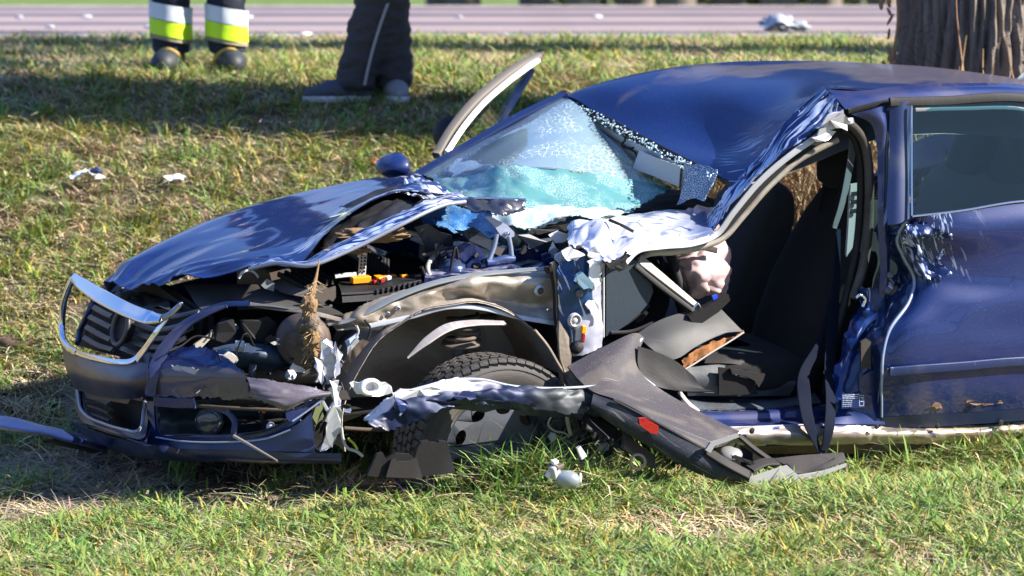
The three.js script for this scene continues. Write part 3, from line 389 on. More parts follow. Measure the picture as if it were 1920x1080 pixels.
{
  const a = [-1.584,1.032,-4.4], b = [-1.328,1.032,-4.4], mx = (a[0] + b[0]) / 2, gy = height(mx, -4.4), L = a[0] - mx, Rr = b[0] - mx;
  const t = thing('person', 'person in dark firefighter trousers with white and yellow reflective bands above black boots', 'person', [mx, gy, -4.4], 'bystanders on the verge');
  const cloth = P({ color: lin(0.012, 0.018, 0.035), roughness: 0.85, bumpMap: speckTex, bumpScale: 0.001 });
  figure(t, { pelvis: [0, 0.98, 0], hipL: [L * 0.75, 0.92, 0], hipR: [Rr * 0.75, 0.92, 0], kneeL: [L * 0.95, 0.50, 0.02], kneeR: [Rr * 1.0, 0.50, 0.02], ankL: [L, 0.10, 0], ankR: [Rr * 1.02, 0.10, 0], toeL: [L * 1.1, 0.04, 0.16], toeR: [Rr * 1.2, 0.04, 0.15], chest: [0, 1.32, 0], neck: [0, 1.55, 0], head: [0, 1.68, 0.02], shL: [-0.2, 1.45, 0], shR: [0.2, 1.45, 0], elL: [-0.28, 1.18, 0.02], elR: [0.28, 1.18, 0.02], haL: [-0.27, 0.95, 0.12], haR: [0.27, 0.95, 0.12] }, { jacket: cloth, trousers: cloth, knee: 0.092, cuff: 0.086, wrinkle: 0.008, hem: 0.085 });
  const white = P({ color: lin(0.62, 0.68, 0.76), roughness: 0.5 }), lime = P({ color: lin(0.55, 0.85, 0.02), roughness: 0.5 });
  const band = (x, z, y0, y1, r, m, nm) => { const pos = []; for (let j = 0; j <= 6; j++) for (let i = 0; i <= 32; i++) { const th = -i % 32 / 32 * 6.2832, k = r + 0.004 * n3(Math.cos(th) * 2.5 + x * 9, y0 * 9 + j * .2, Math.sin(th) * 2.5); pos.push(new THREE.Vector3(x + Math.cos(th) * k, lerp(y0, y1, j / 6) - 0.018 * Math.cos(th), z + Math.sin(th) * k)); } put(nm, gridGeo(pos, 32, 6, { thick: 0.003, closedU: true }), m, t); };
  for (const [x, o] of [[L, 0.012], [Rr * 1.02, 0]]) { band(x, 0.008, 0.225 + o, 0.298 + o, 0.101, white, 'reflective_band'); band(x, 0.006, 0.150 + o, 0.222 + o, 0.1, lime, 'reflective_band'); band(x, 0.004, 0.132 + o, 0.148 + o, 0.099, P({ color: lin(0.28, 0.24, 0.17), roughness: 0.8 }), 'hem_tape'); }
  for (const [x, dx] of [[L, -0.018], [Rr * 1.02, 0.035]]) { const bt = put('boot', fieldGeo([[[x, 0.12, -0.01], [x, 0.04, -0.03], 0.058, 0.052], [[x, 0.05, 0], [x + dx, 0.042, 0.13], 0.054, 0.056], [[x + dx, 0.042, 0.12], [x + dx * 1.2, 0.04, 0.17], 0.056, 0.046]], { cell: 0.009, k: 0.04, cut: (px, py) => -py }), P({ color: lin(0.020, 0.024, 0.034), roughness: 0.6 }), t); put('yellow_welt', tubeGeo([[x - 0.058, 0.035, 0.055], [x - 0.045 + dx * .4, 0.082, 0.075], [x + dx * .5, 0.107, 0.085], [x + 0.045 + dx * .4, 0.082, 0.075], [x + 0.058, 0.035, 0.055]], 0.011, { sides: 7 }), P({ color: lin(0.5, 0.32, 0.05), roughness: 0.6 }), bt); put('sole', boxGeo([x + dx * .5, 0.006, 0.06], [0.112, 0.022, 0.29], [0, dx * 3, 0], 0.01), M.black, bt); }
}
{
  const z = -3.75, a = [-.693,.947,-3.75], b = [-.527,.961,-3.75], mx = (a[0] + b[0]) / 2 + 0.01, gy = Math.min(height(mx, z), 0.5 * (a[1] + b[1])) , L = a[0] - mx, Rr = b[0] - mx;
  const t = thing('person', 'person standing in dark trousers with a pale side stripe and grey trainers', 'person', [mx, gy, z], 'bystanders on the verge');
  const cloth = P({ map: tex(256, (u, v) => { const k = tfbm(u, v, 6, 6, 301) * 0.03 + 0.004; return [k * 1.05, k, k * 1.05]; }), color: lin(1.4, 1.4, 1.5), roughness: 0.9 });
  figure(t, { pelvis: [0.02, 0.98, 0], hipL: [-0.07, 0.92, 0], hipR: [0.09, 0.92, -0.02], kneeL: [0.015, 0.50, 0.04], kneeR: [0.045, 0.50, -0.02], ankL: [L, 0.10, 0.03], ankR: [Rr, 0.10, -0.05], toeL: [L - 0.16, 0.035, 0.06], toeR: [Rr + 0.01, 0.04, 0.05], chest: [0, 1.32, 0], neck: [0, 1.55, 0], head: [0, 1.68, 0.02], shL: [-0.19, 1.45, 0], shR: [0.19, 1.45, 0], elL: [-0.26, 1.18, 0.02], elR: [0.26, 1.18, 0.02], haL: [-0.26, 0.93, 0.08], haR: [0.26, 0.93, 0.08] }, { jacket: P({ color: lin(0.03, 0.03, 0.035), roughness: 0.9 }), trousers: cloth, knee: 0.095, cuff: 0.088, wrinkle: 0.012, hem: 0.055 });
  put('side_stripe', strapGeo([[0.085, 0.52, 0.105], [0.04, 0.40, 0.125], [0.0, 0.28, 0.128], [-0.03, 0.17, 0.125], [-0.05, 0.08, 0.12]], 0.013, 0.006, [0.2, 0, 1]), P({ color: lin(0.3, 0.29, 0.3), roughness: 0.8 }), t);
  const shoe = P({ color: lin(0.05, 0.055, 0.075), roughness: 0.7 }), sole = P({ color: lin(0.5, 0.48, 0.46), roughness: 0.7 });
  for (const [hx, hz, tx, tz, m] of [[L + 0.02, 0.03, L - 0.2, 0.075, shoe], [Rr - 0.01, -0.06, Rr + 0.04, 0.10, P({ color: lin(0.22, 0.21, 0.21), roughness: 0.7 })]]) { const s = put('trainer', fieldGeo([[[hx, 0.09, hz], [hx, 0.045, hz], 0.042, 0.042], [[hx, 0.06, hz], [lerp(hx, tx, .6), 0.05, lerp(hz, tz, .6)], 0.045, 0.042], [[lerp(hx, tx, .5), 0.045, lerp(hz, tz, .5)], [tx, 0.035, tz], 0.044, 0.032]], { cell: 0.008, k: 0.04, cut: (x, y) => 0.012 - y }), m, t); put('sole', fieldGeo([[[hx, 0.012, hz], [lerp(hx, tx, .6), 0.012, lerp(hz, tz, .6)], 0.05, 0.05], [[lerp(hx, tx, .6), 0.012, lerp(hz, tz, .6)], [tx, 0.018, tz], 0.05, 0.036]], { cell: 0.008, k: 0.03, cut: (x, y) => Math.max(y - 0.03, 0.0 - y) }), sole, s); }
}

// ---------------------------------------------------------------- the wrecked car: x runs towards its tail, y up, z towards the torn-open side
const car = thing('crashed_car', 'wrecked dark blue saloon car with its front corner torn open on the grass', 'car', CAR.p.toArray());
car.rotation.order = 'YXZ'; car.rotation.set(CAR.roll, CAR.yaw, CAR.tip);
function loft(name, parent, mat, st, { e = 0.6, n = 28, m = 20, wr = 0 } = {}) { // stations: centre x, y, z and half sizes along x and z
  const c = new THREE.CatmullRomCurve3(st.map(V)), s = new THREE.CatmullRomCurve3(st.map(q => new THREE.Vector3(q[3], q[4], 0))), pos = [];
  for (let j = 0; j <= m; j++) { const q = c.getPoint(j / m), h = s.getPoint(j / m); for (let i = 0; i <= n; i++) { const th = -(i % n) / n * 6.2832, C = Math.cos(th), S = Math.sin(th), w = 1 + wr * n3(q.x * 14 + C, q.y * 14, q.z * 14 + S); pos.push(new THREE.Vector3(q.x + Math.sign(C) * Math.pow(Math.abs(C), e) * h.x * w, q.y, q.z + Math.sign(S) * Math.pow(Math.abs(S), e) * h.y * w)); } }
  return put(name, gridGeo(pos, n, m, { thick: 0, closedU: true }), mat, parent);
}
function scuff(p, f, thr, wid, sx = 1, sy = 5, sz = 1) { return smooth(thr, thr + wid, fbm(p.x * f * sx, p.y * f * sy, p.z * f * sz, 4) + 0.5 * n3(p.x * f * 3 * sx, p.y * f * 3 * sy, p.z * f * 3 * sz)); }
const crackTex = (cells, edge, base, line, seed, off = 0) => tex(512, (u, v) => { const x = u * cells, y = v * cells, ix = Math.floor(x), iy = Math.floor(y); let d1 = 9, d2 = 9; for (let j = -1; j <= 1; j++) for (let i = -1; i <= 1; i++) { const cx = ((ix + i) % cells + cells) % cells, cy = ((iy + j) % cells + cells) % cells, px = ix + i + tval(cx, cy, cells, seed), py = iy + j + tval(cx, cy, cells, seed + 1), d = Math.hypot(px - x, py - y); if (d < d1) { d2 = d1; d1 = d; } else if (d < d2) d2 = d; } const m = tfbm(u, v, 4, 4, seed + 2), k = clamp(smooth(edge, edge * 0.3, d2 - d1) * smooth(0.3, 0.55, m + off)); return mixc(base, line, k); });
M.crazed = P({ map: crackTex(34, 0.16, [0.16, 0.42, 0.44], [0.80, 0.92, 0.92], 7, -.02), roughness: 0.12, transmission: 0.45, thickness: 0, ior: 1.5, specularIntensity: 1 });
M.crazed.map.repeat.set(3, 3);
M.milky = P({ map: crackTex(48, 0.3, [0.42, 0.62, 0.66], [0.86, 0.92, 0.93], 17, 0.3), roughness: 0.35, transmission: 0.3, thickness: 0 }); M.milky.map.repeat.set(3, 3);
const fine = (t) => { t.repeat.set(4, 4); return t; };
M.cracked = P({ map: crackTex(16, 0.05, [0.62, 0.80, 0.86], [1, 1, 1], 27, -0.1), roughness: 0.03, transmission: 0.78, thickness: 0, ior: 1.52, transmissionMap: crackTex(16, 0.05, [1, 1, 1], [0.15, 0.15, 0.15], 27, -0.1) }); M.cracked.map.repeat.set(2.4, 2.4); M.cracked.transmissionMap.repeat.set(2.4, 2.4);

// ---- roof and pillars
{
  const rows = [[[.826,1.198,-.55],[.852,1.165,-.27],[.877,1.132,0],[.901,1.105,.28],[.956,1.058,.6]], [[.931,1.251,-.5],[.986,1.243,-.2],[1.038,1.206,.05],[1.05,1.147,.35],[1.054,1.151,.58]], [[1.123,1.305,-.45],[1.176,1.311,-.2],[1.176,1.304,.1],[1.167,1.267,.37],[1.166,1.292,.59]], [[1.361,1.342,-.4],[1.387,1.357,-.15],[1.387,1.359,.1],[1.339,1.358,.37],[1.287,1.38,.59]], [[1.581,1.356,-.35],[1.58,1.371,-.1],[1.554,1.377,.15],[1.501,1.383,.4],[1.458,1.384,.61]], [[1.923,1.348,-.35],[1.895,1.367,-.1],[1.84,1.381,.15],[1.781,1.392,.4],[1.726,1.401,.62]], [[2.346,1.32,-.35],[2.311,1.343,-.1],[2.236,1.363,.15],[2.158,1.379,.4],[2.096,1.391,.62]], [[2.75, 1.25, -.4], [2.72, 1.275, -.1], [2.66, 1.29, .15], [2.6, 1.30, .4], [2.55, 1.29, .6]], [[2.98, 1.16, -.4], [2.98, 1.18, -.1], [2.95, 1.18, .15], [2.9, 1.18, .4], [2.85, 1.16, .58]]].map(r => [[r[0][0], r[0][1] - 0.06, r[0][2] - 0.15], ...r]);
  M.dustyPaint = M.paintV.clone(); Object.assign(M.dustyPaint, { clearcoat: 0.65, clearcoatRoughness: 0.16, roughness: 0.5 });
  sheet('roof', car, M.dustyPaint, rows, { nu: 70, nv: 120, soft: 0.004, softFreq: 3, thick: 0.004, tw: 512, th: 768, ctex: (u, v, p, s, t) => { const d = smooth(0.0, 0.10, fbm(p.x * 2.2, p.z * 2.6, 1, 5) * 0.55 + (p.x - 1.33) * 0.45 + (0.05 - p.z) * 0.10) * (0.55 + 0.3 * fbm(p.x * 14, p.z * 14, 2, 3)) + 0.5 * specks(s, t, 0.5); const k = mixc(BLUE, DUST, clamp(d) * 0.8); return mixc(k, SCUFF, clamp(smooth(0.3, 0.6, p.z) * smooth(1.3, 1.0, p.x) * streak(s, t, 0.9, 0.32, 5, 60))); } });
  sheet('roof_rail', car, M.paint, [[[1.286,1.379,.6],[1.376,1.377,.625],[1.582,1.397,.63],[1.795,1.404,.63],[2.09,1.394,.63], [2.45, 1.315, .61], [2.8, 1.235, .59]], [[1.298,1.355,.65],[1.374,1.358,.67],[1.536,1.382,.675],[1.745,1.391,.68],[2.059,1.386,.68], [2.45, 1.29, .66], [2.8, 1.2, .64]], [[1.319,1.323,.68],[1.389,1.335,.69],[1.513,1.359,.7],[1.724,1.37,.7],[2.048,1.372,.7], [2.45, 1.25, .69], [2.8, 1.16, .67]]], { nu: 60, nv: 8 });
  strap('roof_gutter', car, M.black, [[1.327,1.318,.685],[1.482,1.352,.7],[1.719,1.364,.71],[2.042,1.366,.71], [2.45, 1.235, .70], [2.8, 1.14, .68]], 0.018, 0.012, [0, 0, 1]);
  const ap = sheet('front_pillar', car, M.bareBlue, [[[1.29,1.381,.6],[1.164,1.295,.6],[1.049,1.156,.6],[.95,1.058,.6],[.89,.964,.58],[.86,.907,.57]], [[1.288,1.357,.66],[1.184,1.275,.65],[1.076,1.176,.655],[.966,1.059,.66],[.88,.969,.66],[.84,.917,.65]], [[1.303,1.322,.69],[1.211,1.255,.68],[1.104,1.19,.69],[.992,1.1,.69],[.899,.998,.69],[.845,.915,.68]]], { nu: 110, nv: 26, amp: 0.012, freq: 14, jag: 0.008, tw: 512, th: 128, ctex: (u, v, p, s, t) => mixc(BLUE, SCUFF, clamp(streak(s, t, 0.15, 0.10 - 0.16 * smooth(.25, .7, u), 6, 70) + .7 * streak(s, t, 0.9, .34, 6, 80, 4))) });
  sheet('pillar_fold', ap, M.scratched, [[[1.297,1.387,.56],[1.188,1.304,.57],[1.069,1.17,.58],[.97,1.073,.58]], [[1.274,1.374,.63],[1.175,1.285,.62],[1.06,1.159,.63],[.956,1.054,.63]]], { nu: 60, nv: 8, amp: 0.01, freq: 10 });
  // crumpled metal at the top corner of the door opening
  for (const [k, q] of [[1, [[1.199,1.264,.7],[1.237,1.309,.7],[1.297,1.327,.7],[1.32,1.296,.7],[1.281,1.273,.7],[1.232,1.245,.7]]], [2, [[1.239,1.294,.72],[1.277,1.318,.72],[1.32,1.288,.72],[1.308,1.257,.72],[1.262,1.267,.72]]], [3, [[1.176,1.233,.71],[1.23,1.269,.71],[1.269,1.254,.71],[1.242,1.225,.71],[1.197,1.218,.71]]]]) plate('torn_flange', car, M.bare, q, { sub: 0.02, jag: 0.008, seed: k, thick: 0.006 });
  strap('door_frame_lip', car, M.bare, [[1.342,1.289,.7],[1.28,1.278,.7],[1.217,1.235,.69],[1.11,1.168,.69],[1.004,1.082,.69],[.912,.977,.69],[.855,.905,.69],[.757,.878,.71],[.623,.876,.74],[.526,.868,.76],[.474,.833,.78]], 0.022, 0.008, [0.3, 0.4, 1]);
  strap('door_frame_groove', car, M.black, [[1.345,1.264,.66],[1.285,1.239,.66],[1.225,1.21,.66],[1.123,1.145,.66],[1.02,1.055,.66],[.934,.953,.66],[.878,.886,.66],[.783,.856,.66],[.663,.847,.66],[.575,.833,.66],[.538,.794,.66]], 0.03, 0.012, [0.3, 0.4, 1]);
  tube('door_seal', car, P({ color: lin(0.42, 0.40, 0.37), roughness: 0.45, map: grimeTex }), [[1.308,1.217,.66],[1.247,1.191,.66],[1.148,1.139,.66],[1.045,1.049,.66],[.958,.953,.66],[.892,.884,.66],[.819,.857,.66],[.714,.841,.66],[.615,.836,.66],[.567,.808,.66],[.529,.78,.66]], 0.0125, { n: 90 });
  tube('door_seal', car, M.rubber, [[1.264,1.291,.69],[1.332,1.276,.69],[1.391,1.22,.69],[1.418,1.141,.69],[1.431,1.038,.69],[1.438,.908,.69],[1.428,.777,.69],[1.399,.665,.69]], 0.017, { n: 60 });
  tube('door_seal', car, M.plastic, [[1.315,1.25,.66],[1.36,1.235,.66],[1.395,1.173,.66],[1.41,1.089,.66],[1.417,.959,.66],[1.413,.828,.66],[1.392,.696,.66],[1.355,.509,.66],[1.328,.319,.66]], 0.014, { n: 60 });
  // middle pillar
  sheet('middle_pillar', car, M.paint, [[[1.332,1.311,.7],[1.404,1.279,.71],[1.427,1.21,.72],[1.429,1.085,.745],[1.429,.922,.77],[1.441,.776,.785],[1.441,.693,.79]], [[1.41,1.333,.72],[1.446,1.281,.73],[1.453,1.212,.735],[1.45,1.087,.76],[1.447,.925,.785],[1.458,.778,.8],[1.453,.685,.8]], [[1.483,1.347,.7],[1.485,1.276,.7],[1.485,1.208,.71],[1.482,1.081,.73],[1.479,.919,.76],[1.488,.772,.77],[1.477,.68,.78]]], { nu: 60, nv: 10, soft: 0.004, softFreq: 14 });
  sheet('middle_pillar_fold', car, M.bareBlue, [[[1.405,.699,.72],[1.372,.6,.74],[1.322,.494,.76],[1.28,.387,.78],[1.268,.298,.8]], [[1.417,.718,.77],[1.386,.601,.79],[1.335,.493,.8],[1.297,.384,.81],[1.269,.294,.82]], [[1.46,.709,.78],[1.436,.611,.8],[1.382,.498,.79],[1.339,.389,.8],[1.299,.287,.82]]], { nu: 60, nv: 24, amp: 0.03, freq: 13, jag: 0.012, tw: 256, th: 128, ctex: (u, v, p, s, t) => mixc([0.005, 0.03, 0.15], SCUFF, .8 * streak(s, t, .2, .46, 12, 60)) });
  sheet('middle_pillar_foot', car, M.paint, [[[1.394,.557,.76],[1.418,.572,.79],[1.466,.582,.8]], [[1.341,.443,.79],[1.38,.451,.83],[1.46,.448,.83]], [[1.304,.363,.8],[1.361,.369,.84],[1.459,.366,.845]], [[1.272,.296,.83],[1.361,.297,.85],[1.459,.293,.855]], [[1.246,.265,.86],[1.356,.261,.865],[1.457,.256,.865]]], { nu: 24, nv: 40, soft: 0.008, softFreq: 9 });
  // the printed label on the pillar foot: rows of fine unreadable lines in a frame
  const lab = document.createElement('canvas'); lab.width = 256; lab.height = 160; const cx = lab.getContext('2d'); cx.fillStyle = '#0c2355'; cx.fillRect(0, 0, 256, 160); cx.fillStyle = '#c9d0de'; const lr = rng(9); for (let i = 0; i < 7; i++) { let x = 12; while (x < (i < 3 ? 180 : 110)) { const w = 4 + lr() * 12; cx.fillRect(x, 14 + i * 20, w, i < 2 ? 10 : 6); x += w + 3 + lr() * 4; } } cx.strokeStyle = '#c9d0de'; cx.lineWidth = 4; cx.strokeRect(196, 30, 46, 110); cx.fillRect(208, 48, 22, 8); cx.fillRect(222, 56, 8, 18); cx.fillRect(208, 90, 22, 8); const lt = new THREE.CanvasTexture(lab); lt.colorSpace = THREE.SRGBColorSpace;
  const lq = [[1.278,.374,.868],[1.369,.374,.868],[1.374,.321,.868],[1.282,.321,.868]], lg = new THREE.BufferGeometry(); lg.setAttribute('position', new THREE.Float32BufferAttribute([...lq[3], ...lq[2], ...lq[1], ...lq[0]], 3)); lg.setAttribute('uv', new THREE.Float32BufferAttribute([0, 0, 1, 0, 1, 1, 0, 1], 2)); lg.setIndex([0, 1, 2, 0, 2, 3]); lg.computeVertexNormals(); put('pillar_label', lg, P({ map: lt, roughness: 0.4 }), car);
  plate('dark_hole_patch', car, M.rubber, [[1.347,.549,.845],[1.367,.559,.845],[1.385,.548,.845],[1.392,.454,.845],[1.355,.455,.845]], { thick: 0.01, round: false });  // dark patch standing in for the shade inside a pillar hole
  plate('pillar_scrape', car, M.navyPlastic, [[1.346,.437,.848],[1.434,.443,.848],[1.443,.377,.848],[1.403,.356,.848],[1.36,.371,.848]], { thick: 0.006, sub: 0.02, jag: 0.006 });
  plate('trim_backing', car, M.lightPlastic, [[1.412,1.048,.58],[1.454,1.053,.58],[1.463,.944,.58],[1.462,.849,.58],[1.441,.793,.58],[1.427,.755,.58],[1.416,.793,.58],[1.415,.907,.58]], { thick: 0.012 });
  for (const y of [362, 378, 396]) plate('trim_slot', car, M.black, [[1.411,1.023,.6].map((q, i) => q + [0, (362 - y) / 560, 0][i]), [1.445,1.026,.6].map((q, i) => q + [0, (362 - y) / 560, 0][i]), [1.446,1.011,.6].map((q, i) => q + [0, (362 - y) / 560, 0][i]), [1.412,1.008,.6].map((q, i) => q + [0, (362 - y) / 560, 0][i])], { thick: 0.004 });
  strap('belt_webbing', car, M.beltGrey, [[1.39,1.229,.6],[1.402,1.182,.6],[1.394,1.08,.6],[1.377,.977,.6],[1.354,.897,.6]], [0.02, 0.045, 0.04, 0.036, 0.03], 0.004, [0.5, 0, 1]);
  box('belt_anchor', car, M.lightPlastic, [1.411,1.215,.61], [0.02, 0.014, 0.02]);
  strap('belt_webbing', car, M.belt, [[1.371,.893,.6],[1.354,.731,.64],[1.33,.57,.68],[1.286,.439,.76],[1.254,.346,.84],[1.221,.268,.9],[1.204,.188,.91]], [0.03, 0.04, 0.05, 0.055, 0.055, 0.045, 0.025], 0.005, [[0.6, 0.1, 1], [0.2, 0.1, 1], [0.35, 0.2, 1], [.0, 0.1, 1]]);
  strap('belt_webbing', car, M.belt, [[1.323,.661,.66],[1.275,.52,.7],[1.188,.424,.76],[1.16,.364,.82],[1.145,.288,.89],[1.189,.184,.9]], [0.01, 0.03, 0.04, 0.05, 0.05, 0.02], 0.005, [[0.6, 0.1, 1], [-.3, 0.1, 1], [0.5, 0.2, 1]]);
  box('belt_tongue', car, M.black, [1.198,.176,.9], [0.035, 0.03, 0.012]);
}
// ---- rear door, sill, tail
{
  const tail = (y, z) => [[2.25, y, z], [2.58, y + 0.005, z - 0.02]];
  const d = new THREE.Group(); d.name = 'rear_door'; car.add(d);
  sheet('door_skin', d, M.paintV, [[[1.502,.963,.84],[1.558,.982,.86],[1.688,.996,.87],[1.952,1.023,.87], ...tail(1.0, .865)], [[1.494,.924,.81],[1.548,.923,.85],[1.685,.93,.885],[1.94,.957,.9], ...tail(.93, .895)], [[1.521,.835,.79],[1.578,.837,.83],[1.706,.829,.865],[1.953,.851,.895], ...tail(.84, .90)], [[1.569,.753,.8],[1.608,.761,.845],[1.718,.749,.875],[1.957,.752,.905], ...tail(.74, .91)], [[1.533,.678,.83],[1.578,.692,.87],[1.696,.681,.905],[1.954,.685,.92], ...tail(.67, .92)], [[1.449,.591,.865],[1.505,.6,.9],[1.684,.59,.92],[1.959,.593,.925], ...tail(.59, .925)], [[1.422,.516,.88],[1.496,.52,.91],[1.687,.526,.925],[1.962,.53,.93], ...tail(.53, .925)], [[1.421,.443,.885],[1.502,.449,.91],[1.697,.455,.92],[1.972,.46,.925], ...tail(.46, .92)], [[1.432,.356,.875],[1.516,.364,.9],[1.711,.365,.91],[1.988,.37,.915], ...tail(.38, .905)], [[1.444,.283,.865],[1.531,.292,.885],[1.73,.291,.89],[2.007,.297,.895], ...tail(.31, .89)]], { nu: 110, nv: 90, soft: 0.010, softFreq: 5, jag: 0.004, mask: (u, v) => 0.25 + 0.75 * smooth(0.75, 0.05, u) * smooth(.75, .3, v), tw: 768, th: 512, ctex: (u, v, p, s, t) => { let k = mixc(BLUE, DUST, 0.30 * smooth(-.05, .3, fbm(p.x * 6, p.y * 6, 3, 4)) * smooth(.55, .3, p.y) + 0.5 * specks(s, t, 0.58)); return mixc(k, SCUFF, clamp(smooth(1.80, 1.55, p.x) * smooth(.72, .80, p.y) * streak(s, t, 1.1, .28, 14, 80) + .6 * smooth(.5, .6, n3(s * 3, t * 5, 8)) * streak(s, t, .1, .4, 4, 90))); } });
  const edge = [[1.499,.964,.845],[1.491,.925,.815],[1.49,.886,.8],[1.518,.836,.795],[1.566,.754,.805],[1.534,.679,.835],[1.446,.592,.87],[1.419,.518,.885],[1.416,.444,.89],[1.441,.285,.87]];
  tube('torn_edge', d, M.bareBlueEdge = P({ color: lin(0.30, 0.36, 0.50), metalness: 0.4, roughness: 0.35 }), edge, [0.008, 0.006, 0.009, 0.006, 0.008, 0.006, 0.006, 0.005, 0.004], { n: 80, sides: 6 });
  sheet('door_flange', d, M.bareBlue, [edge, edge.map(([x, y, z], i) => [x - 0.02 - 0.02 * (i % 2), y + 0.01, z - 0.07 - 0.02 * ((i * 7) % 3)])], { nu: 70, nv: 12, amp: 0.02, freq: 16, tw: 256, th: 64, ctex: (u, v, p, s, t) => mixc([0.01, 0.03, 0.10], BARE, streak(s, t, .3, .42, 14, 60)) });
  sheet('crumple', d, M.bareBlue, [[[1.493,.958,.85],[1.541,.957,.875],[1.599,.943,.885],[1.658,.922,.895]], [[1.495,.906,.84],[1.529,.906,.875],[1.587,.889,.86],[1.637,.879,.885]], [[1.527,.838,.83],[1.55,.845,.87],[1.593,.822,.85],[1.617,.817,.875]], [[1.561,.769,.84],[1.574,.766,.865],[1.614,.766,.87],[1.673,.786,.885]]], { nu: 46, nv: 46, amp: 0.035, freq: 13, jag: 0.02, tw: 256, th: 256, ctex: (u, v, p, s, t) => mixc([0.006, 0.022, 0.11], SCUFF, streak(s, t, 1.2, .16, 24, 70)) });
  strap('side_moulding', d, M.navyPlastic, [[1.432,.455,.915],[1.552,.463,.93],[1.697,.468,.935],[1.961,.477,.94], [2.25, .455, .935], [2.56, .46, .915]], 0.032, 0.014, [0, 0, 1]);
  for (const u of [1, 2, 3]) lathe('clip_hole', d, M.black, [[0, 0.003], [0.007, 0.003], [0.008, 0]], [[1.423,.461,.915],[1.448,.462,.915],[1.49,.462,.915]][u - 1], [0.1, 0, 1], 12);
  sheet('door_bottom', d, M.navyPlastic, [[[1.44,.284,.868],[1.591,.294,.89],[1.739,.292,.893],[2.005,.298,.898], ...tail(.305, .893)], [[1.453,.245,.85],[1.607,.243,.87],[1.754,.245,.875],[2.021,.251,.88], ...tail(.265, .872)]], { nu: 40, nv: 4 });
  plate('mud_patch', d, P({ color: lin(0.16, 0.10, 0.065), roughness: 1, bumpMap: speckTex, bumpScale: 0.004 }), [[1.739,.329,.905],[1.773,.354,.905],[1.822,.359,.905],[1.882,.341,.905],[1.901,.321,.905],[1.836,.317,.905],[1.782,.319,.905]], { sub: 0.012, jag: 0.005, thick: 0.003 });
  plate('mud_patch', d, P({ color: lin(0.16, 0.10, 0.065), roughness: 1 }), [[1.607,.322,.902],[1.627,.337,.902],[1.662,.328,.902],[1.659,.312,.902]], { sub: 0.01, jag: 0.004, thick: 0.003 });
  // window: black frame, bright trim, tinted pane
  const wf = sheet('window_frame', d, M.navyPlastic, [[[1.47,1.351,.715],[1.466,1.231,.74],[1.448,1.091,.785],[1.43,.948,.83]], [[1.503,1.356,.73],[1.497,1.233,.755],[1.477,1.093,.8],[1.461,.954,.845]], [[1.54,1.358,.73],[1.537,1.233,.755],[1.521,1.092,.8],[1.509,.971,.842]]], { nu: 30, nv: 8 });
  strap('frame_top', d, M.plastic, [[1.466,1.354,.722],[1.657,1.357,.725],[2.011,1.363,.725], [2.2, 1.29, .72], [2.5, 1.19, .72]], 0.032, 0.014, [0, .3, 1]);
  strap('frame_strip', d, M.beltGrey, [[1.561,1.329,.735],[1.738,1.332,.735],[2.008,1.326,.735], [2.2, 1.255, .73], [2.5, 1.16, .725]], 0.014, 0.008, [0, .3, 1]);
  tube('window_trim', d, M.chrome, [[1.539,1.345,.745],[1.535,1.235,.768],[1.522,1.094,.812],[1.51,.982,.852]], 0.004, { n: 30 });
  tube('window_trim', d, M.chrome, [[1.508,.981,.856],[1.686,1,.872],[1.949,1.03,.875], [2.25, 1.005, .868], [2.56, 1.02, .845]], 0.0045, { n: 40 });
  sheet('window_glass', d, M.tinted, [[[1.545,1.34,.735],[1.737,1.347,.735],[2.009,1.348,.73], [2.2, 1.27, .725], [2.5, 1.17, .72]], [[1.531,1.165,.79],[1.717,1.174,.795],[1.98,1.191,.8], [2.2, 1.13, .79], [2.52, 1.09, .78]], [[1.513,.975,.848],[1.691,.993,.865],[1.954,1.023,.868], [2.25, 1.0, .862], [2.56, 1.01, .84]]], { nu: 24, nv: 14, thick: 0 });
  // what shows in the gap between pillar and door
  lump('foam_block', car, M.iron, [1.516,.656,.76], [0.03, 0.06, 0.03], 0.4, 2, 3);
  sheet('latch_plate', car, M.bareBlue, [[[1.467,.756,.78],[1.532,.755,.74],[1.587,.74,.72]], [[1.481,.706,.77],[1.53,.694,.76],[1.59,.697,.74]], [[1.491,.601,.76],[1.559,.571,.72],[1.591,.585,.7]]], { nu: 20, nv: 20, amp: 0.02, freq: 20, tw: 128, th: 128, ctex: (u, v, p, s, t) => mixc([0.01, 0.03, 0.10], BARE, streak(s, t, .8, .1, 9, 50)) });
  for (const q of [[1.471,.767,.8],[1.467,.713,.8]]) lathe('hinge_bolt', car, M.steel, [[0, 0.012], [0.008, 0.012], [0.009, 0.006], [0.013, 0.004], [0.014, 0]], q, [0.2, 0, 1], 14);
  sheet('gap_dark_sheet', car, M.plastic, [[[1.514,.923,.68],[1.637,.92,.68]], [[1.524,.507,.68],[1.631,.503,.68]]], { nu: 4, nv: 4 });  // added dark sheet that gives the gap its shade
  tube('latch_striker', car, M.chrome, [[1.344,.692,.8],[1.36,.701,.8],[1.382,.684,.8],[1.375,.66,.8]], 0.006, { n: 16 });
  // sill
  sheet('sill_tread', car, P({ map: grimeTex, color: lin(0.09, 0.11, 0.14), roughness: 0.55, bumpMap: speckTex, bumpScale: 0.003 }), [[[.829,.304,.52],[1.015,.296,.52],[1.205,.288,.52],[1.363,.3,.54]], [[.801,.303,.62],[.965,.292,.62],[1.152,.291,.62],[1.319,.307,.62]], [[.792,.291,.68],[.935,.288,.68],[1.121,.284,.68],[1.308,.295,.68]]], { nu: 30, nv: 8, soft: 0.006, softFreq: 12 });
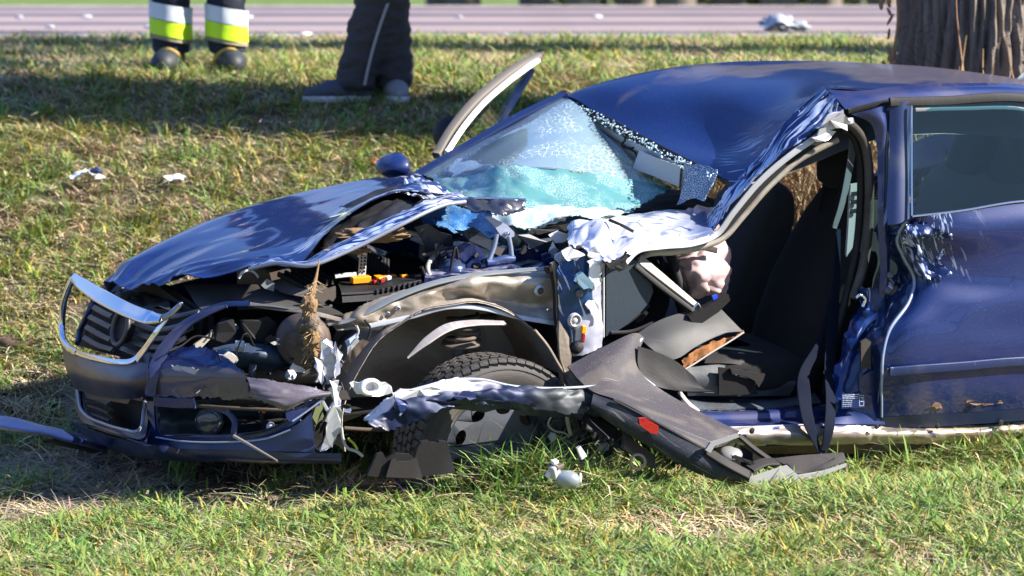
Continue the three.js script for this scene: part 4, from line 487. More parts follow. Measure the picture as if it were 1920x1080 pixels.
  const sb = sheet('sill', car, M.paint, [[[.787,.292,.69],[1.012,.285,.69],[1.22,.286,.69],[1.424,.29,.7],[1.563,.288,.7]], [[.788,.292,.73],[.992,.287,.73],[1.198,.289,.73],[1.408,.287,.73],[1.546,.284,.73]], [[.795,.269,.76],[.978,.264,.76],[1.184,.262,.76],[1.393,.26,.76],[1.531,.258,.76]], [[.78,.273,.81],[.952,.268,.81],[1.157,.264,.81],[1.366,.258,.81],[1.503,.252,.81]], [[.772,.271,.845],[.934,.267,.845],[1.136,.264,.85],[1.341,.257,.855],[1.477,.251,.855]]], { nu: 50, nv: 24, soft: 0.003, softFreq: 8 });
  tube('sill_seam', sb, M.bareBlueEdge, [[.81,.272,.85],[.972,.268,.85],[1.135,.266,.85],[1.26,.26,.85]], 0.003, { n: 30 });
  sheet('sill_skirt', car, M.bareBlue, [[[.77,.272,.85],[1.03,.266,.855],[1.335,.258,.865],[1.467,.246,.855],[1.681,.236,.855],[1.915,.233,.86],[2.035,.239,.86], [2.4, .255, .86]], [[.781,.249,.872],[1.022,.242,.875],[1.329,.232,.88],[1.454,.226,.882],[1.665,.219,.884],[1.902,.217,.884],[2.024,.218,.88], [2.4, .235, .88]], [[.814,.209,.85],[1.037,.202,.852],[1.344,.192,.858],[1.469,.188,.86],[1.683,.179,.86],[1.921,.175,.86],[2.048,.172,.85], [2.4, .2, .85]]], { nu: 110, nv: 16, amp: 0.006, freq: 18, tw: 768, th: 96, ctex: (u, v, p, s, t) => mixc(mixc([0.46, 0.37, 0.28], [0.20, 0.18, 0.17], smooth(-.02, 0.22, fbm(s * 7, t * 20, 2, 5))), [0.02, 0.04, 0.12], smooth(.34, .28, u) * .35 + .8 * smooth(0.28, 0.36, fbm(s * 9, t * 26, 8, 5))) });
  sheet('sill_flange', car, M.iron, [[[.822,.205,.835],[1.355,.187,.84],[2.055,.168,.84], [2.4, .2, .84]], [[.853,.168,.8],[1.375,.148,.81],[2.078,.124,.81], [2.4, .17, .81]]], { nu: 30, nv: 5, soft: 0.006, softFreq: 9 });
  for (const [q, s] of [[[.931,.265,.89], .011], [[1.41,.258,.895], .01], [[1.651,.249,.895], .01], [[1.909,.247,.89], .012]]) lathe('jacking_plug', car, M.black, [[0, 0.004], [s * .8, 0.004], [s, 0]], q, [0.1, 0, 1], 14);
  // tail beyond the door: rear wing, boot, rear window, rear wheel
  sheet('rear_wing', car, M.paint, [[[2.6, 1.02, .83], [2.95, 1.02, .80], [3.35, .99, .74], [3.62, .95, .66]], [[2.6, .8, .905], [2.95, .82, .90], [3.35, .8, .87], [3.7, .76, .76]], [[2.6, .6, .92], [2.95, .66, .93], [3.35, .58, .89], [3.74, .55, .76]], [[2.6, .3, .89], [2.95, .62, .92], [3.3, .3, .86], [3.7, .3, .74]]], { nu: 40, nv: 30 });
  sheet('boot_lid', car, M.paint, [[[2.98, 1.04, -.6], [2.98, 1.07, 0], [2.98, 1.04, .6]], [[3.5, 1.0, -.62], [3.52, 1.03, 0], [3.5, 1.0, .62]], [[3.68, .7, -.66], [3.74, .7, 0], [3.68, .7, .66]], [[3.7, .35, -.66], [3.78, .35, 0], [3.7, .35, .66]]], { nu: 24, nv: 30 });
  sheet('rear_window', car, M.tinted, [[[2.76, 1.27, -.52], [2.8, 1.29, 0], [2.76, 1.27, .52]], [[3.0, 1.04, -.6], [3.0, 1.06, 0], [3.0, 1.04, .6]]], { nu: 12, nv: 8, thick: 0 });
  sheet('rear_pillar', car, M.paint, [[[2.55, 1.22, .68], [2.75, 1.24, .63], [2.84, 1.22, .55]], [[2.6, 1.05, .80], [2.9, 1.05, .74], [3.02, 1.04, .63]]], { nu: 14, nv: 12 });
  sheet('far_side', car, M.paint, [[[1.42, .55, -.88], [2.1, .62, -.88], [2.55, .98, -.84], [3.62, .96, -.68]], [[1.42, .45, -.9], [2.2, .5, -.91], [2.95, .64, -.9], [3.74, .6, -.76]], [[1.42, .24, -.85], [2.2, .26, -.87], [2.95, .6, -.88], [3.7, .3, -.74]]], { nu: 40, nv: 20 });
  strap('far_middle_pillar', car, M.navyPlastic, [[1.48, 1.30, -.62], [1.46, 1.15, -.70], [1.44, .95, -.82]], 0.09, 0.03, [0, 0, 1]);
  strap('far_rear_pillar', car, M.lightPlastic, [[2.8, 1.25, -.56], [2.9, 1.13, -.66], [3.0, 1.0, -.76]], 0.16, 0.03, [0, 0, 1]);
  const rw = new THREE.Group(); rw.name = 'rear_wheel'; car.add(rw);
  for (const z of [.76, -.76]) { lathe('tyre', rw, M.rubber, [[.2, -.1], [.28, -.105], [.315, -.08], [.318, 0], [.315, .08], [.28, .105], [.2, .1]], [2.71, .31, z], [0, 0, 1], 40); lathe('rim', rw, M.steel, [[.03, .06], [.1, .05], [.17, .03], [.2, .09]], [2.71, .31, z], [0, 0, Math.sign(z)], 32); }
}
// ---- glass and front header
{
  sheet('windscreen', car, M.cracked, [[[.276,.907,-.55],[.389,.969,-.55],[.502,1.029,-.55],[.617,1.088,-.55],[.721,1.141,-.55],[.831,1.192,-.55]], [[.281,.911,-.42],[.38,.987,-.4],[.483,1.052,-.38],[.588,1.109,-.36],[.711,1.148,-.38],[.816,1.176,-.4]], [[.27,.926,-.25],[.359,1.01,-.2],[.461,1.064,-.18],[.584,1.101,-.18],[.718,1.113,-.2],[.833,1.109,-.22]], [[.262,.941,-.08],[.335,1.021,-.02],[.436,1.055,0],[.56,1.068,.02],[.705,1.059,.02],[.863,1.036,0]], [[.269,.955,0],[.322,1.031,.08],[.425,1.037,.1],[.554,1.033,.13],[.711,1.011,.15],[.917,.975,.18]]], { nu: 60, nv: 40, thick: 0.004, soft: 0.006, softFreq: 6 });
  const lo = sheet('windscreen_fold', car, M.crazed, [[[.212,.932,-.3],[.268,.976,-.1],[.324,1.039,.06],[.441,1.035,.11],[.628,1.024,.15],[.918,.976,.2]], [[.182,.92,-.18],[.231,.953,.02],[.309,1.004,.14],[.418,.998,.19],[.598,.991,.22],[.818,.956,.26]], [[.148,.916,-.02],[.201,.933,.12],[.287,.968,.22],[.4,.96,.26],[.548,.957,.29],[.739,.94,.32]], [[.139,.896,.08],[.189,.908,.2],[.274,.932,.28],[.4,.931,.31],[.532,.93,.33],[.684,.931,.35]]], { nu: 70, nv: 40, amp: 0.012, freq: 8, jag: 0.014, thick: 0.005 });
  sheet('frosted_edge', lo, M.milky, [[[.249,.959,.24],[.348,.942,.29],[.451,.937,.33],[.562,.939,.35],[.685,.934,.37]], [[.2,.926,.29],[.308,.92,.34],[.409,.925,.38],[.52,.93,.4],[.636,.929,.41]], [[.191,.889,.34],[.274,.889,.4],[.378,.916,.43],[.483,.919,.44],[.577,.93,.45]]], { nu: 50, nv: 26, amp: 0.022, freq: 9, jag: 0.02, thick: 0.004 });
  sheet('blue_glass_drape', lo, P({ map: fine(crackTex(40, 0.2, [0.02, 0.10, 0.30], [0.25, 0.45, 0.65], 37, 0.0)), roughness: 0.25, clearcoat: 0.6 }), [[[.051,.905,.05],[.143,.902,.12],[.209,.908,.2],[.255,.91,.28]], [[.005,.881,.12],[.092,.875,.2],[.177,.865,.26],[.231,.866,.32]], [[-.016,.871,.2],[.062,.844,.28],[.144,.835,.32],[.224,.855,.36]]], { nu: 40, nv: 26, amp: 0.02, freq: 10, jag: 0.02 });
  plate('glass_shard', car, P({ map: fine(crackTex(30, 0.2, [0.08, 0.15, 0.30], [0.6, 0.7, 0.8], 47, 0.2)), roughness: 0.2, transmission: 0.25, thickness: 0, name: 'shard' }), [[.839,1.109,.44],[.912,1.1,.55],[.896,1.053,.56],[.873,.99,.55],[.852,.993,.5],[.832,.973,.47],[.818,.961,.45],[.842,1.026,.45]], { sub: 0.02, jag: 0.006, thick: 0.005, seed: 4 });
  strap('header_seal', car, M.black, [[.831,1.19,-.55],[.853,1.156,-.27],[.878,1.123,0],[.896,1.096,.27],[.929,1.07,.5]], 0.03, 0.012, [-.6, .6, .2], { n: 40 });
  { // crumbs of safety glass along the header and the far screen edge
    const r = rng(8), gs = [], line = [[.835,1.174,-.47],[.853,1.152,-.27],[.878,1.119,0],[.897,1.089,.27],[.898,1.076,.56]].map(V), c = new THREE.CatmullRomCurve3(line); for (let i = 0; i < 420; i++) { const q = c.getPoint(Math.pow(r(), 0.8)), s = 0.0025 + 0.004 * r(), g = new THREE.BoxGeometry(s, s * 0.8, s); g.rotateX(r() * 3); g.rotateY(r() * 3); g.translate(q.x - 0.012 + (r() - .5) * 0.03, q.y + 0.004 + (r() - .5) * 0.028, q.z + (r() - .5) * 0.02); gs.push(g); }
    const m = put('glass_crumbs', mergeGeometries(gs), P({ color: lin(0.55, 0.72, 0.82), roughness: 0.1, clearcoat: 1 }), car); m.userData.kind = 'stuff';
  }
  // headlining, visor and lamp panel seen behind the gap under the header
  sheet('headlining', car, M.lightPlastic, [[[.99, 1.12, -.45], [1.02, 1.10, 0], [1.05, 1.00, .42]], [[1.25, 1.18, -.45], [1.25, 1.17, 0], [1.25, 1.06, .42]], [[1.6, 1.25, -.45], [1.6, 1.26, 0], [1.6, 1.2, .5]], [[2.6, 1.2, -.45], [2.6, 1.22, 0], [2.6, 1.16, .5]]], { nu: 12, nv: 20 });
  sheet('header_trim', car, M.lightPlastic, [[[.84,1.149,-.42],[.856,1.122,-.18],[.877,1.1,.05],[.887,1.079,.35]], [[.858,1.133,-.42],[.868,1.099,-.18],[.879,1.073,.05],[.889,1.055,.35]]], { nu: 20, nv: 4 });
  sheet('sun_visor', car, M.lightPlastic, [[[.872,1.082,.05],[.879,1.081,.2],[.894,1.078,.34]], [[.849,1.019,.05],[.873,1.015,.2],[.893,1.006,.34]]], { nu: 12, nv: 6, thick: 0.02 });
  sheet('sun_visor', car, P({ color: lin(0.30, 0.31, 0.29), roughness: 0.6 }), [[[.858,1.123,-.36],[.867,1.102,-.2],[.88,1.077,-.02]], [[.912,1.066,-.34],[.913,1.042,-.2],[.911,1.026,-.02]]], { nu: 12, nv: 6, thick: 0.015 });
  tube('visor_wire', car, M.black, [[.848,1.13,-.08],[.853,1.108,-.07],[.841,1.089,-.07],[.862,1.08,-.05],[.881,1.092,-.02]], 0.004);
  strap('far_front_pillar', car, M.navyPlastic, [[.253,.898,-.57],[.376,.966,-.57],[.5,1.034,-.57],[.624,1.101,-.57],[.839,1.199,-.57]], 0.035, 0.03, [-.4, .7, .3], { n: 30 });
}
// ---- cabin
{
  const flr = sheet('floor_pan', car, M.fabric, [[[.3, .50, -.75], [.3, .5, 0], [.3, .5, .72]], [[.6, .30, -.75], [.6, .34, 0], [.6, .30, .7]], [[1.2, .27, -.75], [1.2, .36, 0], [1.2, .27, .66]], [[2.5, .28, -.75], [2.5, .36, 0], [2.5, .28, .7]]], { nu: 24, nv: 24, soft: 0.01, softFreq: 8 });
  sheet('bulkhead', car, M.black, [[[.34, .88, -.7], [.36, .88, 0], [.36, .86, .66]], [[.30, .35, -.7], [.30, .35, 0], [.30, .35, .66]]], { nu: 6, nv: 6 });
  const seat = (name, o, mat) => { const g = new THREE.Group(); g.name = name; car.add(g);
    loft('backrest', g, mat, o.back, { e: 0.55, wr: 0.03, m: 28 }); loft('headrest', g, mat, o.head, { e: 0.7, m: 18 }); loft('cushion', g, mat, o.cush, { e: 0.5, m: 16, wr: 0.03 });
    for (const z of [-0.06, 0.06]) tube('headrest_post', g, M.black, [[o.head[0][0] - 0.02, o.head[0][1] - 0.09, o.head[0][2] + z], [o.head[0][0], o.head[0][1] + 0.03, o.head[0][2] + z]], 0.006); return g; };
  seat('driver_seat', { back: [[1.37, .38, .38, .05, .18], [1.38, .42, .38, .12, .24], [1.42, .60, .38, .11, .25], [1.49, .80, .38, .09, .24], [1.53, .93, .38, .065, .2], [1.54, .985, .38, .05, .15], [1.55, .995, .38, .01, .04]], head: [[1.47, 1.0, .37, .01, .03], [1.48, 1.015, .37, .045, .10], [1.5, 1.09, .37, .06, .125], [1.52, 1.16, .37, .05, .115], [1.52, 1.185, .37, .01, .03]], cush: [[1.16, .30, .38, .24, .2], [1.14, .36, .38, .26, .25], [1.12, .43, .38, .25, .24], [1.11, .45, .38, .05, .05]] }, M.fabric);
  seat('passenger_seat', { back: [[1.38, .32, -.36, .05, .18], [1.40, .36, -.36, .11, .24], [1.46, .56, -.36, .10, .25], [1.54, .78, -.36, .085, .24], [1.57, .87, -.36, .06, .2], [1.58, .905, -.36, .03, .12], [1.58, .91, -.36, .01, .04]], head: [[1.68, 1.10, -.36, .01, .03], [1.69, 1.12, -.36, .05, .10], [1.71, 1.17, -.36, .055, .125], [1.72, 1.2, -.36, .01, .03]], cush: [[1.2, .30, -.36, .24, .2], [1.18, .36, -.36, .26, .25], [1.16, .43, -.36, .25, .24], [1.15, .45, -.36, .05, .05]] }, M.fabricGrey);
  const rb = new THREE.Group(); rb.name = 'rear_bench'; car.add(rb);
  loft('backrest', rb, M.fabricGrey, [[2.30, .40, 0, .08, .6], [2.38, .6, 0, .10, .66], [2.50, .85, 0, .08, .66], [2.54, .93, 0, .05, .6], [2.55, .94, 0, .01, .1]], { e: 0.4 });
  for (const [x, z] of [[2.42, .33], [2.52, -.14], [2.5, -.42]]) loft('headrest', rb, M.fabric, [[x, .90, z, .01, .03], [x, .92, z, .045, .12], [x + .03, 1.0, z, .05, .13], [x + .05, 1.07, z, .04, .11], [x + .05, 1.09, z, .01, .03]], { e: 0.7 });
  loft('cushion', rb, M.fabricGrey, [[2.05, .30, 0, .26, .66], [2.05, .42, 0, .28, .68], [2.05, .47, 0, .2, .6], [2.05, .475, 0, .02, .1]], { e: 0.4 });
  // seat base covers by the sill
  sheet('seat_cover', car, M.midPlastic, [[[.812,.422,.6],[.966,.427,.6],[1.133,.401,.6],[1.24,.376,.6]], [[.805,.379,.62],[.959,.379,.62],[1.125,.366,.62],[1.231,.356,.62]], [[.829,.323,.6],[.973,.317,.6],[1.14,.31,.6],[1.224,.31,.6]]], { nu: 30, nv: 12, soft: 0.006, softFreq: 9 });
  plate('seat_lever', car, M.greyPlastic, [[.96,.425,.64],[1.096,.4,.64],[1.089,.378,.64],[1.074,.354,.64],[1.056,.379,.64],[1.019,.396,.64],[.967,.406,.64]], { thick: 0.012 });
  plate('seat_panel', car, M.plastic, [[.922,.428,.63],[.963,.422,.63],[.994,.393,.63],[1.061,.377,.63],[1.077,.327,.63],[.929,.33,.63]], { thick: 0.008 });
  sheet('seat_side_shield', car, M.plastic, [[[.921,.465,.56],[1.035,.461,.58],[1.163,.422,.58],[1.25,.381,.58]], [[.883,.434,.6],[1.002,.428,.61],[1.129,.392,.61],[1.22,.36,.6]]], { nu: 20, nv: 6 });
  // dashboard, steering wheel, spent airbag
  sheet('dashboard', car, M.plastic, [[[.42, .86, -.72], [.44, .88, 0], [.46, .84, .6]], [[.66, .86, -.7], [.68, .87, -.1], [.70, .80, .55]], [[.72, .70, -.7], [.74, .70, -.1], [.76, .64, .55]], [[.66, .5, -.7], [.66, .5, 0], [.66, .48, .55]]], { nu: 24, nv: 20, amp: 0.02, freq: 5 });
  sheet('instrument_hood', car, M.plastic, [[[.814,.893,-.15],[.969,.923,-.12],[1.129,.913,-.05],[1.141,.904,.1]], [[.721,.888,.1],[.867,.9,.12],[.985,.908,.2],[1.03,.91,.3]], [[.65,.882,.3],[.773,.892,.34],[.897,.9,.38],[.97,.906,.42]]], { nu: 24, nv: 18, amp: .015, freq: 8 });
  plate('dash_end_panel', car, P({ color: lin(0.022, 0.036, 0.055), roughness: 0.6, bumpMap: speckTex, bumpScale: 0.0006 }), [[.434,.812,.7],[.498,.821,.7],[.551,.827,.7],[.579,.792,.7],[.603,.755,.7],[.613,.718,.7],[.6,.682,.7],[.568,.646,.7],[.525,.611,.7],[.484,.585,.7],[.449,.572,.7]], { thick: 0.02 });
  tube('dash_edge', car, M.lightPlastic, [[.422,.823,.72],[.43,.7,.72],[.438,.569,.72]], 0.005);
  const sw = new THREE.Group(); sw.name = 'steering_wheel'; car.add(sw);
  { const c = [.833,.717,.42], g = new THREE.TorusGeometry(0.17, 0.017, 12, 40); g.rotateY(1.25); g.rotateZ(0.35); g.translate(...c); put('wheel_rim', g, M.plastic, sw); const h = new THREE.SphereGeometry(0.065, 16, 12); h.scale(0.5, 1, 1); h.translate(...c); put('hub', h, M.plastic, sw); for (const a of [0.2, 2.9, 4.7]) { const d = new THREE.Vector3(0, Math.sin(a), Math.cos(a)).multiplyScalar(0.165); put('spoke', tubeGeo([c, [c[0] + d.y * -.3, c[1] + d.y, c[2] + d.z]], 0.012), M.plastic, sw); } }
  sheet('airbag', car, M.airbag, [[[.768,.802,.44],[.8,.84,.47],[.861,.867,.5],[.922,.884,.52],[.98,.857,.46]], [[.755,.776,.5],[.79,.803,.55],[.845,.822,.58],[.927,.82,.56],[1.008,.762,.46]], [[.783,.738,.52],[.8,.744,.58],[.845,.754,.61],[.927,.744,.57],[1.013,.696,.46]], [[.828,.696,.5],[.84,.692,.56],[.885,.686,.58],[.947,.676,.54],[1.012,.652,.46]], [[.875,.662,.46],[.887,.649,.5],[.928,.64,.5],[.969,.639,.48],[1.011,.635,.44]]], { nu: 60, nv: 60, amp: 0.035, freq: 11, soft: 0.012, softFreq: 20 });
  sheet('airbag_tail', car, M.airbag, [[[.85,.936,.45],[.896,.948,.46],[.928,.962,.5]], [[.837,.919,.5],[.878,.922,.52],[.934,.926,.53]], [[.841,.867,.5],[.881,.879,.52],[.963,.879,.5]]], { nu: 20, nv: 20, amp: 0.03, freq: 14 });
  strap('airbag_strap', car, M.greyPlastic, [[.805,.846,.6],[.85,.841,.6],[.904,.829,.6]], 0.02, 0.008, [0, .4, 1]);
  const bar = strap('trim_bar', car, P({ color: lin(0.55, 0.54, 0.50), roughness: 0.4, map: grimeTex }), [[.563,.827,.7],[.64,.767,.72],[.769,.668,.74]], [0.042, 0.036, 0.022], 0.012, [0.3, 0.6, 0.8]);
  strap('trim_bar_edge', bar, M.plastic, [[.538,.809,.72],[.622,.745,.735],[.753,.652,.75]], [0.018, 0.02, 0.016], 0.014, [0.3, 0.3, 1]);
  tube('trim_bar_clip', bar, M.chrome, [[.745,.653,.75],[.767,.678,.75],[.776,.659,.75],[.758,.638,.75]], 0.005);
  const stalk = plate('control_pod', car, M.plastic, [[.721,.642,.75],[.752,.656,.75],[.822,.694,.75],[.865,.715,.75],[.874,.693,.75],[.833,.654,.75],[.775,.619,.75],[.744,.609,.75]], { thick: 0.03 });
  plate('pod_face', stalk, P({ color: lin(0.42, 0.50, 0.85), roughness: 0.35 }), [[.733,.64,.756],[.808,.674,.756],[.813,.659,.756],[.775,.638,.756],[.745,.612,.756]], { thick: 0.004 });
  plate('pod_clip', stalk, M.blueBit, [[.813,.705,.758],[.829,.712,.758],[.843,.684,.758],[.823,.681,.758]], { thick: 0.008 });
  for (const [a, b, w] of [[[.608,.672,.7], [.464,.582,.7], .018], [[.621,.612,.72], [.465,.583,.72], .012], [[.621,.642,.66], [.58,.61,.66], .02]]) strap('dash_bracket', car, M.plastic, [a, [(a[0] + b[0]) / 2, (a[1] + b[1]) / 2 - 0.012, a[2]], b], w, 0.012, [0, .3, 1]);
}
// ---- bonnet
{
  const RED = [0.10, 0.008, 0.022];
  const rows = [[[-.973,.591,-.36],[-.952,.601,-.22],[-.919,.624,-.09],[-.884,.651,.04],[-.85,.708,.16]], [[-.896,.634,-.42],[-.862,.658,-.25],[-.826,.679,-.08],[-.793,.706,.08],[-.761,.712,.22]], [[-.752,.692,-.47],[-.724,.721,-.25],[-.696,.739,-.02],[-.673,.757,.2],[-.649,.77,.34]], [[-.596,.742,-.51],[-.562,.777,-.25],[-.543,.796,.03],[-.551,.8,.3],[-.556,.78,.43]], [[-.413,.799,-.53],[-.39,.831,-.27],[-.385,.847,0],[-.402,.858,.22],[-.415,.869,.33]], [[-.21,.846,-.54],[-.21,.877,-.28],[-.221,.892,-.04],[-.279,.914,.16],[-.301,.924,.26]], [[-.038,.88,-.54],[-.048,.909,-.3],[-.074,.928,-.08],[-.151,.953,.1],[-.173,.965,.2]], [[.091,.902,-.54],[.08,.929,-.33],[.047,.951,-.12],[-.019,.965,.02],[-.054,.973,.14]], [[.204,.918,-.5],[.187,.936,-.3],[.16,.948,-.12],[.132,.954,.05],[.12,.958,.18]]].map(r => [[r[0][0] + 0.01, r[0][1] - 0.07, r[0][2] - 0.03], ...r]);
  const h = sheet('bonnet', car, M.paintV, rows, { nu: 90, nv: 130, soft: 0.01, softFreq: 4, amp: 0.035, freq: 5, stretch: [1.6, 0.5, 1], jag: 0.006, mask: (u, v) => clamp(0.12 + smooth(.42, .05, v) * 0.9 + smooth(.82, 1, v) * 0.9), tw: 512, th: 768, ctex: (u, v, p, s, t) => { let k = mixc(BLUE, DUST, 0.45 * smooth(.35, .1, u) * smooth(-.1, .25, fbm(p.x * 7, p.z * 7, 3, 4)) + 0.4 * specks(s, t, 0.52)); k = mixc(k, SCUFF, clamp(smooth(.70, .98, u) * smooth(.3, .45, v) * streak(t, s, .25, .10, 6, 60))); return mixc(k, BARE, smooth(.90, .96, v) * streak(s, t, .4, .0, 8, 40)); } });
  sheet('bonnet_edge', h, M.bareBlue, [[[-.675,.762,.33],[-.607,.799,.4],[-.547,.796,.45],[-.424,.861,.45],[-.314,.907,.45],[-.21,.951,.45],[-.135,.977,.43],[-.063,.985,.36],[.047,.98,.3]], [[-.685,.764,.36],[-.618,.799,.43],[-.55,.797,.5],[-.432,.856,.5],[-.332,.907,.5],[-.218,.956,.49],[-.136,.982,.47],[-.06,.99,.42],[.042,.983,.36]], [[-.692,.765,.37],[-.624,.798,.45],[-.542,.804,.53],[-.428,.846,.54],[-.328,.889,.54],[-.214,.944,.54],[-.127,.976,.52],[-.055,.987,.48],[.04,.986,.42]]], { nu: 120, nv: 22, amp: 0.012, freq: 14, jag: 0.006, tw: 768, th: 96, ctex: (u, v, p, s, t) => mixc([0.005, 0.03, 0.16], mixc(SCUFF, [0.7, 0.72, 0.8], smooth(.6, .85, u)), clamp(streak(s, t, .2, .08 - .2 * smooth(.55, .95, u), 6, 60))) });
  tube('bonnet_rim', h, P({ color: lin(0.34, 0.36, 0.44), metalness: 0.5, roughness: 0.35 }), [[-.692,.763,.37],[-.626,.797,.455],[-.545,.803,.54],[-.431,.844,.55],[-.331,.888,.55],[-.218,.942,.55],[-.131,.974,.53],[-.059,.986,.49],[.036,.984,.43]], 0.0075, { n: 90, sides: 7 });
  sheet('bonnet_underside', h, M.plastic, [[[-.396,.821,0],[-.264,.88,-.05],[-.11,.925,-.1],[.087,.946,-.15]], [[-.423,.789,.22],[-.296,.874,.2],[-.149,.928,.16],[.018,.946,.08]], [[-.465,.777,.42],[-.337,.85,.42],[-.21,.904,.4],[-.073,.952,.36]]], { nu: 40, nv: 24, amp: 0.02, freq: 10 });
  const c = sheet('bonnet_corner', h, M.bareBlue, [[[.145,.936,-.35],[.148,.936,-.2],[.149,.937,-.05],[.153,.944,.1]], [[.067,.938,-.2],[.049,.943,0],[.073,.948,.14],[.131,.957,.24]], [[-.065,.947,.1],[-.047,.96,.22],[-.009,.966,.32],[.057,.973,.38]]], { nu: 50, nv: 36, amp: 0.03, freq: 13, jag: 0.02, tw: 256, th: 256, ctex: (u, v, p, s, t) => mixc([0.03, 0.07, 0.22], [0.70, 0.72, 0.80], streak(s, t, .3, -.1, 8, 40)) });
  sheet('bonnet_strip', h, P({ color: lin(0.10, 0.10, 0.12), metalness: 0.7, roughness: 0.22 }), [[[.008,.973,.34],[.072,.982,.38],[.152,.99,.42],[.243,.993,.46]], [[.018,.965,.42],[.07,.964,.46],[.13,.973,.5],[.212,.979,.52]], [[.024,.979,.46],[.064,.96,.52],[.129,.96,.55],[.192,.966,.55]]], { nu: 60, nv: 26, amp: 0.022, freq: 15, jag: 0.016 });
  tube('bonnet_strip_rim', h, M.chrome, [[0,.975,.35],[.064,.989,.4],[.144,.995,.44],[.24,.995,.47]], 0.004, { n: 40 });
  lump('turf_clump', h, M.mud, [-.294,.883,.45], [0.11, 0.022, 0.05], 0.8, 3, 2, 4); lump('turf_clump', h, M.mud, [-.385,.838,.45], [0.06, 0.016, 0.04], 0.9, 3, 5, 4);
  for (const [z, y] of [[-.95, 0], [-1.22, 1]]) { const q = y ? [.632,.966,-1.22] : [.319,.877,-.95], g = new THREE.SphereGeometry(1, 28, 20), p = g.attributes.position; for (let i = 0; i < p.count; i++) { const x = p.getX(i); p.setXYZ(i, x > 0.35 ? 0.35 + (x - 0.35) * 0.15 : x, p.getY(i) * (1 - 0.15 * Math.max(0, -x)), p.getZ(i)); } g.computeVertexNormals(); g.scale(y ? 0.05 : 0.078, y ? 0.07 : 0.05, y ? 0.06 : 0.085); g.rotateZ(y ? -0.6 : 0.12); g.translate(...q); const m = put('door_mirror', g, y ? M.plastic : M.paint, car); if (!y) put('mirror_foot', tubeGeo([q, [q[0] + 0.05, q[1] - 0.05, q[2] + 0.1], [q[0] + 0.08, q[1] - 0.07, q[2] + 0.2]], 0.025), M.plastic, m); }
  // far front door standing open
  const d = new THREE.Group(); d.name = 'open_front_door'; car.add(d);
  sheet('door_skin', d, M.paint, [[[.42, .9, -.86], [.8, .93, -1.2], [1.2, .94, -1.52]], [[.42, .55, -.9], [.8, .55, -1.25], [1.2, .55, -1.58]], [[.42, .25, -.88], [.8, .25, -1.2], [1.2, .27, -1.52]]], { nu: 16, nv: 14, thick: 0.06 });
  strap('window_frame', d, P({ color: lin(0.13, 0.115, 0.10), roughness: 0.6 }), [[.495,.909,-.98],[.582,.991,-1.06],[.707,1.079,-1.16],[.874,1.151,-1.3],[1.014,1.195,-1.42],[1.151,1.22,-1.54]], 0.034, 0.03, [-.5, .6, .5], { n: 40 });
  strap('frame_bright_strip', d, P({ color: lin(0.72, 0.72, 0.76), roughness: 0.35 }), [[.534,.923,-.97],[.628,1.004,-1.05],[.747,1.08,-1.15],[.9,1.146,-1.28],[1.029,1.185,-1.4],[1.129,1.21,-1.5]], 0.022, 0.012, [-.2, .3, 1], { n: 40 });
  strap('rear_frame', d, M.navyPlastic, [[1.09,1.178,-1.48],[1.054,1.096,-1.5],[1,1.009,-1.5],[.958,.934,-1.5]], 0.034, 0.025, [.3, 0, 1]);
  plate('window_glass', d, M.glass, [[.572,.93,-1],[.748,1.068,-1.15],[.896,1.134,-1.27],[1.05,1.171,-1.42],[1.025,1.089,-1.47],[.945,.938,-1.47]], { thick: 0.003 });
}
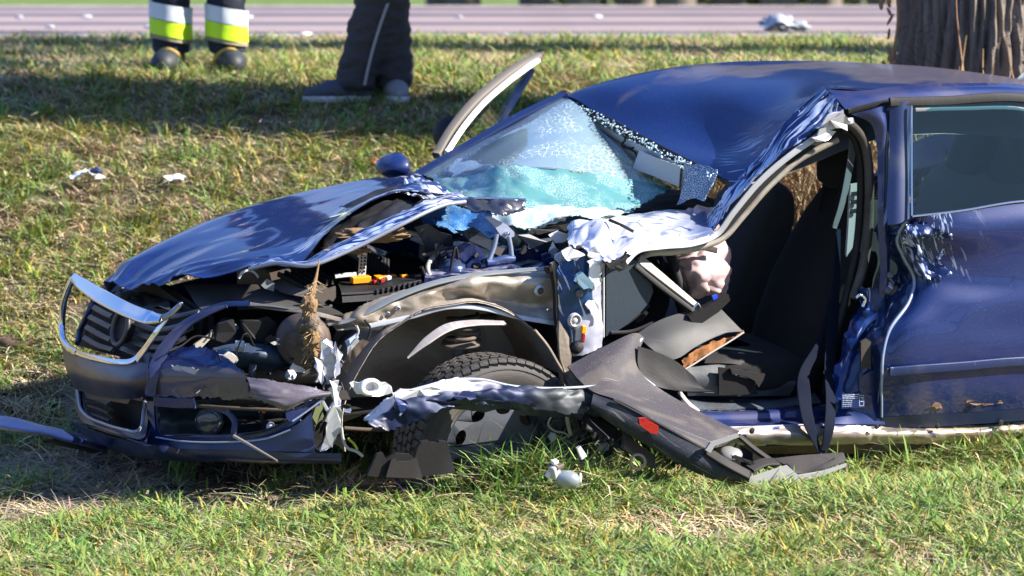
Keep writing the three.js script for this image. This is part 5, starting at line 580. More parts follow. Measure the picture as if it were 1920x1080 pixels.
// ---- engine bay and torn front corner
{
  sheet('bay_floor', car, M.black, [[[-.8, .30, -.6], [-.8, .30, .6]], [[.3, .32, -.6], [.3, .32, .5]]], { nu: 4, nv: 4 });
  sheet('far_apron', car, M.navyPlastic, [[[-.75, .50, -.58], [-.2, .62, -.60], [.3, .76, -.62]], [[-.75, .3, -.62], [-.2, .3, -.64], [.3, .3, -.64]]], { nu: 10, nv: 6 });
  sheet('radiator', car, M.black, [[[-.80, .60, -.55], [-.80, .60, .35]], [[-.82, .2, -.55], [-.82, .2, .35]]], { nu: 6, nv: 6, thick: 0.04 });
  box('engine_block', car, M.steel, [-.22, .52, -.15], [.5, .34, .5], [0, .1, .05], 0.03);
  for (const [x, y, z, a, b, c, s] of [[-.28, .66, .02, .12, .07, .12, 1], [-.05, .67, .1, .1, .08, .1, 2], [-.42, .6, .2, .1, .08, .1, 3], [.08, .66, .28, .09, .07, .1, 4], [-.5, .5, .35, .1, .1, .1, 5]]) lump('engine_part', car, M.plastic, [x, y, z], [a, b, c], 0.35, 1.8, s, 3);
  { const s = [-.192,.737,.22], g = []; for (let i = 0; i < 7; i++) { const t = new THREE.TorusGeometry(0.036, 0.007, 8, 24); t.rotateY(1.2); t.translate(s[0] - 0.03 + i * 0.012, s[1] - i * 0.004, s[2]); g.push(t); } put('bellows_hose', mergeGeometries(g), M.plastic, car); }
  // panel over the radiator, air box with ribs, lock carrier
  sheet('upper_crossmember', car, P({ map: grimeTex, color: lin(0.06, 0.058, 0.058), roughness: 0.6 }), [[[-.814,.642,.05],[-.687,.664,.15],[-.552,.671,.25],[-.455,.666,.35]], [[-.816,.622,.15],[-.709,.636,.28],[-.572,.669,.42],[-.461,.661,.5]], [[-.825,.608,.3],[-.755,.647,.42],[-.635,.666,.55],[-.448,.643,.62]]], { nu: 40, nv: 20, soft: 0.012, softFreq: 8 });
  strap('crossmember_lip', car, M.primer, [[-.718,.663,.46],[-.646,.662,.53],[-.561,.66,.6],[-.464,.64,.64]], 0.016, 0.006, [0, .6, 1]);
  strap('crossmember_edge', car, M.navyPlastic, [[-.884,.544,.2],[-.843,.6,.3],[-.785,.651,.4],[-.714,.664,.46]], 0.02, 0.012, [0, .6, 1]);
  const ab = new THREE.Group(); ab.name = 'air_box'; car.add(ab);
  const greyA = P({ map: grimeTex, color: lin(0.16, 0.14, 0.13), roughness: 0.6 });
  sheet('cover', ab, greyA, [[[-.564,.71,.2],[-.497,.727,.22],[-.458,.729,.3]], [[-.589,.685,.36],[-.513,.705,.38],[-.463,.716,.42]], [[-.536,.685,.5],[-.497,.695,.52],[-.446,.707,.52]]], { nu: 16, nv: 16 });
  plate('front_face', ab, greyA, [[-.542,.705,.53],[-.451,.731,.53],[-.449,.695,.53],[-.459,.681,.53],[-.475,.689,.53],[-.489,.679,.53],[-.508,.686,.53],[-.526,.676,.53],[-.541,.684,.53]], { thick: 0.01 });
  for (let i = 0; i < 6; i++) { const a = [-.567,.717,.3], b = [-.517,.689,.42], k = i / 6; strap('rib', ab, M.plastic, [[a[0] + k * 0.14, a[1] + 0.012 + k * 0.02, a[2] + 0.0], [b[0] + k * 0.12, b[1] + 0.016 + k * 0.02, b[2]]], 0.010, 0.018, [0, 1, 0]); }
  strap('headlamp_clip', car, M.lightPlastic, [[-.711,.722,.32],[-.697,.743,.32],[-.671,.746,.32],[-.652,.734,.32],[-.644,.723,.32]], 0.008, 0.006, [0, .2, 1]);
  plate('broken_cover', car, P({ color: lin(0.18, 0.20, 0.22), roughness: 0.4 }), [[-.656,.71,.38],[-.635,.731,.38],[-.609,.716,.38],[-.611,.688,.38],[-.643,.699,.38]], { thick: 0.008 });
  // fuse carrier
  const fb = new THREE.Group(); fb.name = 'fuse_carrier'; car.add(fb);
  box('orange_fuse', fb, M.orange, [-.328,.731,.44], [.065, .022, .03], [0, 0, .05], .003); box('orange_fuse', fb, M.orange, [-.211,.721,.36], [.075, .012, .03], [0, 0, .05], .003); box('orange_fuse', fb, M.orange, [-.158,.729,.4], [.025, .014, .02], [0, 0, .1], .003);
  for (const [q, m] of [[[-.285,.727,.46], M.redLens], [[-.264,.732,.47], M.redLens], [[-.234,.736,.45], M.white], [[-.268,.737,.46], M.orange]]) box('small_fuse', fb, m, q, [.018, .012, .014], [.2, .3, .2], .002);
  sheet('tray', fb, M.plastic, [[[-.388,.71,.38],[-.26,.714,.38],[-.089,.734,.38]], [[-.423,.7,.52],[-.293,.708,.52],[-.143,.727,.52]], [[-.426,.675,.54],[-.296,.682,.54],[-.146,.708,.54]]], { nu: 24, nv: 12 });
  for (let i = 0; i < 9; i++) { const a = [-.304,.709,.53], b = [-.155,.733,.53], k = i / 8; box('tray_tooth', fb, M.greyPlastic, [lerp(a[0], b[0], k), lerp(a[1], b[1], k), a[2] + .004], [.007, .016, .008], [0, 0, .15], .001); }
  strap('tray_rim', fb, M.greyPlastic, [[-.427,.702,.53],[-.315,.706,.53],[-.241,.721,.53],[-.148,.74,.53]], .008, .008, [0, .5, 1]); strap('tray_rim', fb, M.lightPlastic, [[-.411,.74,.42],[-.37,.743,.42],[-.336,.744,.42]], .016, .01, [0, .5, 1]);
  const ld = strap('perforated_strut', car, M.lightPlastic, [[-.308,.852,.4],[-.308,.784,.4],[-.31,.733,.4]], .03, .005, [.2, 0, 1]);
  for (let i = 0; i < 9; i++) { const q = [-.307,.843,.405]; for (const s of [-.006, .007]) box('slot', ld, M.black, [q[0] + s - i * .0004, q[1] - i * .0115, q[2]], [.005, .007, .006], [0, 0, 0], .001); }
  tube('bonnet_cable', car, P({ color: lin(0.30, 0.29, 0.27), roughness: 0.5 }), [[-.18,.866,.3],[-.11,.86,.32],[-.05,.844,.34],[-.029,.82,.36],[-.05,.799,.4],[-.084,.786,.44],[-.107,.767,.48],[-.106,.747,.5]], .0085, { n: 60 });
  tube('wire', car, M.black, [[-.138,.781,.5],[-.117,.744,.5],[-.059,.725,.5],[-.001,.705,.5]], .006); tube('wire', car, M.black, [[-.412,.609,.5],[-.302,.651,.5],[-.19,.671,.5],[-.114,.672,.5]], .012); tube('wire', car, M.plastic, [[-.471,.673,.45],[-.396,.659,.45],[-.301,.64,.45],[-.227,.665,.45]], .014);
  { const q = [-.32,.633,.5], a = V([-.391,.606,.52]), b = V([-.264,.64,.5]), d = b.clone().sub(a).normalize(); lathe('washer_pump', car, P({ color: lin(0.16, 0.16, 0.22), roughness: 0.35 }), [[0, -.06], [.02, -.06], [.021, -.02], [.026, -.018], [.026, .05], [.018, .06], [0, .06]], q, d.toArray(), 20); tube('pump_pipe', car, M.chrome, [[-.337,.681,.53],[-.324,.657,.53],[-.327,.627,.53]], .004); }
  // scuttle behind the engine: crushed dark panels, hinge bracket, wiper link
  const navy = P({ map: grimeTex, color: lin(0.02, 0.035, 0.07), roughness: 0.45, clearcoat: 0.3 });
  sheet('scuttle', car, navy, [[[-.037,.87,0],[.093,.866,.1],[.212,.854,.2],[.37,.841,.3]], [[-.102,.842,.15],[.047,.824,.22],[.192,.817,.3],[.376,.809,.38]], [[-.04,.776,.3],[.061,.763,.34],[.193,.762,.4],[.354,.779,.48]], [[-.097,.734,.45],[.025,.744,.48],[.162,.762,.52],[.319,.78,.56]]], { nu: 50, nv: 40, amp: 0.05, freq: 6 });
  for (const [k, q] of [[1, [[-.113,.888,.35],[-.066,.9,.35],[.023,.858,.35],[.036,.802,.35],[-.021,.767,.35],[-.061,.805,.35]]], [2, [[-.022,.817,.42],[.044,.843,.42],[.113,.814,.42],[.107,.759,.42],[.01,.752,.42]]], [3, [[.011,.885,.4],[.079,.893,.4],[.179,.836,.4],[.151,.809,.4],[.071,.847,.4]]], [4, [[.212,.817,.45],[.285,.843,.45],[.326,.814,.45],[.313,.759,.45],[.221,.765,.45]]], [5, [[.211,.877,.48],[.329,.865,.48],[.381,.818,.48],[.293,.821,.48]]]]) plate('crushed_panel', car, k % 2 ? navy : M.paint, q, { thick: .01, sub: .04, jag: .01, seed: k });
  lathe('suspension_tower_cap', car, P({ color: lin(0.04, 0.06, 0.14), metalness: .4, roughness: .3 }), [[0, .03], [.025, .03], [.03, .02], [.042, .018], [.045, 0], [.05, -.02]], [-.01,.762,.46], [0, 1, .15], 28);
  const hb = plate('bonnet_hinge', car, P({ color: lin(0.36, 0.40, 0.56), metalness: .3, roughness: .35 }), [[.075,.947,.5],[.098,.947,.5],[.158,.918,.5],[.186,.892,.5],[.187,.878,.5],[.161,.868,.5],[.136,.883,.5],[.114,.912,.5]], { thick: .012 });
  tube('hinge_link', hb, M.bareBlueEdge, [[.124,.888,.51],[.115,.84,.51],[.098,.795,.51]], .008); tube('hinge_link', hb, M.bareBlueEdge, [[.167,.88,.51],[.177,.838,.51],[.183,.803,.51]], .008);
  tube('hinge_foot', hb, P({ color: lin(0.05, 0.08, 0.2), metalness: .3, roughness: .35 }), [[.091,.791,.51],[.116,.791,.51],[.154,.801,.51],[.191,.8,.51]], .014);
  lathe('hinge_bolt', hb, M.chrome, [[0, .012], [.007, .012], [.008, 0]], [.157,.888,.515], [0, .2, 1], 10);
  sheet('wing_top_rail', car, M.bareBlue, [[[-.102,.75,.46],[.043,.758,.48],[.189,.772,.5],[.336,.787,.52]], [[-.15,.739,.56],[.002,.767,.58],[.146,.782,.6],[.292,.796,.62]]], { nu: 50, nv: 16, amp: .02, freq: 14, tw: 256, th: 64, ctex: (u, v, p, s, t) => mixc([.015, .025, .10], [.30, .30, .42], streak(s, t, .2, .12, 8, 60)) });
  for (const [k, m, q] of [[1, M.white, [[.293,.888,.55],[.326,.902,.55],[.372,.887,.55],[.357,.865,.55],[.319,.86,.55]]], [2, M.bare, [[.283,.84,.58],[.297,.872,.58],[.322,.842,.58],[.308,.812,.58]]], [3, M.white, [[.285,.879,.4],[.362,.915,.4],[.424,.928,.4],[.418,.906,.4],[.343,.887,.4],[.297,.861,.4]]], [4, M.plastic, [[.272,.872,.42],[.335,.889,.42],[.425,.902,.42],[.426,.88,.42],[.336,.867,.42]]], [5, M.scratched, [[.248,.83,.6],[.279,.836,.6],[.301,.789,.6],[.262,.79,.6]]], [6, M.white, [[.285,.835,.63],[.323,.848,.63],[.342,.793,.63],[.299,.785,.63]]]]) plate('torn_scrap', car, m, q, { thick: .006, sub: .02, jag: .007, seed: k + 20 });
  // crushed white pillar foot under the screen corner
  const cw = P({ vertexColors: true, roughness: .28, metalness: .5 });
  sheet('crushed_pillar_foot', car, cw, [[[.358,.9,.58],[.465,.938,.52],[.602,.944,.48],[.743,.942,.46],[.855,.941,.46],[.891,.948,.52]], [[.314,.897,.66],[.415,.931,.64],[.556,.939,.58],[.7,.938,.55],[.811,.936,.55],[.87,.933,.58]], [[.308,.887,.72],[.383,.9,.74],[.511,.915,.68],[.648,.919,.64],[.763,.92,.63],[.853,.922,.64]], [[.328,.874,.77],[.385,.87,.79],[.48,.883,.76],[.602,.895,.72],[.72,.903,.7],[.84,.911,.68]], [[.368,.854,.78],[.411,.842,.8],[.461,.848,.78],[.569,.883,.75],[.711,.889,.72],[.836,.908,.7]]], { nu: 90, nv: 46, amp: .055, freq: 9, soft: .005, softFreq: 12, jag: .012, mask: (u) => smooth(.62, .25, u) * .85 + .15, tw: 512, th: 256, ctex: (u, v, p, s, t) => mixc([.66, .67, .74], [.04, .10, .30], clamp(smooth(.74, .95, u) * .8 + .8 * streak(s, t, .5, .42, 6, 50) + .5 * smooth(.42, .5, n3(s * 30, t * 30, 2)))) });
  sheet('pillar_foot_lining', car, M.lightPlastic, [[[.724,.94,.5],[.835,.938,.48],[.887,.929,.5]], [[.717,.925,.58],[.797,.927,.58],[.878,.929,.56]]], { nu: 12, nv: 8, soft: .01, softFreq: 12 });
  strap('broken_wiper', car, M.plastic, [[.453,.959,.68],[.485,.946,.71],[.522,.927,.73]], .010, .008, [0, .5, 1]);
  for (const [k, q] of [[1, [[.372,.852,.8],[.402,.839,.8],[.44,.851,.8],[.461,.877,.8],[.478,.862,.8],[.446,.82,.8],[.403,.816,.8]]], [2, [[.422,.828,.8],[.46,.845,.8],[.472,.826,.8],[.439,.809,.8]]]]) plate('black_scrap', car, M.black, q, { thick: .015, sub: .015, jag: .006, seed: k });
  // hinge pillar
  const hp = sheet('hinge_pillar', car, M.bareBlue, [[[.258,.813,.72],[.293,.855,.74],[.341,.872,.76],[.402,.849,.74]], [[.258,.743,.73],[.299,.766,.76],[.346,.77,.77],[.409,.759,.74]], [[.266,.671,.73],[.31,.676,.76],[.356,.676,.77],[.417,.668,.74]], [[.27,.592,.74],[.315,.591,.77],[.363,.594,.775],[.422,.588,.745]], [[.278,.519,.74],[.321,.518,.765],[.373,.531,.77],[.424,.542,.745]]], { nu: 46, nv: 70, amp: .022, freq: 12, jag: .006, mask: (u, v) => .35 + .65 * smooth(.55, 0, v), tw: 256, th: 384, ctex: (u, v, p, s, t) => mixc([.010, .05, .16], [.50, .52, .66], clamp(streak(s, t, 1.3, .22, 6, 50) + smooth(.52, .56, v + .06 * n3(s * 20, t * 20, 1)) * smooth(.30, .34, u + .04 * n3(s * 30, t * 30, 5)) * .9 + smooth(.74, .78, u + .05 * n3(s * 20, t * 14, 9)) * .8)) });
  lathe('grommet', hp, P({ color: lin(.34, .34, .36), roughness: .5 }), [[0, .010], [.009, .010], [.010, .004], [.016, .004], [.017, .012], [.022, .012], [.025, 0]], [.302,.643,.775], [.1, 0, 1], 28);
  box('orange_connector', hp, M.orange, [.334,.612,.785], [.016, .026, .014], [0, 0, -.06], .003); box('red_connector', hp, M.redLens, [.334,.583,.785], [.011, .030, .012], [0, 0, -.06], .003);
  lathe('connector_boot', hp, M.plastic, [[0, .025], [.016, .025], [.02, .012], [.022, 0]], [.317,.548,.77], [.1, .3, 1], 18); lathe('pillar_bolt', hp, M.chrome, [[0, .014], [.006, .014], [.007, .006], [.011, .004], [.011, 0]], [.352,.699,.775], [0, 0, 1], 12); lathe('pillar_bolt', hp, M.chrome, [[0, .014], [.006, .014], [.007, .006], [.011, .004], [.011, 0]], [.277,.521,.77], [0, 0, 1], 12);
  const hg = plate('door_hinge', hp, P({ color: lin(.22, .36, .5), metalness: .5, roughness: .3 }), [[.29,.795,.78],[.312,.809,.78],[.341,.787,.78],[.357,.768,.78],[.351,.751,.78],[.32,.751,.78],[.299,.77,.78]], { thick: .02, sub: .02, jag: .004 }); tube('hinge_pin', hp, M.chrome, [[.291,.776,.79],[.301,.8,.79]], .007); lathe('hinge_eye', hp, M.steel, [[0, .006], [.012, .006], [.014, 0]], [.316,.733,.775], [0, 0, 1], 14);
  for (const [k, q] of [[1, [[.329,.843,.79],[.371,.852,.79],[.384,.77,.79],[.362,.743,.79],[.34,.789,.79]]], [2, [[.332,.698,.785],[.381,.722,.785],[.394,.642,.785],[.358,.662,.785]]], [3, [[.239,.878,.78],[.273,.892,.78],[.328,.862,.78],[.295,.845,.78],[.256,.85,.78]]]]) plate('peeled_metal', hp, M.white, q, { thick: .004, sub: .015, jag: .007, seed: 30 + k });
  // inner wing: crumpled rail with a pale upper flange
  const iw = sheet('inner_wing', car, M.primer, [[[-.5,.623,.6],[-.426,.658,.61],[-.312,.709,.62],[-.165,.751,.62],[-.015,.776,.62],[.138,.786,.62],[.286,.8,.64]], [[-.504,.622,.63],[-.427,.643,.64],[-.306,.684,.655],[-.179,.724,.66],[-.032,.753,.665],[.12,.752,.665],[.276,.756,.67]], [[-.489,.612,.62],[-.371,.62,.64],[-.25,.655,.66],[-.117,.688,.65],[.009,.693,.62],[.144,.674,.62],[.289,.67,.66]], [[-.474,.608,.62],[-.352,.608,.64],[-.233,.642,.665],[-.105,.674,.67],[.011,.666,.665],[.138,.639,.66],[.287,.62,.68]]], { nu: 120, nv: 40, amp: .02, freq: 8, soft: .006, softFreq: 20, jag: .005 });
  strap('wing_flange', iw, P({ color: lin(.50, .54, .52), metalness: .4, roughness: .35, map: barTex }), [[-.517,.623,.61],[-.46,.631,.63],[-.391,.659,.64],[-.284,.71,.645],[-.156,.752,.645],[-.006,.777,.645],[.127,.786,.645],[.274,.797,.66]], [.02, .026, .03, .028, .026, .024, .022, .022], .008, [.1, 1, .35], { n: 80 });
  strap('wing_flange', iw, M.bare, [[-.382,.623,.67],[-.237,.651,.675],[-.11,.68,.68],[.014,.672,.68],[.142,.638,.675],[.279,.615,.69]], .016, .006, [0, .3, 1], { n: 60 });
  for (const [u, s] of [[[.217,.725,.68], .012], [[-.277,.677,.66], .006], [[-.31,.661,.66], .004]]) { lathe('dark_hole_patch', iw, M.rubber, [[0, .002], [s, .002]], u, [0, 0, 1], 16); lathe('hole_collar', iw, M.bare, [[s, .004], [s * 1.4, .003], [s * 1.7, -.004]], u, [0, 0, 1], 20); }  // dark discs stand in for the shade inside the rail holes
  strap('pillar_edge', car, M.primer, [[.243,.826,.71],[.261,.775,.71],[.27,.685,.71],[.283,.594,.71],[.296,.512,.71]], .018, .01, [.3, 0, 1], { n: 40 });
  tube('pillar_seam', car, M.black, [[.227,.814,.72],[.247,.742,.72],[.256,.651,.72],[.273,.56,.72]], .005, { n: 30 });
  plate('rust_patch', iw, M.iron, [[.23,.804,.67],[.28,.814,.67],[.293,.792,.67],[.271,.774,.67],[.239,.782,.67]], { thick: .006, sub: .012, jag: .004 });
}
// ---- wheel arch and front wheel
{
  const c = [-.063,.313,.76], arch = [], nu = 48, nv = 14; c[1] = .31;
  for (let j = 0; j <= nv; j++) for (let i = 0; i <= nu; i++) { const a = lerp(-0.25, Math.PI + .35, i / nu), z = lerp(.36, .69, j / nv), r = .392 + .012 * n3(a * 3, z * 6, 1) - .03 * smooth(.5, .36, z); arch.push(new THREE.Vector3(c[0] - Math.cos(a) * r, c[1] + Math.sin(a) * r * .98, z)); }
  const la = put('wheel_arch_liner', gridGeo(arch, nu, nv, { thick: .005 }), M.liner, car);
  const wall = []; for (let j = 0; j <= 10; j++) for (let i = 0; i <= 40; i++) { const a = lerp(-.3, Math.PI + .3, i / 40), r = .39 * j / 10; wall.push(new THREE.Vector3(c[0] - Math.cos(a) * r, c[1] + Math.sin(a) * r, .36 + .012 * n3(a * 2, r * 6, 4))); }
  put('liner_wall', gridGeo(wall, 40, 10, { thick: .004 }), M.liner, la);
  strap('arch_trim', car, P({ map: grimeTex, color: lin(.42, .42, .47), roughness: .45 }), [[-.299,.547,.82],[-.228,.596,.8],[-.143,.632,.77],[-.047,.637,.74],[.086,.624,.7]], [.004, .03, .036, .03, .02], .008, [[-.2, 1, .5], [0, 1, .5], [0, .9, .5]], { n: 40 });
  strap('arch_trim', car, M.greyPlastic, [[-.124,.594,.66],[-.026,.622,.62],[.106,.623,.58]], [.02, .03, .02], .012, [0, .9, .4]);
  strap('liner_crack', car, M.primer, [[.156,.619,.79],[.208,.56,.79],[.258,.486,.79],[.291,.449,.79]], .008, .005, [.3, .2, 1]);
  const st = new THREE.Group(); st.name = 'suspension_strut'; car.add(st);
  lathe('spring_seat', st, M.iron, [[0, .012], [.03, .012], [.066, .004], [.07, -.004], [.05, -.012], [0, -.014]], [-.021,.541,.6], [-.12, 1, .05], 26); lathe('top_mount', st, M.iron, [[0, .01], [.05, .01], [.055, -.01], [0, -.012]], [-.003,.58,.58], [.1, 1, .1], 22);
  tube('damper', st, M.steel, [[-.02,.596,.6],[-.025,.536,.6],[-.023,.436,.6]], .026);
  { const coil = []; const a = [-.017,.615,.59]; for (let i = 0; i <= 60; i++) { const t = i / 60, w = t * 6.283 * 3; coil.push([a[0] + Math.cos(w) * .05, a[1] + .02 - t * .10, a[2] + Math.sin(w) * .05]); } tube('coil_spring', st, M.iron, coil, .007, { n: 160, sides: 6 }); }
  const wh = new THREE.Group(); wh.name = 'front_wheel'; car.add(wh); const h = [.03,.207,.76]; wh.position.set(...h); wh.rotation.set(-.10, .06, 0);
  const prof = [[.205, -.085], [.225, -.100], [.265, -.108], [.295, -.100], [.308, -.080], [.312, 0], [.308, .080], [.295, .100], [.265, .108], [.225, .100], [.205, .085]];
  const ty = lathe('tyre', wh, M.rubber, prof, [0, 0, 0], [0, 0, 1], 72);
  { const g = []; for (let i = 0; i < 58; i++) for (let k = 0; k < 6; k++) { const a = (i + (k % 2) * .5) / 58 * 6.2832 + (k > 2 ? .01 : -.01) * k, z = [-.086, -.052, -.018, .018, .052, .086][k], e = Math.abs(z) > .08, b = new THREE.BoxGeometry(.0265, .012, .029); if (e) b.rotateX(z > 0 ? .45 : -.45); b.rotateY(z > 0 ? -.35 : .35); b.translate(0, e ? .308 : .316, z); b.rotateZ(a); g.push(b); } put('tread_blocks', mergeGeometries(g), M.rubber, wh).userData.kind = 'stuff'; }
  for (const r of [.222, .285]) { const t = new THREE.TorusGeometry(r, .0025, 6, 72); t.translate(0, 0, r < .25 ? .0985 : .104); put('sidewall_ring', t, M.rubber, wh); }
  const sh = new THREE.Shape(); sh.absarc(0, 0, .20, 0, Math.PI * 2); const hole0 = new THREE.Path(); hole0.absarc(0, 0, .032, 0, Math.PI * 2, true); sh.holes.push(hole0);
  for (let i = 0; i < 10; i++) { const a = i / 10 * 6.2832 + .2, p = new THREE.Path(); p.absellipse(Math.cos(a) * .148, Math.sin(a) * .148, .017, .026, 0, Math.PI * 2, true, a); sh.holes.push(p); }
  const rg = new THREE.ExtrudeGeometry(sh, { depth: .006, bevelEnabled: false, curveSegments: 40 }), rp = rg.attributes.position; for (let i = 0; i < rp.count; i++) { const r = Math.hypot(rp.getX(i), rp.getY(i)); rp.setZ(i, rp.getZ(i) + .055 + .035 * smooth(.125, .085, r) - .02 * smooth(.16, .19, r)); } rg.computeVertexNormals();
  const rimMat = P({ map: grimeTex, color: lin(.085, .10, .135), metalness: .1, roughness: .5 }), rm = put('rim', rg, rimMat, wh); lathe('rim_barrel', wh, rimMat, [[.205, .088], [.208, .08], [.19, .06], [.185, 0], [.19, -.06], [.205, -.085]], [0, 0, 0], [0, 0, 1], 48); lathe('hub_cap', wh, M.black, [[0, .09], [.025, .088], [.032, .075], [.034, .06]], [0, 0, 0], [0, 0, 1], 20);
  lump('soil_heap', wh, M.soil, [.06, -.14, .15], [.17, .10, .05], .5, 2.4, 4, 4); lump('soil_heap', wh, M.soil, [-.12, -.12, .13], [.07, .05, .04], .6, 2.6, 6, 4);
  // torn strip of the wing across the tyre
  sheet('torn_flange', car, P({ map: grimeTex, color: lin(.035, .05, .10), metalness: .3, roughness: .4 }), [[[-.293,.444,.985],[-.144,.443,.98],[.003,.431,.985],[.154,.41,.985],[.289,.4,.98],[.43,.415,.965],[.512,.417,.945]], [[-.259,.406,.95],[-.118,.402,.945],[.029,.386,.95],[.172,.359,.95],[.302,.353,.95],[.422,.382,.945],[.511,.409,.94]]], { nu: 60, nv: 10, amp: .02, freq: 12, jag: .01 });
  const tw = sheet('torn_wing', car, M.bareBlueDull = P({ metalness: .35, roughness: .5 }), [[[-.479,.38,.93],[-.43,.42,.93],[-.381,.455,.94],[-.277,.482,.94],[-.178,.494,.92],[-.076,.49,.92],[.02,.469,.94],[.147,.459,.95],[.261,.458,.95],[.376,.46,.95],[.51,.431,.94]], [[-.475,.38,.96],[-.426,.401,.97],[-.376,.439,.975],[-.269,.457,.97],[-.174,.461,.96],[-.081,.461,.96],[.017,.452,.97],[.141,.44,.975],[.263,.434,.97],[.38,.442,.965],[.514,.423,.94]], [[-.466,.373,.975],[-.41,.354,.98],[-.33,.383,.985],[-.234,.416,.98],[-.139,.423,.97],[-.065,.42,.97],[.027,.41,.975],[.157,.388,.98],[.274,.381,.975],[.388,.402,.965],[.519,.412,.94]]], { nu: 130, nv: 30, amp: .016, freq: 12, soft: .002, softFreq: 25, jag: .012, tw: 768, th: 128, ctex: (u, v, p, s, t) => mixc(mixc([.005, .014, .055], [.03, .036, .045], smooth(.6, .7, u)), [.58, .56, .62], clamp(smooth(.52, .48, u + .08 * n3(s * 12, t * 20, 2)) * smooth(.46, .40, v + .25 * n3(s * 8, t * 14, 5)) + .7 * streak(s, t, .1, .46, 6, 60) + smooth(.10, .06, u) * .6)) });
  tube('torn_rim', tw, P({ color: lin(.5, .54, .62), metalness: .4, roughness: .3 }), [[-.481,.382,.935],[-.432,.421,.935],[-.383,.456,.945],[-.279,.483,.945],[-.18,.495,.925],[-.078,.491,.925],[.017,.471,.945],[.145,.46,.955],[.259,.459,.955],[.373,.462,.955],[.508,.432,.945]], .005, { n: 90, sides: 6 });
  for (const [k, m, q] of [[1, M.white, [[-.406,.473,.97],[-.379,.486,.97],[-.289,.486,.97],[-.234,.476,.97],[-.287,.453,.97],[-.36,.447,.97],[-.396,.445,.97]]], [2, M.paint, [[-.202,.458,.985],[-.17,.474,.985],[-.133,.467,.985],[-.124,.447,.985],[-.183,.443,.985]]], [3, M.scratched, [[-.406,.461,.985],[-.365,.447,.985],[-.346,.415,.985],[-.385,.4,.985],[-.404,.427,.985]]], [4, M.white, [[-.544,.506,.95],[-.481,.513,.95],[-.412,.497,.95],[-.398,.47,.95],[-.461,.461,.95],[-.519,.47,.95]]]]) plate('torn_scrap', car, m, q, { thick: .006, sub: .018, jag: .008, seed: 50 + k });
  { const t = new THREE.TorusGeometry(.028, .011, 8, 24); t.scale(1, .75, 1); t.translate(...[-.481,.494,.97]); put('bracket_ring', t, M.white, car); }
  tube('brake_hose', car, M.plastic, [[.25,.355,.86],[.265,.304,.86],[.266,.269,.88]], .008); tube('brake_hose', car, P({ color: lin(.4, .33, .25), roughness: .6 }), [[.245,.364,.88],[.251,.327,.88],[.265,.28,.88]], .007); tube('brake_hose', car, P({ color: lin(.4, .33, .25), roughness: .6 }), [[.326,.377,.86],[.332,.346,.86],[.318,.31,.86]], .006); tube('sensor_wire', car, P({ color: lin(.4, .36, .32), roughness: .6 }), [[.196,.355,.88],[.182,.32,.88],[.207,.297,.88],[.242,.288,.88],[.262,.273,.88]], .003);
  plate('arch_rear_skin', car, M.liner, [[.242,.646,.78],[.271,.609,.78],[.293,.501,.78],[.34,.426,.78],[.364,.353,.78],[.315,.346,.78],[.285,.429,.78],[.253,.52,.78]], { thick: .01, sub: .03, jag: .006 });
}
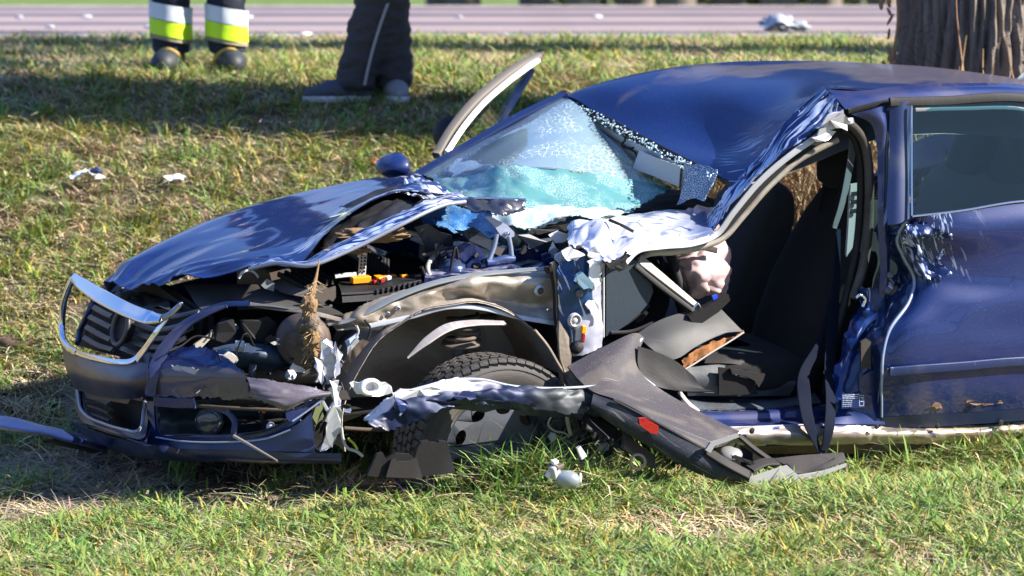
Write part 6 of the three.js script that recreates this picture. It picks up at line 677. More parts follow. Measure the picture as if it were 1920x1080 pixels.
// ---- nose: grille, bright surround, bumper
{
  const gr = new THREE.Group(); gr.name = 'grille'; car.add(gr);
  sheet('backing', gr, M.black, [[[-.9,.452,-.737],[-.93,.533,-.213],[-.92,.585,.131],[-.86,.622,.386]], [[-.92,.356,-.784],[-.95,.445,-.233],[-.94,.498,.145],[-.88,.554,.335]], [[-.93,.256,-.811],[-.97,.347,-.254],[-.96,.406,.097],[-.9,.452,.231]]], { nu: 16, nv: 10, thick: .01 });
  const gp = P({ map: grimeTex, color: lin(.045, .045, .055), roughness: .42, bumpMap: speckTex, bumpScale: .0005 });
  for (const q of [[[-.95,.449,-.569],[-.985,.481,-.335],[-1,.501,-.162]], [[-.96,.411,-.586],[-.995,.448,-.323],[-1.01,.469,-.137]], [[-.97,.374,-.589],[-1,.406,-.329],[-1.02,.434,-.098]], [[-.98,.338,-.577],[-1.01,.373,-.289],[-1.03,.414,-.034]], [[-1,.538,.12],[-.98,.556,.311],[-.95,.597,.447],[-.9,.626,.468]], [[-1,.502,.085],[-.99,.529,.323],[-.96,.565,.447],[-.91,.595,.469]], [[-1.01,.473,.085],[-1,.499,.317],[-.97,.529,.425],[-.92,.554,.435]], [[-1.02,.434,.033],[-1.01,.458,.25],[-.98,.488,.373],[-.93,.508,.378]], [[-.95,.578,.232],[-.93,.62,.402],[-.89,.644,.457]]]) strap('slat', gr, gp, q, .019, .010, [-.75, .65, .1]);
  { const c = [-1.035,.513,.065], g = new THREE.TorusGeometry(.056, .009, 10, 40); g.scale(1.1, 1.05, 1); g.rotateY(-1.5); g.rotateX(.0); g.rotateZ(-.25); g.translate(...c); put('emblem_ring', g, gp, gr); const d = new THREE.CylinderGeometry(.05, .05, .02, 32); d.scale(1.1, 1, 1.05); d.rotateX(1.5708); d.rotateY(-1.5); d.rotateZ(-.25); d.translate(c[0] + .02, c[1], c[2]); put('emblem_hole_dark_disc', d, M.plastic, gr); }  // the disc is a dark stand-in for shade in the empty emblem hole
  strap('grille_frame', gr, M.navyPlastic, [[-.92,.48,-.639],[-.95,.417,-.637],[-.96,.335,-.708],[-.98,.299,-.659]], .024, .02, [-1, .2, -.3]);
  const lc = new THREE.Group(); lc.name = 'lock_carrier'; car.add(lc);
  for (const [q, s, r] of [[[-.88,.508,-.554], [.05, .022, .10], [0, 0, .25]], [[-.88,.529,-.353], [.05, .022, .09], [0, .1, .2]], [[-.86,.536,-.245], [.07, .03, .08], [0, .2, .1]], [[-.84,.543,-.133], [.06, .03, .10], [0, .1, .15]], [[-.8,.541,-.319], [.06, .02, .06], [0, .3, .2]], [[-.86,.464,-.483], [.05, .025, .12], [0, 0, .3]]]) box('carrier_block', lc, M.plastic, q, s, r, .005);
  sheet('carrier_top', lc, M.plastic, [[[-.86,.487,-.77],[-.84,.528,-.458],[-.78,.576,-.21]], [[-.92,.478,-.61],[-.94,.531,-.178],[-.92,.604,.239]]], { nu: 16, nv: 8, amp: .02, freq: 14 });
  const vent = []; for (let i = 0; i < 7; i++) { const q = [-.8,.559,-.295]; vent.push(boxGeo([q[0] + i * .008, q[1] + i * .002, q[2] + .01], [.003, .012, .06], [0, .3, .2], .001)); } put('vent_comb', mergeGeometries(vent), P({ color: lin(.16, .13, .10), roughness: .6 }), lc);
  // displaced bright surround
  const su = new THREE.Group(); su.name = 'bright_surround'; car.add(su);
  strap('top_bar', su, M.chrome, [[-1.08,.599,-.374],[-1.1,.612,-.176],[-1.12,.633,.122],[-1.12,.644,.326],[-1.11,.649,.464],[-1.09,.655,.576],[-1.06,.656,.605]], [.030, .045, .052, .05, .05, .05, .03], .018, [-.8, .75, .1], { n: 60 });
  strap('top_bar_end', su, P({ color: lin(.30, .28, .28), metalness: .8, roughness: .25 }), [[-1.06,.646,.571],[-1.03,.668,.598],[-1,.701,.611]], [.03, .02, .01], .012, [-.8, .6, .1]);
  tube('side_bar', su, M.chrome, [[-1.08,.601,-.374],[-1.07,.54,-.476],[-1.06,.46,-.571],[-1.06,.383,-.586],[-1.07,.349,-.531],[-1.08,.341,-.421],[-1.09,.356,-.258]], .0125, { n: 60 });
  strap('bottom_bar', su, M.chrome, [[-1.08,.341,-.421],[-1.095,.365,-.213],[-1.1,.402,.039],[-1.09,.433,.228],[-1.07,.459,.332],[-1.05,.49,.372]], .02, .012, [-.9, .5, .1], { n: 40 });
  strap('broken_bar', su, M.chrome, [[-1.06,.473,.358],[-1.05,.521,.417],[-1.04,.576,.475],[-1.02,.625,.51],[-1,.67,.545],[-.98,.697,.564]], [.03, .026, .022, .018, .014, .008], .010, [-.9, .3, .3], { n: 50 });
  // bumper
  const bp = new THREE.Group(); bp.name = 'front_bumper'; car.add(bp);
  sheet('centre_panel', bp, M.bumperDirt, [[[-1.05,.32,-.611],[-1.09,.351,-.23],[-1.09,.403,.102],[-1.07,.444,.321],[-1.02,.494,.379]], [[-1.07,.256,-.465],[-1.11,.316,-.084],[-1.12,.378,.244],[-1.1,.422,.44],[-1.06,.445,.484]], [[-1.06,.202,-.383],[-1.09,.257,-.07],[-1.1,.314,.237],[-1.08,.349,.39],[-1.05,.363,.421]]], { nu: 30, nv: 20, soft: .004, softFreq: 6, thick: .006 });
  sheet('corner_panel', bp, M.paintV, [[[-.981,.512,.45],[-.93,.535,.5],[-.881,.548,.6],[-.829,.545,.66]], [[-1.011,.48,.46],[-.951,.509,.54],[-.881,.52,.63],[-.831,.517,.69]], [[-1.031,.436,.46],[-.964,.465,.56],[-.889,.485,.66],[-.807,.485,.72]], [[-1.034,.366,.44],[-.962,.388,.56],[-.887,.404,.66],[-.797,.413,.73]]], { nu: 50, nv: 40, jag: .012, thick: .005, tw: 384, th: 256, ctex: (u, v, p, s, t) => mixc(BLUE, [.085, .07, .075], clamp(smooth(.50, .58, v + .22 * fbm(s * 9, t * 9, 2, 4)) * .85 + .5 * specks(s, t, .5))) });
  plate('peeled_paint', bp, P({ color: lin(.40, .36, .36), roughness: .6 }), [[-.992,.484,.515],[-.962,.487,.55],[-.932,.489,.61],[-.932,.468,.61],[-.964,.469,.56],[-.988,.468,.52]], { thick: .003, sub: .012, jag: .004 });
  plate('torn_lip', bp, P({ color: lin(.5, .45, .42), roughness: .4, metalness: .3 }), [[-.889,.552,.68],[-.85,.557,.68],[-.824,.532,.68],[-.835,.519,.68],[-.857,.537,.68]], { thick: .006, sub: .012, jag: .005 });
  strap('corner_edge', bp, M.paint, [[-1.047,.374,.47],[-1.04,.439,.47],[-1.019,.491,.46],[-.985,.549,.46],[-.929,.61,.47],[-.861,.652,.5],[-.815,.673,.52]], [.035, .042, .042, .036, .03, .02, .012], .02, [-.3, .5, 1], { n: 50 });
  plate('lamp_reflector', bp, P({ color: lin(.46, .42, .36), roughness: .3 }), [[-.902,.534,.45],[-.862,.561,.45],[-.842,.574,.45],[-.845,.553,.45],[-.873,.525,.45],[-.894,.516,.45]], { thick: .008 });
  // lower intake
  sheet('intake_surround', bp, M.bumperDirt, [[[-1.05,.201,-.434],[-1.06,.142,-.377],[-1.07,.118,-.282],[-1.1,.166,.028],[-1.11,.218,.351],[-1.09,.252,.545],[-1.05,.268,.455],[-1.02,.332,.359]], [[-1.05,.203,-.378],[-1.06,.149,-.308],[-1.07,.15,-.188],[-1.09,.185,.057],[-1.1,.229,.315],[-1.08,.251,.449],[-1.05,.265,.388],[-1.02,.321,.311]]], { nu: 60, nv: 6, thick: .02 });
  tube('intake_trim', bp, P({ color: lin(.34, .34, .40), metalness: .5, roughness: .35 }), [[-1.07,.21,-.318],[-1.08,.169,-.25],[-1.09,.165,-.13],[-1.11,.203,.127],[-1.12,.246,.384],[-1.1,.266,.505],[-1.07,.274,.462],[-1.05,.301,.409],[-1.03,.329,.356]], .006, { n: 60 });
  sheet('intake_dark_sheet', bp, M.plastic, [[[-.96,.132,-.718],[-.96,.327,.23]], [[-.96,-.058,-.7],[-.96,.167,.247]]], { nu: 4, nv: 4 });  // added dark sheet standing for the shade deep in the intake
  for (const q of [[[-1.03,.169,-.42],[-1.03,.202,-.228],[-1.03,.224,-.055]], [[-1.03,.147,-.39],[-1.03,.176,-.212],[-1.03,.198,-.039]], [[-1.03,.126,-.36],[-1.03,.151,-.196],[-1.03,.174,-.024]]]) strap('intake_slat', bp, gp, q, .026, .008, [-.5, .8, 0]);
  plate('intake_flap', bp, M.bumperDirt, [[-1.05,.203,-.294],[-1.05,.373,.396],[-1.05,.34,.399],[-1.05,.318,.277],[-1.05,.293,.242],[-1.05,.243,-.026],[-1.05,.196,-.258]], { thick: .006 });
  sheet('lower_lip', bp, M.navyPlastic, [[[-1.03,.051,-.509],[-1.07,.112,-.143],[-1.1,.197,.318],[-1.08,.244,.584], [-.917,.209,.52],[-.807,.237,.68],[-.679,.245,.78],[-.512,.243,.82]], [[-1.03,.024,-.492],[-1.06,.076,-.162],[-1.08,.155,.271],[-1.06,.205,.544], [-.912,.181,.52],[-.802,.208,.68],[-.674,.223,.78],[-.511,.225,.82]], [[-.98,-.028,-.6],[-1,.015,-.319],[-1.02,.089,.093],[-1,.14,.372], [-.889,.15,.46],[-.778,.181,.62],[-.649,.196,.72],[-.488,.198,.76]]], { nu: 70, nv: 12, soft: .004, softFreq: 5, thick: .006 });
  const fr = sheet('lower_corner', bp, M.navyPlastic, [[[-1.036,.339,.4],[-1.04,.276,.42],[-1.039,.229,.46],[-.954,.244,.58],[-.843,.263,.68],[-.731,.297,.77],[-.668,.337,.8],[-.623,.387,.8],[-.584,.399,.8]], [[-1.026,.348,.44],[-1.027,.294,.46],[-1.027,.256,.5],[-.952,.266,.6],[-.847,.283,.69],[-.75,.316,.77],[-.681,.36,.8],[-.631,.408,.79],[-.585,.429,.79]]].map((r, k) => r), { nu: 90, nv: 8, thick: .012 });
  sheet('lower_corner_band', bp, M.navyPlastic, [[[-1.049,.229,.43],[-.951,.245,.57],[-.84,.264,.67],[-.731,.301,.77],[-.664,.343,.81],[-.619,.385,.82]], [[-1.047,.203,.44],[-.954,.219,.58],[-.842,.235,.68],[-.733,.251,.78],[-.657,.257,.82],[-.606,.254,.83]]], { nu: 60, nv: 12, soft: .003, softFreq: 8, thick: .01 });
  tube('corner_fold', fr.parent, M.bareBlueEdge, [[-1.034,.242,.5],[-.961,.249,.6],[-.85,.267,.7],[-.754,.295,.785],[-.687,.329,.82]], .003, { n: 40 });
  strap('mounting_bar', bp, M.navyPlastic, [[-1.026,.35,.45],[-.975,.358,.52],[-.932,.37,.58]], .035, .01, [-.3, 0, 1]);
  tube('mounting_rod', bp, M.iron, [[-.946,.354,.54],[-.852,.366,.64],[-.735,.373,.72],[-.641,.375,.76]], .006); tube('mounting_rod', bp, M.plastic, [[-.81,.381,.62],[-.729,.393,.7],[-.635,.395,.74]], .012);
  const ft = P({ color: lin(.018, .035, .045), roughness: .5 });
  sheet('fog_recess', bp, ft, [[[-.99,.331,.36],[-.843,.358,.5],[-.629,.386,.62]], [[-.96,.244,.3],[-.821,.271,.44],[-.624,.291,.56]], [[-.989,.192,.38],[-.851,.222,.54],[-.645,.25,.68]]], { nu: 24, nv: 14, amp: .02, freq: 9 });
  strap('fog_frame', bp, M.navyPlastic, [[-.88,.352,.56],[-.836,.347,.62],[-.815,.319,.64],[-.82,.278,.65]], .02, .02, [-.3, 0, 1]);
  lathe('fog_lamp', bp, P({ color: lin(.05, .07, .09), roughness: .15, clearcoat: 1 }), [[0, .01], [.03, .008], [.045, 0], [.05, -.02], [.03, -.05]], [-.855,.283,.5], [-.4, 0, 1], 24); lathe('sensor_socket', bp, M.white, [[0, .012], [.007, .012], [.009, .004], [.014, .003], [.014, -.01]], [-.719,.316,.72], [-.3, .1, 1], 16);
  tube('yellow_wire', bp, P({ color: lin(.5, .42, .02), roughness: .5 }), [[-.718,.316,.75],[-.708,.327,.75],[-.686,.322,.75],[-.668,.332,.75]], .0035); tube('orange_wire', bp, P({ color: lin(.5, .12, .02), roughness: .5 }), [[-.739,.358,.7],[-.734,.37,.7],[-.723,.375,.7]], .006); tube('wire', bp, M.plastic, [[-.743,.357,.68],[-.727,.307,.68],[-.709,.28,.68]], .006);
  sheet('torn_plank', bp, P({ map: grimeTex, color: lin(.16, .15, .21), roughness: .5, clearcoat: .3 }), [[[-.805,.478,.72],[-.756,.48,.77],[-.694,.47,.8],[-.629,.462,.82],[-.568,.454,.84]], [[-.812,.457,.78],[-.758,.453,.82],[-.699,.452,.84],[-.636,.455,.85],[-.571,.451,.85]], [[-.807,.43,.77],[-.761,.416,.82],[-.718,.401,.84],[-.648,.428,.85],[-.575,.442,.85]]], { nu: 50, nv: 18, amp: .012, freq: 14, jag: .008, stretch: [.5, 2.5, 1] });
  plate('plank_flap', bp, M.paint, [[-.713,.398,.83],[-.649,.416,.83],[-.574,.438,.83],[-.595,.421,.83],[-.655,.378,.83],[-.691,.356,.83],[-.708,.37,.83]], { thick: .005, sub: .03, jag: .004 });
  tube('flap_rim', bp, M.bareBlueEdge, [[-.691,.363,.845],[-.653,.387,.845],[-.608,.418,.845],[-.583,.434,.845]], .003); box('red_cap', bp, M.redLens, [-.697,.407,.84], [.012, .010, .01], [0, 0, .4]);
  // what the torn corner lays bare
  sheet('inner_panel', car, M.plastic, [[[-.777,.566,.15],[-.624,.6,.25],[-.433,.597,.35]], [[-.755,.389,.1],[-.6,.406,.2],[-.422,.412,.34]], [[-.816,.319,.3],[-.67,.34,.42],[-.431,.344,.48]]], { nu: 10, nv: 10 });
  sheet('lamp_housing', car, M.plastic, [[[-.814,.544,.34],[-.734,.591,.36],[-.63,.591,.38]], [[-.825,.477,.4],[-.757,.519,.44],[-.638,.524,.44]], [[-.803,.432,.48],[-.737,.442,.5],[-.637,.442,.5]]], { nu: 24, nv: 20, amp: .04, freq: 9 });
  sheet('air_duct', car, P({ color: lin(.03, .05, .085), roughness: .5 }), [[[-.843,.522,.48],[-.777,.54,.5],[-.693,.538,.52],[-.618,.51,.52],[-.592,.469,.5]], [[-.854,.506,.54],[-.792,.524,.57],[-.716,.526,.59],[-.653,.5,.58],[-.62,.461,.54]], [[-.835,.469,.52],[-.777,.478,.54],[-.7,.474,.55],[-.638,.445,.53],[-.609,.43,.5]]], { nu: 36, nv: 16, amp: .01, freq: 10 });
  tube('lamp_post', car, P({ color: lin(.05, .065, .09), roughness: .5 }), [[-.74,.492,.58],[-.742,.461,.58],[-.745,.422,.58],[-.738,.354,.58]], .013); tube('bumper_beam', car, M.iron, [[-.757,.421,.45],[-.644,.443,.55],[-.523,.457,.62]], .03, { flat: 1 });
  plate('white_scrap', car, M.white, [[-.628,.483,.62],[-.616,.504,.62],[-.575,.477,.62],[-.578,.467,.62],[-.624,.472,.62]], { thick: .006 }); plate('grey_scrap', car, M.lightPlastic, [[-.697,.569,.6],[-.675,.569,.6],[-.657,.559,.6],[-.68,.558,.6]], { thick: .008 });
  for (const [k, q] of [[1, [[-.854,.624,.55],[-.804,.636,.55],[-.795,.597,.55],[-.834,.563,.55],[-.863,.573,.55]]], [2, [[-.762,.621,.5],[-.671,.632,.5],[-.633,.581,.5],[-.668,.547,.5],[-.742,.567,.5]]]]) plate('lamp_fragment', car, M.plastic, q, { thick: .015, sub: .03, jag: .008, seed: 60 + k });
  // rusted drum with roots and soil hanging over it
  const dr = lathe('drum_cover', car, P({ map: grimeTex, color: lin(.10, .075, .062), metalness: .2, roughness: .6 }), [[0, .03], [.04, .028], [.075, .012], [.088, -.012], [.09, -.05]], [-.597,.57,.62], [-.65, .05, .8], 36); dr.scale.y = 1;
  const root = [[-.533,.835,.6],[-.555,.793,.64],[-.583,.74,.68],[-.6,.684,.7],[-.59,.622,.7],[-.581,.561,.7],[-.582,.513,.7]]; tube('turf_root', car, M.mud, root, [.002, .004, .008, .012, .02, .014, .010, .005], { n: 60, sides: 9 });
  { const r = rng(15), g = [], c = new THREE.CatmullRomCurve3(root.map(V)); for (let i = 0; i < 150; i++) { const t = .2 + .8 * r(), a = c.getPoint(t), s = .012 + .03 * r(); g.push(new THREE.TubeGeometry(new THREE.QuadraticBezierCurve3(a, a.clone().add(new THREE.Vector3((r() - .5) * s, -s * .4 * r(), (r() - .2) * s)), a.clone().add(new THREE.Vector3((r() - .5) * s * 2.4, -s * 1.2 + s * r(), (r() - .3) * s * 2))), 4, .0012, 3)); } put('root_fibres', mergeGeometries(g), M.straw, car).userData.kind = 'stuff'; for (const [t, s] of [[.45, .024], [.6, .03], [.75, .026], [.9, .016]]) { const a = c.getPoint(t); lump('soil_lump', car, t > .55 && t < .7 ? M.iron : M.mud, a.toArray(), [s, s * 1.3, s], .7, 3, t * 9, 3); } }
  // pale torn metal of the wheel-arch front
  M.paleMetal = P({ map: barTex, color: lin(1.3, 1.3, 1.35), metalness: .35, roughness: .35 });
  for (const [k, m, q] of [[1, M.paleMetal, [[-.605,.556,.78],[-.579,.541,.78],[-.567,.499,.78],[-.576,.464,.78],[-.598,.472,.78],[-.588,.5,.78]]], [2, M.paleMetal, [[-.555,.48,.79],[-.522,.478,.79],[-.512,.411,.79],[-.521,.363,.79],[-.543,.378,.79],[-.541,.421,.79]]], [3, M.bare, [[-.571,.602,.74],[-.531,.594,.74],[-.51,.523,.74],[-.515,.467,.74],[-.543,.454,.74],[-.567,.508,.74]]], [4, M.bare, [[-.561,.381,.8],[-.519,.397,.8],[-.508,.326,.8],[-.538,.26,.8],[-.581,.248,.8],[-.562,.302,.8]]], [5, M.paleMetal, [[-.527,.598,.76],[-.504,.562,.76],[-.508,.492,.76],[-.526,.482,.76],[-.521,.536,.76]]], [6, P({ color: lin(.12, .14, .06), roughness: .6 }), [[-.583,.372,.72],[-.548,.393,.72],[-.542,.343,.72],[-.57,.309,.72],[-.585,.328,.72]]], [7, M.plastic, [[-.574,.322,.7],[-.535,.329,.7],[-.517,.302,.7],[-.541,.223,.7],[-.568,.251,.7]]], [8, M.bare, [[-.457,.56,.68],[-.425,.591,.68],[-.413,.576,.68],[-.43,.538,.68],[-.451,.521,.68]]]]) plate('torn_metal', car, m, q, { thick: .008, sub: .014, jag: .007, seed: 70 + k });
  strap('torn_brace', car, M.bare, [[-.577,.413,.8],[-.562,.388,.8],[-.546,.366,.8]], .012, .006, [0, 0, 1]); tube('torn_strut', car, M.iron, [[-.462,.294,.7],[-.378,.285,.7],[-.304,.281,.7]], .007); tube('torn_wire', car, M.black, [[-.406,.651,.7],[-.386,.624,.7],[-.392,.589,.7],[-.418,.56,.7]], .004); tube('torn_wire', car, M.lightPlastic, [[-.434,.634,.7],[-.426,.613,.7],[-.433,.596,.7]], .004);
  tube('green_wire', car, P({ color: lin(.4, .5, .03), roughness: .5 }), [[-.492,.291,.82],[-.47,.272,.82],[-.458,.254,.82]], .004); tube('torn_wire', car, M.lightPlastic, [[-.516,.331,.82],[-.507,.287,.82],[-.491,.259,.82],[-.461,.247,.82],[-.438,.23,.82]], .005);
  plate('lamp_scrap', car, P({ color: lin(.45, .55, .75), roughness: .2 }), [[-.457,.574,.66],[-.418,.599,.66],[-.41,.586,.66],[-.449,.556,.66]], { thick: .006 });
  const wl = sheet('torn_liner', car, P({ map: grimeTex, color: lin(.16, .12, .08), roughness: .8 }), [[[-.487,.5,.72],[-.467,.538,.72],[-.439,.572,.72],[-.418,.592,.72]], [[-.475,.483,.74],[-.455,.517,.74],[-.431,.555,.74],[-.403,.589,.74]]], { nu: 20, nv: 6, amp: .01, freq: 20 });
}

{ // loose cables, clips and splintered bits through the crushed front
  const r = rng(404), mats = [M.plastic, M.black, M.steel, M.rubber, M.plastic, M.bareBlueEdge, M.greyPlastic, M.lightPlastic], R = (a, b) => lerp(a, b, r());
  const zones = [[[-.05, .32], [.70, .84], [.36, .50], 15, 13], [[-.86, -.58], [.42, .60], [.46, .66], 9, 11], [[-.58, -.46], [.28, .58], [.62, .76], 8, 10], [[.18, .42], [.22, .36], [.80, .92], 7, 7], [[-.55, -.2], [.58, .68], [.36, .5], 9, 9]];
  for (const [X, Y, Z, nc, np] of zones) {
    for (let i = 0; i < nc; i++) { const a = [R(...X), R(...Y), R(...Z)], d = [R(-.12, .12), R(-.05, .05), R(-.05, .05)]; tube('loose_cable', car, mats[Math.floor(r() * 4)], [a, [a[0] + d[0] * .5, a[1] + d[1] + .02 * (r() - .5), a[2] + d[2]], [a[0] + d[0], a[1] - Math.abs(d[1]) - .02 * r(), a[2] + d[2] * .5], [a[0] + d[0] * 1.4, a[1] - .05 * r(), a[2]]], R(.002, .006), { sides: 6, n: 16 }); }
    for (let i = 0; i < np; i++) { const a = [R(...X), R(...Y), R(...Z)], s = R(.008, .028), q = []; const n = 4 + Math.floor(r() * 3), t = r() * 6, ax = R(-.6, .6), ay = R(-.4, .8); for (let k = 0; k < n; k++) { const w = t + k / n * 6.283, l = s * R(.5, 1.3), cx = Math.cos(w) * l, cy = Math.sin(w) * l * .8; q.push([a[0] + cx, a[1] + cy, a[2] + cx * ax + cy * ay * -1]); } plate('splinter', car, mats[Math.floor(r() * mats.length)], q, { thick: R(.003, .012) }); }
    for (let i = 0; i < np / 2; i++) box('small_bracket', car, mats[Math.floor(r() * mats.length)], [R(...X), R(...Y), R(...Z)], [R(.01, .04), R(.008, .025), R(.01, .03)], [r(), r(), r()], .002);
  }
}

// ---------------------------------------------------------------- torn-off pieces lying about
{ // grey door trim leaning from the cabin down to the grass, in the car's own axes
  const mk = (name, label, cat) => { const t = thing(name, label, cat, CAR.p.toArray()); t.rotation.order = 'YXZ'; t.rotation.set(CAR.roll, CAR.yaw, CAR.tip); return t; };
  const t = mk('torn_door_trim', 'long grey plastic door trim with a red reflector leaning from the cabin onto the grass', 'door trim');
  sheet('trim_panel', t, P({ roughness: .62, specularIntensity: .5, bumpMap: speckTex, bumpScale: .0006 }), [[[.249,.502,.86],[.382,.556,.84],[.509,.599,.82],[.537,.583,.82]], [[.264,.471,.92],[.349,.494,.92],[.435,.504,.9],[.483,.508,.88]], [[.291,.442,.98],[.383,.438,.98],[.46,.436,.96],[.53,.447,.92]], [[.365,.416,1.02],[.453,.398,1.02],[.541,.388,1],[.626,.385,.95]], [[.495,.35,1.08],[.568,.341,1.07],[.651,.337,1.04],[.735,.331,.99]], [[.63,.277,1.13],[.684,.279,1.12],[.749,.284,1.08],[.807,.298,1.03]]], { nu: 26, nv: 70, soft: .004, softFreq: 6, thick: .008, tw: 384, th: 768, ctex: (u, v, p, s, t) => mixc(mixc([.046, .042, .052], [.085, .075, .072], smooth(-.05, .3, fbm(s * 9, t * 9, 2, 5))), [.26, .25, .25], clamp(.7 * streak(s, t, 1.2, .52, 5, 110, 2) + .6 * streak(s, t, .3, .56, 6, 130, 5) + .6 * specks(s, t, .55))) });
  sheet('trim_side_shaded', t, P({ roughness: .5, specularIntensity: .6, bumpMap: speckTex, bumpScale: .0006 }), [[[.288,.44,.985],[.363,.416,1.025],[.493,.35,1.085],[.628,.277,1.135],[.777,.192,1.18]], [[.276,.412,1],[.359,.37,1.04],[.489,.298,1.1],[.624,.229,1.15],[.77,.181,1.19]], [[.29,.396,.98],[.366,.34,1.03],[.496,.263,1.09],[.641,.189,1.14],[.773,.164,1.18]]], { nu: 60, nv: 14, thick: .008, tw: 768, th: 128, ctex: (u, v, p, s, t) => mixc(mixc([.016, .020, .032], [.05, .05, .055], smooth(.0, .35, fbm(s * 8, t * 8, 6, 5))), [.2, .2, .22], clamp(.6 * streak(s, t, .1, .55, 6, 120, 3) + .6 * specks(s, t, .55))) });  // shade on this side face is put into its darker, bluer colour
  strap('trim_groove', t, M.black, [[.341,.431,1.03],[.423,.389,1.065],[.522,.337,1.105],[.643,.269,1.145]], .008, .006, [0, .7, .7]);
  plate('red_reflector', t, M.redLens, [[.397,.386,1.1],[.422,.387,1.1],[.469,.358,1.1],[.467,.331,1.1],[.44,.336,1.1],[.4,.365,1.1]], { thick: .014 });
  for (const q of [[[.615,.284,1.16],[.632,.309,1.16],[.674,.318,1.16],[.728,.333,1.16],[.736,.322,1.16],[.683,.307,1.16],[.649,.298,1.16],[.635,.274,1.16]]]) plate('speaker_bezel', t, P({ color: lin(.26, .26, .27), roughness: .5 }), q, { thick: .01 });
  strap('speaker_frame', t, M.greyPlastic, [[.794,.296,1.05],[.843,.255,1.07],[.91,.208,1.1]], .02, .012, [0, 1, .5]); strap('speaker_frame', t, M.plastic, [[.629,.276,1.14],[.691,.238,1.17],[.773,.195,1.19]], .035, .014, [0, .7, .7]); strap('speaker_frame', t, M.greyPlastic, [[.782,.211,1.17],[.844,.222,1.14],[.912,.214,1.11]], .04, .012, [0, 1, .4]);
  { const g = new THREE.SphereGeometry(.042, 24, 14, 0, 6.283, 0, 1.35); g.scale(1, .5, .8); g.rotateX(.5); g.translate(...[.766,.235,1.06]); put('speaker_cup', g, P({ color: lin(.20, .20, .21), roughness: .5 }), t); }
  plate('speaker_dark_plate', t, M.plastic, [[.788,.271,1.05],[.913,.199,1.05],[.855,.18,1.05],[.754,.207,1.05]], { thick: .01 }); plate('broken_tab', t, M.black, [[.715,.26,1.15],[.763,.247,1.15],[.803,.23,1.15],[.817,.208,1.15],[.78,.228,1.15],[.724,.245,1.15]], { thick: .008, sub: .01, jag: .003 });  // first plate: dark stand-in for the shade in the open speaker hole
  sheet('trim_foot', t, M.greyPlastic, [[[.905,.219,1.1],[1.027,.214,1.06],[1.129,.209,1.04],[1.212,.204,1.02]], [[.925,.207,1.14],[1.007,.183,1.12],[1.119,.189,1.08],[1.211,.197,1.03]], [[.927,.213,1.15],[.971,.178,1.15],[1.093,.179,1.11],[1.205,.184,1.05]]], { nu: 24, nv: 12, thick: .006 });
  plate('trim_end', t, P({ color: lin(.34, .34, .35), roughness: .5 }), [[.78,.186,1.17],[.916,.219,1.17],[.962,.183,1.17],[1.059,.193,1.17],[1.14,.214,1.17],[1.137,.203,1.17],[1.031,.172,1.17],[.929,.156,1.17],[.778,.161,1.17]], { thick: .008 });
  strap('trim_edge', t, P({ color: lin(.45, .45, .46), roughness: .5 }), [[.529,.586,.83],[.49,.552,.85],[.475,.509,.88],[.498,.475,.91],[.537,.445,.93]], .008, .006, [0, .4, 1]);
  const u = mk('torn_door_card', 'dark torn door card with a brown broken edge lying across the cabin opening', 'door trim');
  sheet('card_panel', u, P({ roughness: .6, bumpMap: speckTex, bumpScale: .0006 }), [[[.529,.586,.78],[.611,.619,.76],[.708,.644,.74],[.808,.652,.72],[.87,.653,.7]], [[.552,.556,.83],[.624,.577,.82],[.712,.602,.8],[.815,.618,.77],[.897,.62,.74]], [[.61,.51,.86],[.652,.519,.86],[.725,.552,.84],[.843,.583,.8],[.933,.581,.77]]], { nu: 30, nv: 24, soft: .01, softFreq: 6, thick: .006, tw: 384, th: 256, ctex: (u, v, p, s, t) => mixc([.9, .9, .95], [3, 2.8, 2.7], .5 * clamp(.5 * smooth(0, .35, fbm(s * 9, t * 9, 4, 5)) + streak(s, t, .8, .5, 6, 110, 8))).map(q => q * .045) });
  sheet('broken_fibre_edge', u, P({ map: grimeTex, color: lin(.42, .18, .06), roughness: .9, bumpMap: speckTex, bumpScale: .003 }), [[[.665,.511,.86],[.711,.54,.85],[.78,.559,.83],[.853,.57,.81],[.93,.585,.78]], [[.671,.482,.86],[.714,.5,.85],[.786,.529,.83],[.854,.555,.81],[.932,.579,.78]]], { nu: 40, nv: 10, amp: .014, freq: 24, jag: .008 });
  tube('fibre_rim', u, P({ color: lin(.5, .45, .4), roughness: .8 }), [[.662,.477,.87],[.708,.501,.87],[.769,.537,.87],[.827,.568,.87],[.886,.602,.87]], .003, { n: 30 });
  sheet('card_wing', u, M.plastic, [[[.5,.565,.86],[.563,.546,.87],[.639,.509,.88],[.692,.465,.9]], [[.49,.499,.89],[.557,.481,.9],[.629,.451,.91],[.725,.417,.92]], [[.53,.443,.92],[.586,.43,.92],[.641,.423,.93],[.751,.41,.94]]], { nu: 24, nv: 16, soft: .008, softFreq: 8, thick: .006 });
  strap('white_rail', u, M.lightPlastic, [[.654,.409,.88],[.688,.371,.88],[.73,.338,.88]], .014, .006, [0, .4, 1]);
  const v = mk('loose_spoiler_strip', 'long dark blue plastic spoiler strip lying on the ground ahead of the bumper', 'plastic strip');
  strap('strip_body', v, M.navyPlastic, [[-1.1,.114,.1],[-1.22,.186,.265],[-1.36,.26,.451],[-1.5,.337,.653],[-1.62,.39,.794],[-1.76,.448,.963]], [.045, .06, .06, .06, .06, .05], .022, [-.3, .6, .7], { n: 50 });
  strap('strip_flange', v, M.plastic, [[-1.1,.083,.036],[-1.25,.165,.245],[-1.38,.239,.463]], .04, .01, [-.3, .9, .2]);
  const w = mk('broken_arch_clip', 'black notched plastic bracket lying in the grass before the front wheel', 'plastic piece');
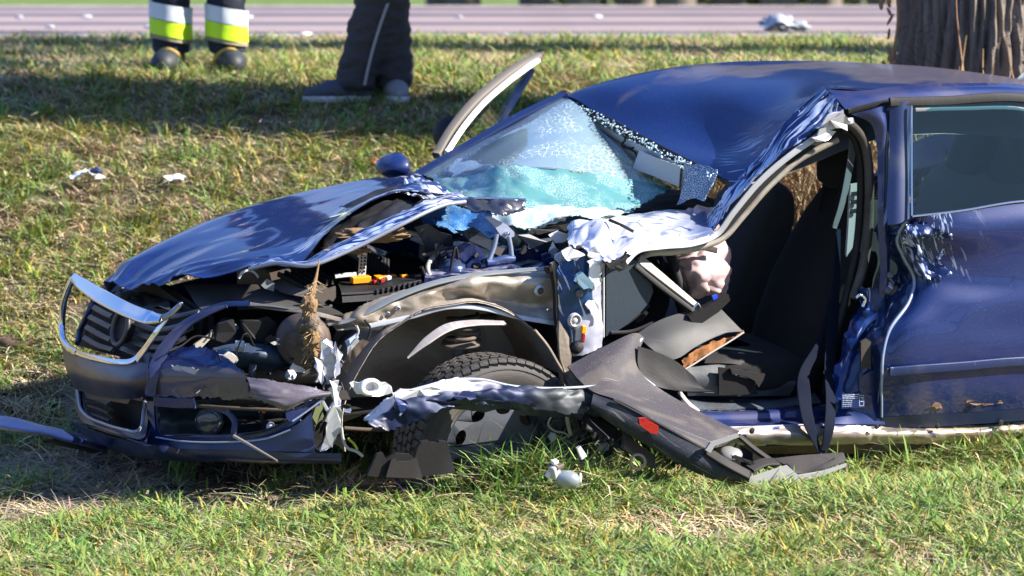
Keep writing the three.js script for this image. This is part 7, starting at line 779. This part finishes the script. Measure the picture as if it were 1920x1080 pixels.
  plate('bracket_face', w, M.plastic, [[-.386,.255,1.1],[-.371,.327,1.1],[-.358,.347,1.1],[-.333,.349,1.1],[-.322,.342,1.1],[-.304,.341,1.1],[-.297,.347,1.1],[-.271,.343,1.1],[-.245,.262,1.1],[-.237,.24,1.1],[-.345,.236,1.1]], { thick: .02 });
  plate('bracket_wing', w, M.plastic, [[-.54,.251,1.12],[-.511,.318,1.12],[-.493,.324,1.12],[-.478,.299,1.12],[-.447,.318,1.12],[-.4,.313,1.12],[-.374,.291,1.12],[-.353,.238,1.12],[-.461,.237,1.12]], { thick: .014 }); plate('bracket_lug', w, M.greyPlastic, [[-.483,.247,1.14],[-.468,.301,1.14],[-.457,.309,1.14],[-.443,.296,1.14],[-.414,.294,1.14],[-.382,.303,1.14],[-.361,.236,1.14]], { thick: .008 });
  const x = mk('broken_lamp_socket', 'small white and grey metal lamp socket lying in the grass', 'lamp socket');
  { const c = [.109,.225,1.22], a = [.75, -.12, .35]; lathe('socket_body', x, P({ color: lin(.30, .34, .36), roughness: .3, metalness: .4 }), [[0, .034], [.014, .036], [.017, .03], [.026, .024], [.031, 0], [.026, -.03], [.014, -.04], [0, -.04]], c, a, 24); const r = new THREE.TorusGeometry(.014, .004, 8, 20); r.rotateY(1.1); r.translate(...[.15,.228,1.22]); put('socket_ring', r, M.white, x); box('socket_base', x, M.lightPlastic, [.064,.251,1.21], [.03, .045, .03], [.2, .3, .4], .006); box('socket_cap', x, P({ color: lin(.10, .08, .07), roughness: .6 }), [.074,.269,1.21], [.035, .014, .028], [.1, .4, .2], .004); box('socket_arm', x, M.white, [.051,.244,1.2], [.016, .03, .018], [.2, .1, -.5], .004); box('socket_cap', x, M.white, [.062,.284,1.21], [.022, .012, .02], [.3, .2, .2], .004); }
  const y = mk('white_plug', 'small white plastic plug lying under the torn wing behind the wheel', 'plastic piece'); strap('plug_body', y, M.white, [[.215,.285,1.05],[.226,.267,1.05],[.238,.248,1.05]], [.016, .02, .024], .01, [0, .2, 1]);
  const z = mk('cable_connector_strip', 'dark connector strip lying in soil beneath the torn door trim', 'plastic piece');
  strap('strip_body', z, M.plastic, [[.266,.351,.98],[.353,.307,.98],[.433,.26,.98]], .07, .02, [.1, .8, .6]); strap('strip_end', z, P({ color: lin(.10, .085, .075), roughness: .7 }), [[.398,.285,1],[.463,.239,1],[.514,.207,1]], .06, .02, [.1, .8, .6]); for (let i = 0; i < 4; i++) { const q = [.289,.311,1.01]; box('socket', z, M.black, [q[0] + i * .02, q[1] - i * .008, q[2]], [.012, .02, .01], [0, 0, -.4], .002); } lathe('ring', z, P({ color: lin(.4, .3, .18), roughness: .6 }), [[.02, .004], [.028, .004], [.028, -.004], [.02, -.004]], [.428,.227,1.06], [-.2, .3, 1], 20);
  const s = mk('dry_stick', 'bare broken stick leaning on the lower bumper edge', 'stick'); tube('stem', s, P({ color: lin(.34, .28, .24), roughness: .8 }), [[-.886,.326,.85],[-.855,.311,.9],[-.823,.295,.95],[-.79,.278,1]], [.006, .005, .004, .003], { sides: 6 });
}
{ // heaps of soil thrown up on the bank
  for (const [u, v, w, lab] of [[0, 428, .11, 'dark heap of thrown-up soil with dry roots at the edge of the bank'], [305, 432, .12, 'dark heap of loose soil beside the bonnet of the wreck'], [215, 462, .09, 'low brown heap of soil between grass tufts before the bonnet'], [240, 832, .05, 'small wet clump of soil and leaves under the bumper lip']]) {
    const z = v > 600 ? -.12 : lerp(-1.55, -1.25, (v - 420) / 50), x = (u - 960) / 5800 * (10 - z), t = thing('soil_heap', lab, 'soil', [x, height(x, z), z], 'soil heaps'); put('mound', lumpGeo([0, 0, 0], [w, w * .4, w * .6], .8, 2.6, u * .1 + 1, 4), M.soil, t); const r = rng(u + 3), g = []; for (let i = 0; i < 26; i++) { const a = r() * 6.28, q = [Math.cos(a) * w * r(), w * .25, Math.sin(a) * w * .6 * r()]; g.push(new THREE.TubeGeometry(new THREE.QuadraticBezierCurve3(V(q), V([q[0] + (r() - .5) * .06, q[1] + .03 * r(), q[2] + .02]), V([q[0] + (r() - .5) * .12, q[1] - .02 * r(), q[2] + .04 * r()])), 5, .0018, 4)); } put('roots', mergeGeometries(g), M.straw, t).userData.kind = 'stuff'; } }
function litter(name, label, cat, g, mat, group) { return tag(put(name, g, mat), label, cat, group); }
{
  const a = [-1.764,.629,-2.803], b = [-1.399,.619,-2.772], c = [1.534,1.036,-7.9], y0 = height(a[0], a[2]);
  const sh = (q, w, h, s) => sheetGeo([[[q[0] - w, q[1] + .01, q[2] - .03], [q[0], q[1] + h, q[2] - .03], [q[0] + w, q[1] + .012, q[2] - .03]], [[q[0] - w, q[1] + .012, q[2] + .04], [q[0], q[1] + h * .6, q[2] + .04], [q[0] + w, q[1] + .012, q[2] + .04]]], { nu: 24, nv: 10, amp: .02, freq: 20 + s, jag: .01 });
  a[1] = height(a[0], a[2]) + .03; b[1] = height(b[0], b[2]) + .035;
  litter('paper_scrap', 'crumpled white and navy plastic scrap in the grass, beside bare soil', 'litter', sh(a, .07, .05, 1), M.paper); const nb = litter('blue_scrap', 'small navy blue fragment lying on the white scrap', 'litter', lumpGeo([a[0] + .04, a[1] + .045, a[2] + .04], [.025, .014, .014], .5, 2, 3), M.paint);
  litter('paper_scrap', 'single flat white scrap lying alone in the grass', 'litter', sh(b, .045, .025, 2), M.paper);
  const rd = thing('road_debris', 'grey broken car fragment lying on the road near the big tree', 'debris', [c[0], 1.0, -7.9]);
  put('shell', lumpGeo([0, .045, 0], [.09, .05, .06], .6, 1.8, 4, 3), P({ color: lin(.25, .27, .33), roughness: .5 }), rd); put('flap', sheetGeo([[[-.1, .02, .05], [0, .1, .06], [.1, .02, .06]], [[-.1, .015, .1], [0, .05, .1], [.12, .015, .1]]], { nu: 14, nv: 6, amp: .02, freq: 15 }), P({ color: lin(.42, .45, .5), roughness: .4 }), rd); put('shard', lumpGeo([.12, .03, .04], [.05, .03, .03], .7, 2, 8, 2), P({ color: lin(.3, .33, .36), roughness: .4 }), rd);
  const r = rng(33), chip = lumpGeo([0, 0, 0], [1, .5, 1], .5, 2, 2, 1); let i = 0;
  for (const [u, v] of [[38, 30], [165, 28], [95, 51], [30, 70], [282, 55], [860, 32], [945, 74], [695, 20], [1120, 28], [470, 34], [575, 74]]) { const z = v < 40 ? -10.5 : v < 60 ? -8.4 : -7.05, q = [0,1.049,-8]; const x = (u - 960) / 5800 * (10 - z), yy = 1.018 - .0235 * (-z - 7) + .012; const m = put('road_chip', chip, i++ % 4 === 3 ? M.black : M.white); m.position.set(x, z > -7 ? height(x, z) + .01 : yy, z); const s = .016 + .012 * r(); m.scale.set(s * 1.6, s, s); m.rotation.y = r() * 3; tag(m, 'small pale chip of broken lamp plastic lying on the road', 'debris', 'plastic chips on the road'); }
  const lf = new THREE.SphereGeometry(1, 8, 6); for (const [u, v] of [[277, 360], [462, 362], [640, 350], [395, 215], [700, 270]]) { const q = [(u - 960), v]; const z = -1.9 - (360 - v) * .012, x = (u - 960) / 5800 * (10 - z) , m = put('dead_leaf', lf, P({ color: lin(.30, .13, .06), roughness: .8 })); m.position.set(x, height(x, z) + .03, z); m.scale.set(.03, .008, .018); m.rotation.set(r() - .5, r() * 3, r() - .5); tag(m, 'brown dead leaf lying on the grass bank', 'leaf', 'dead leaves on the bank'); }
}
renderer.render(scene, camera);
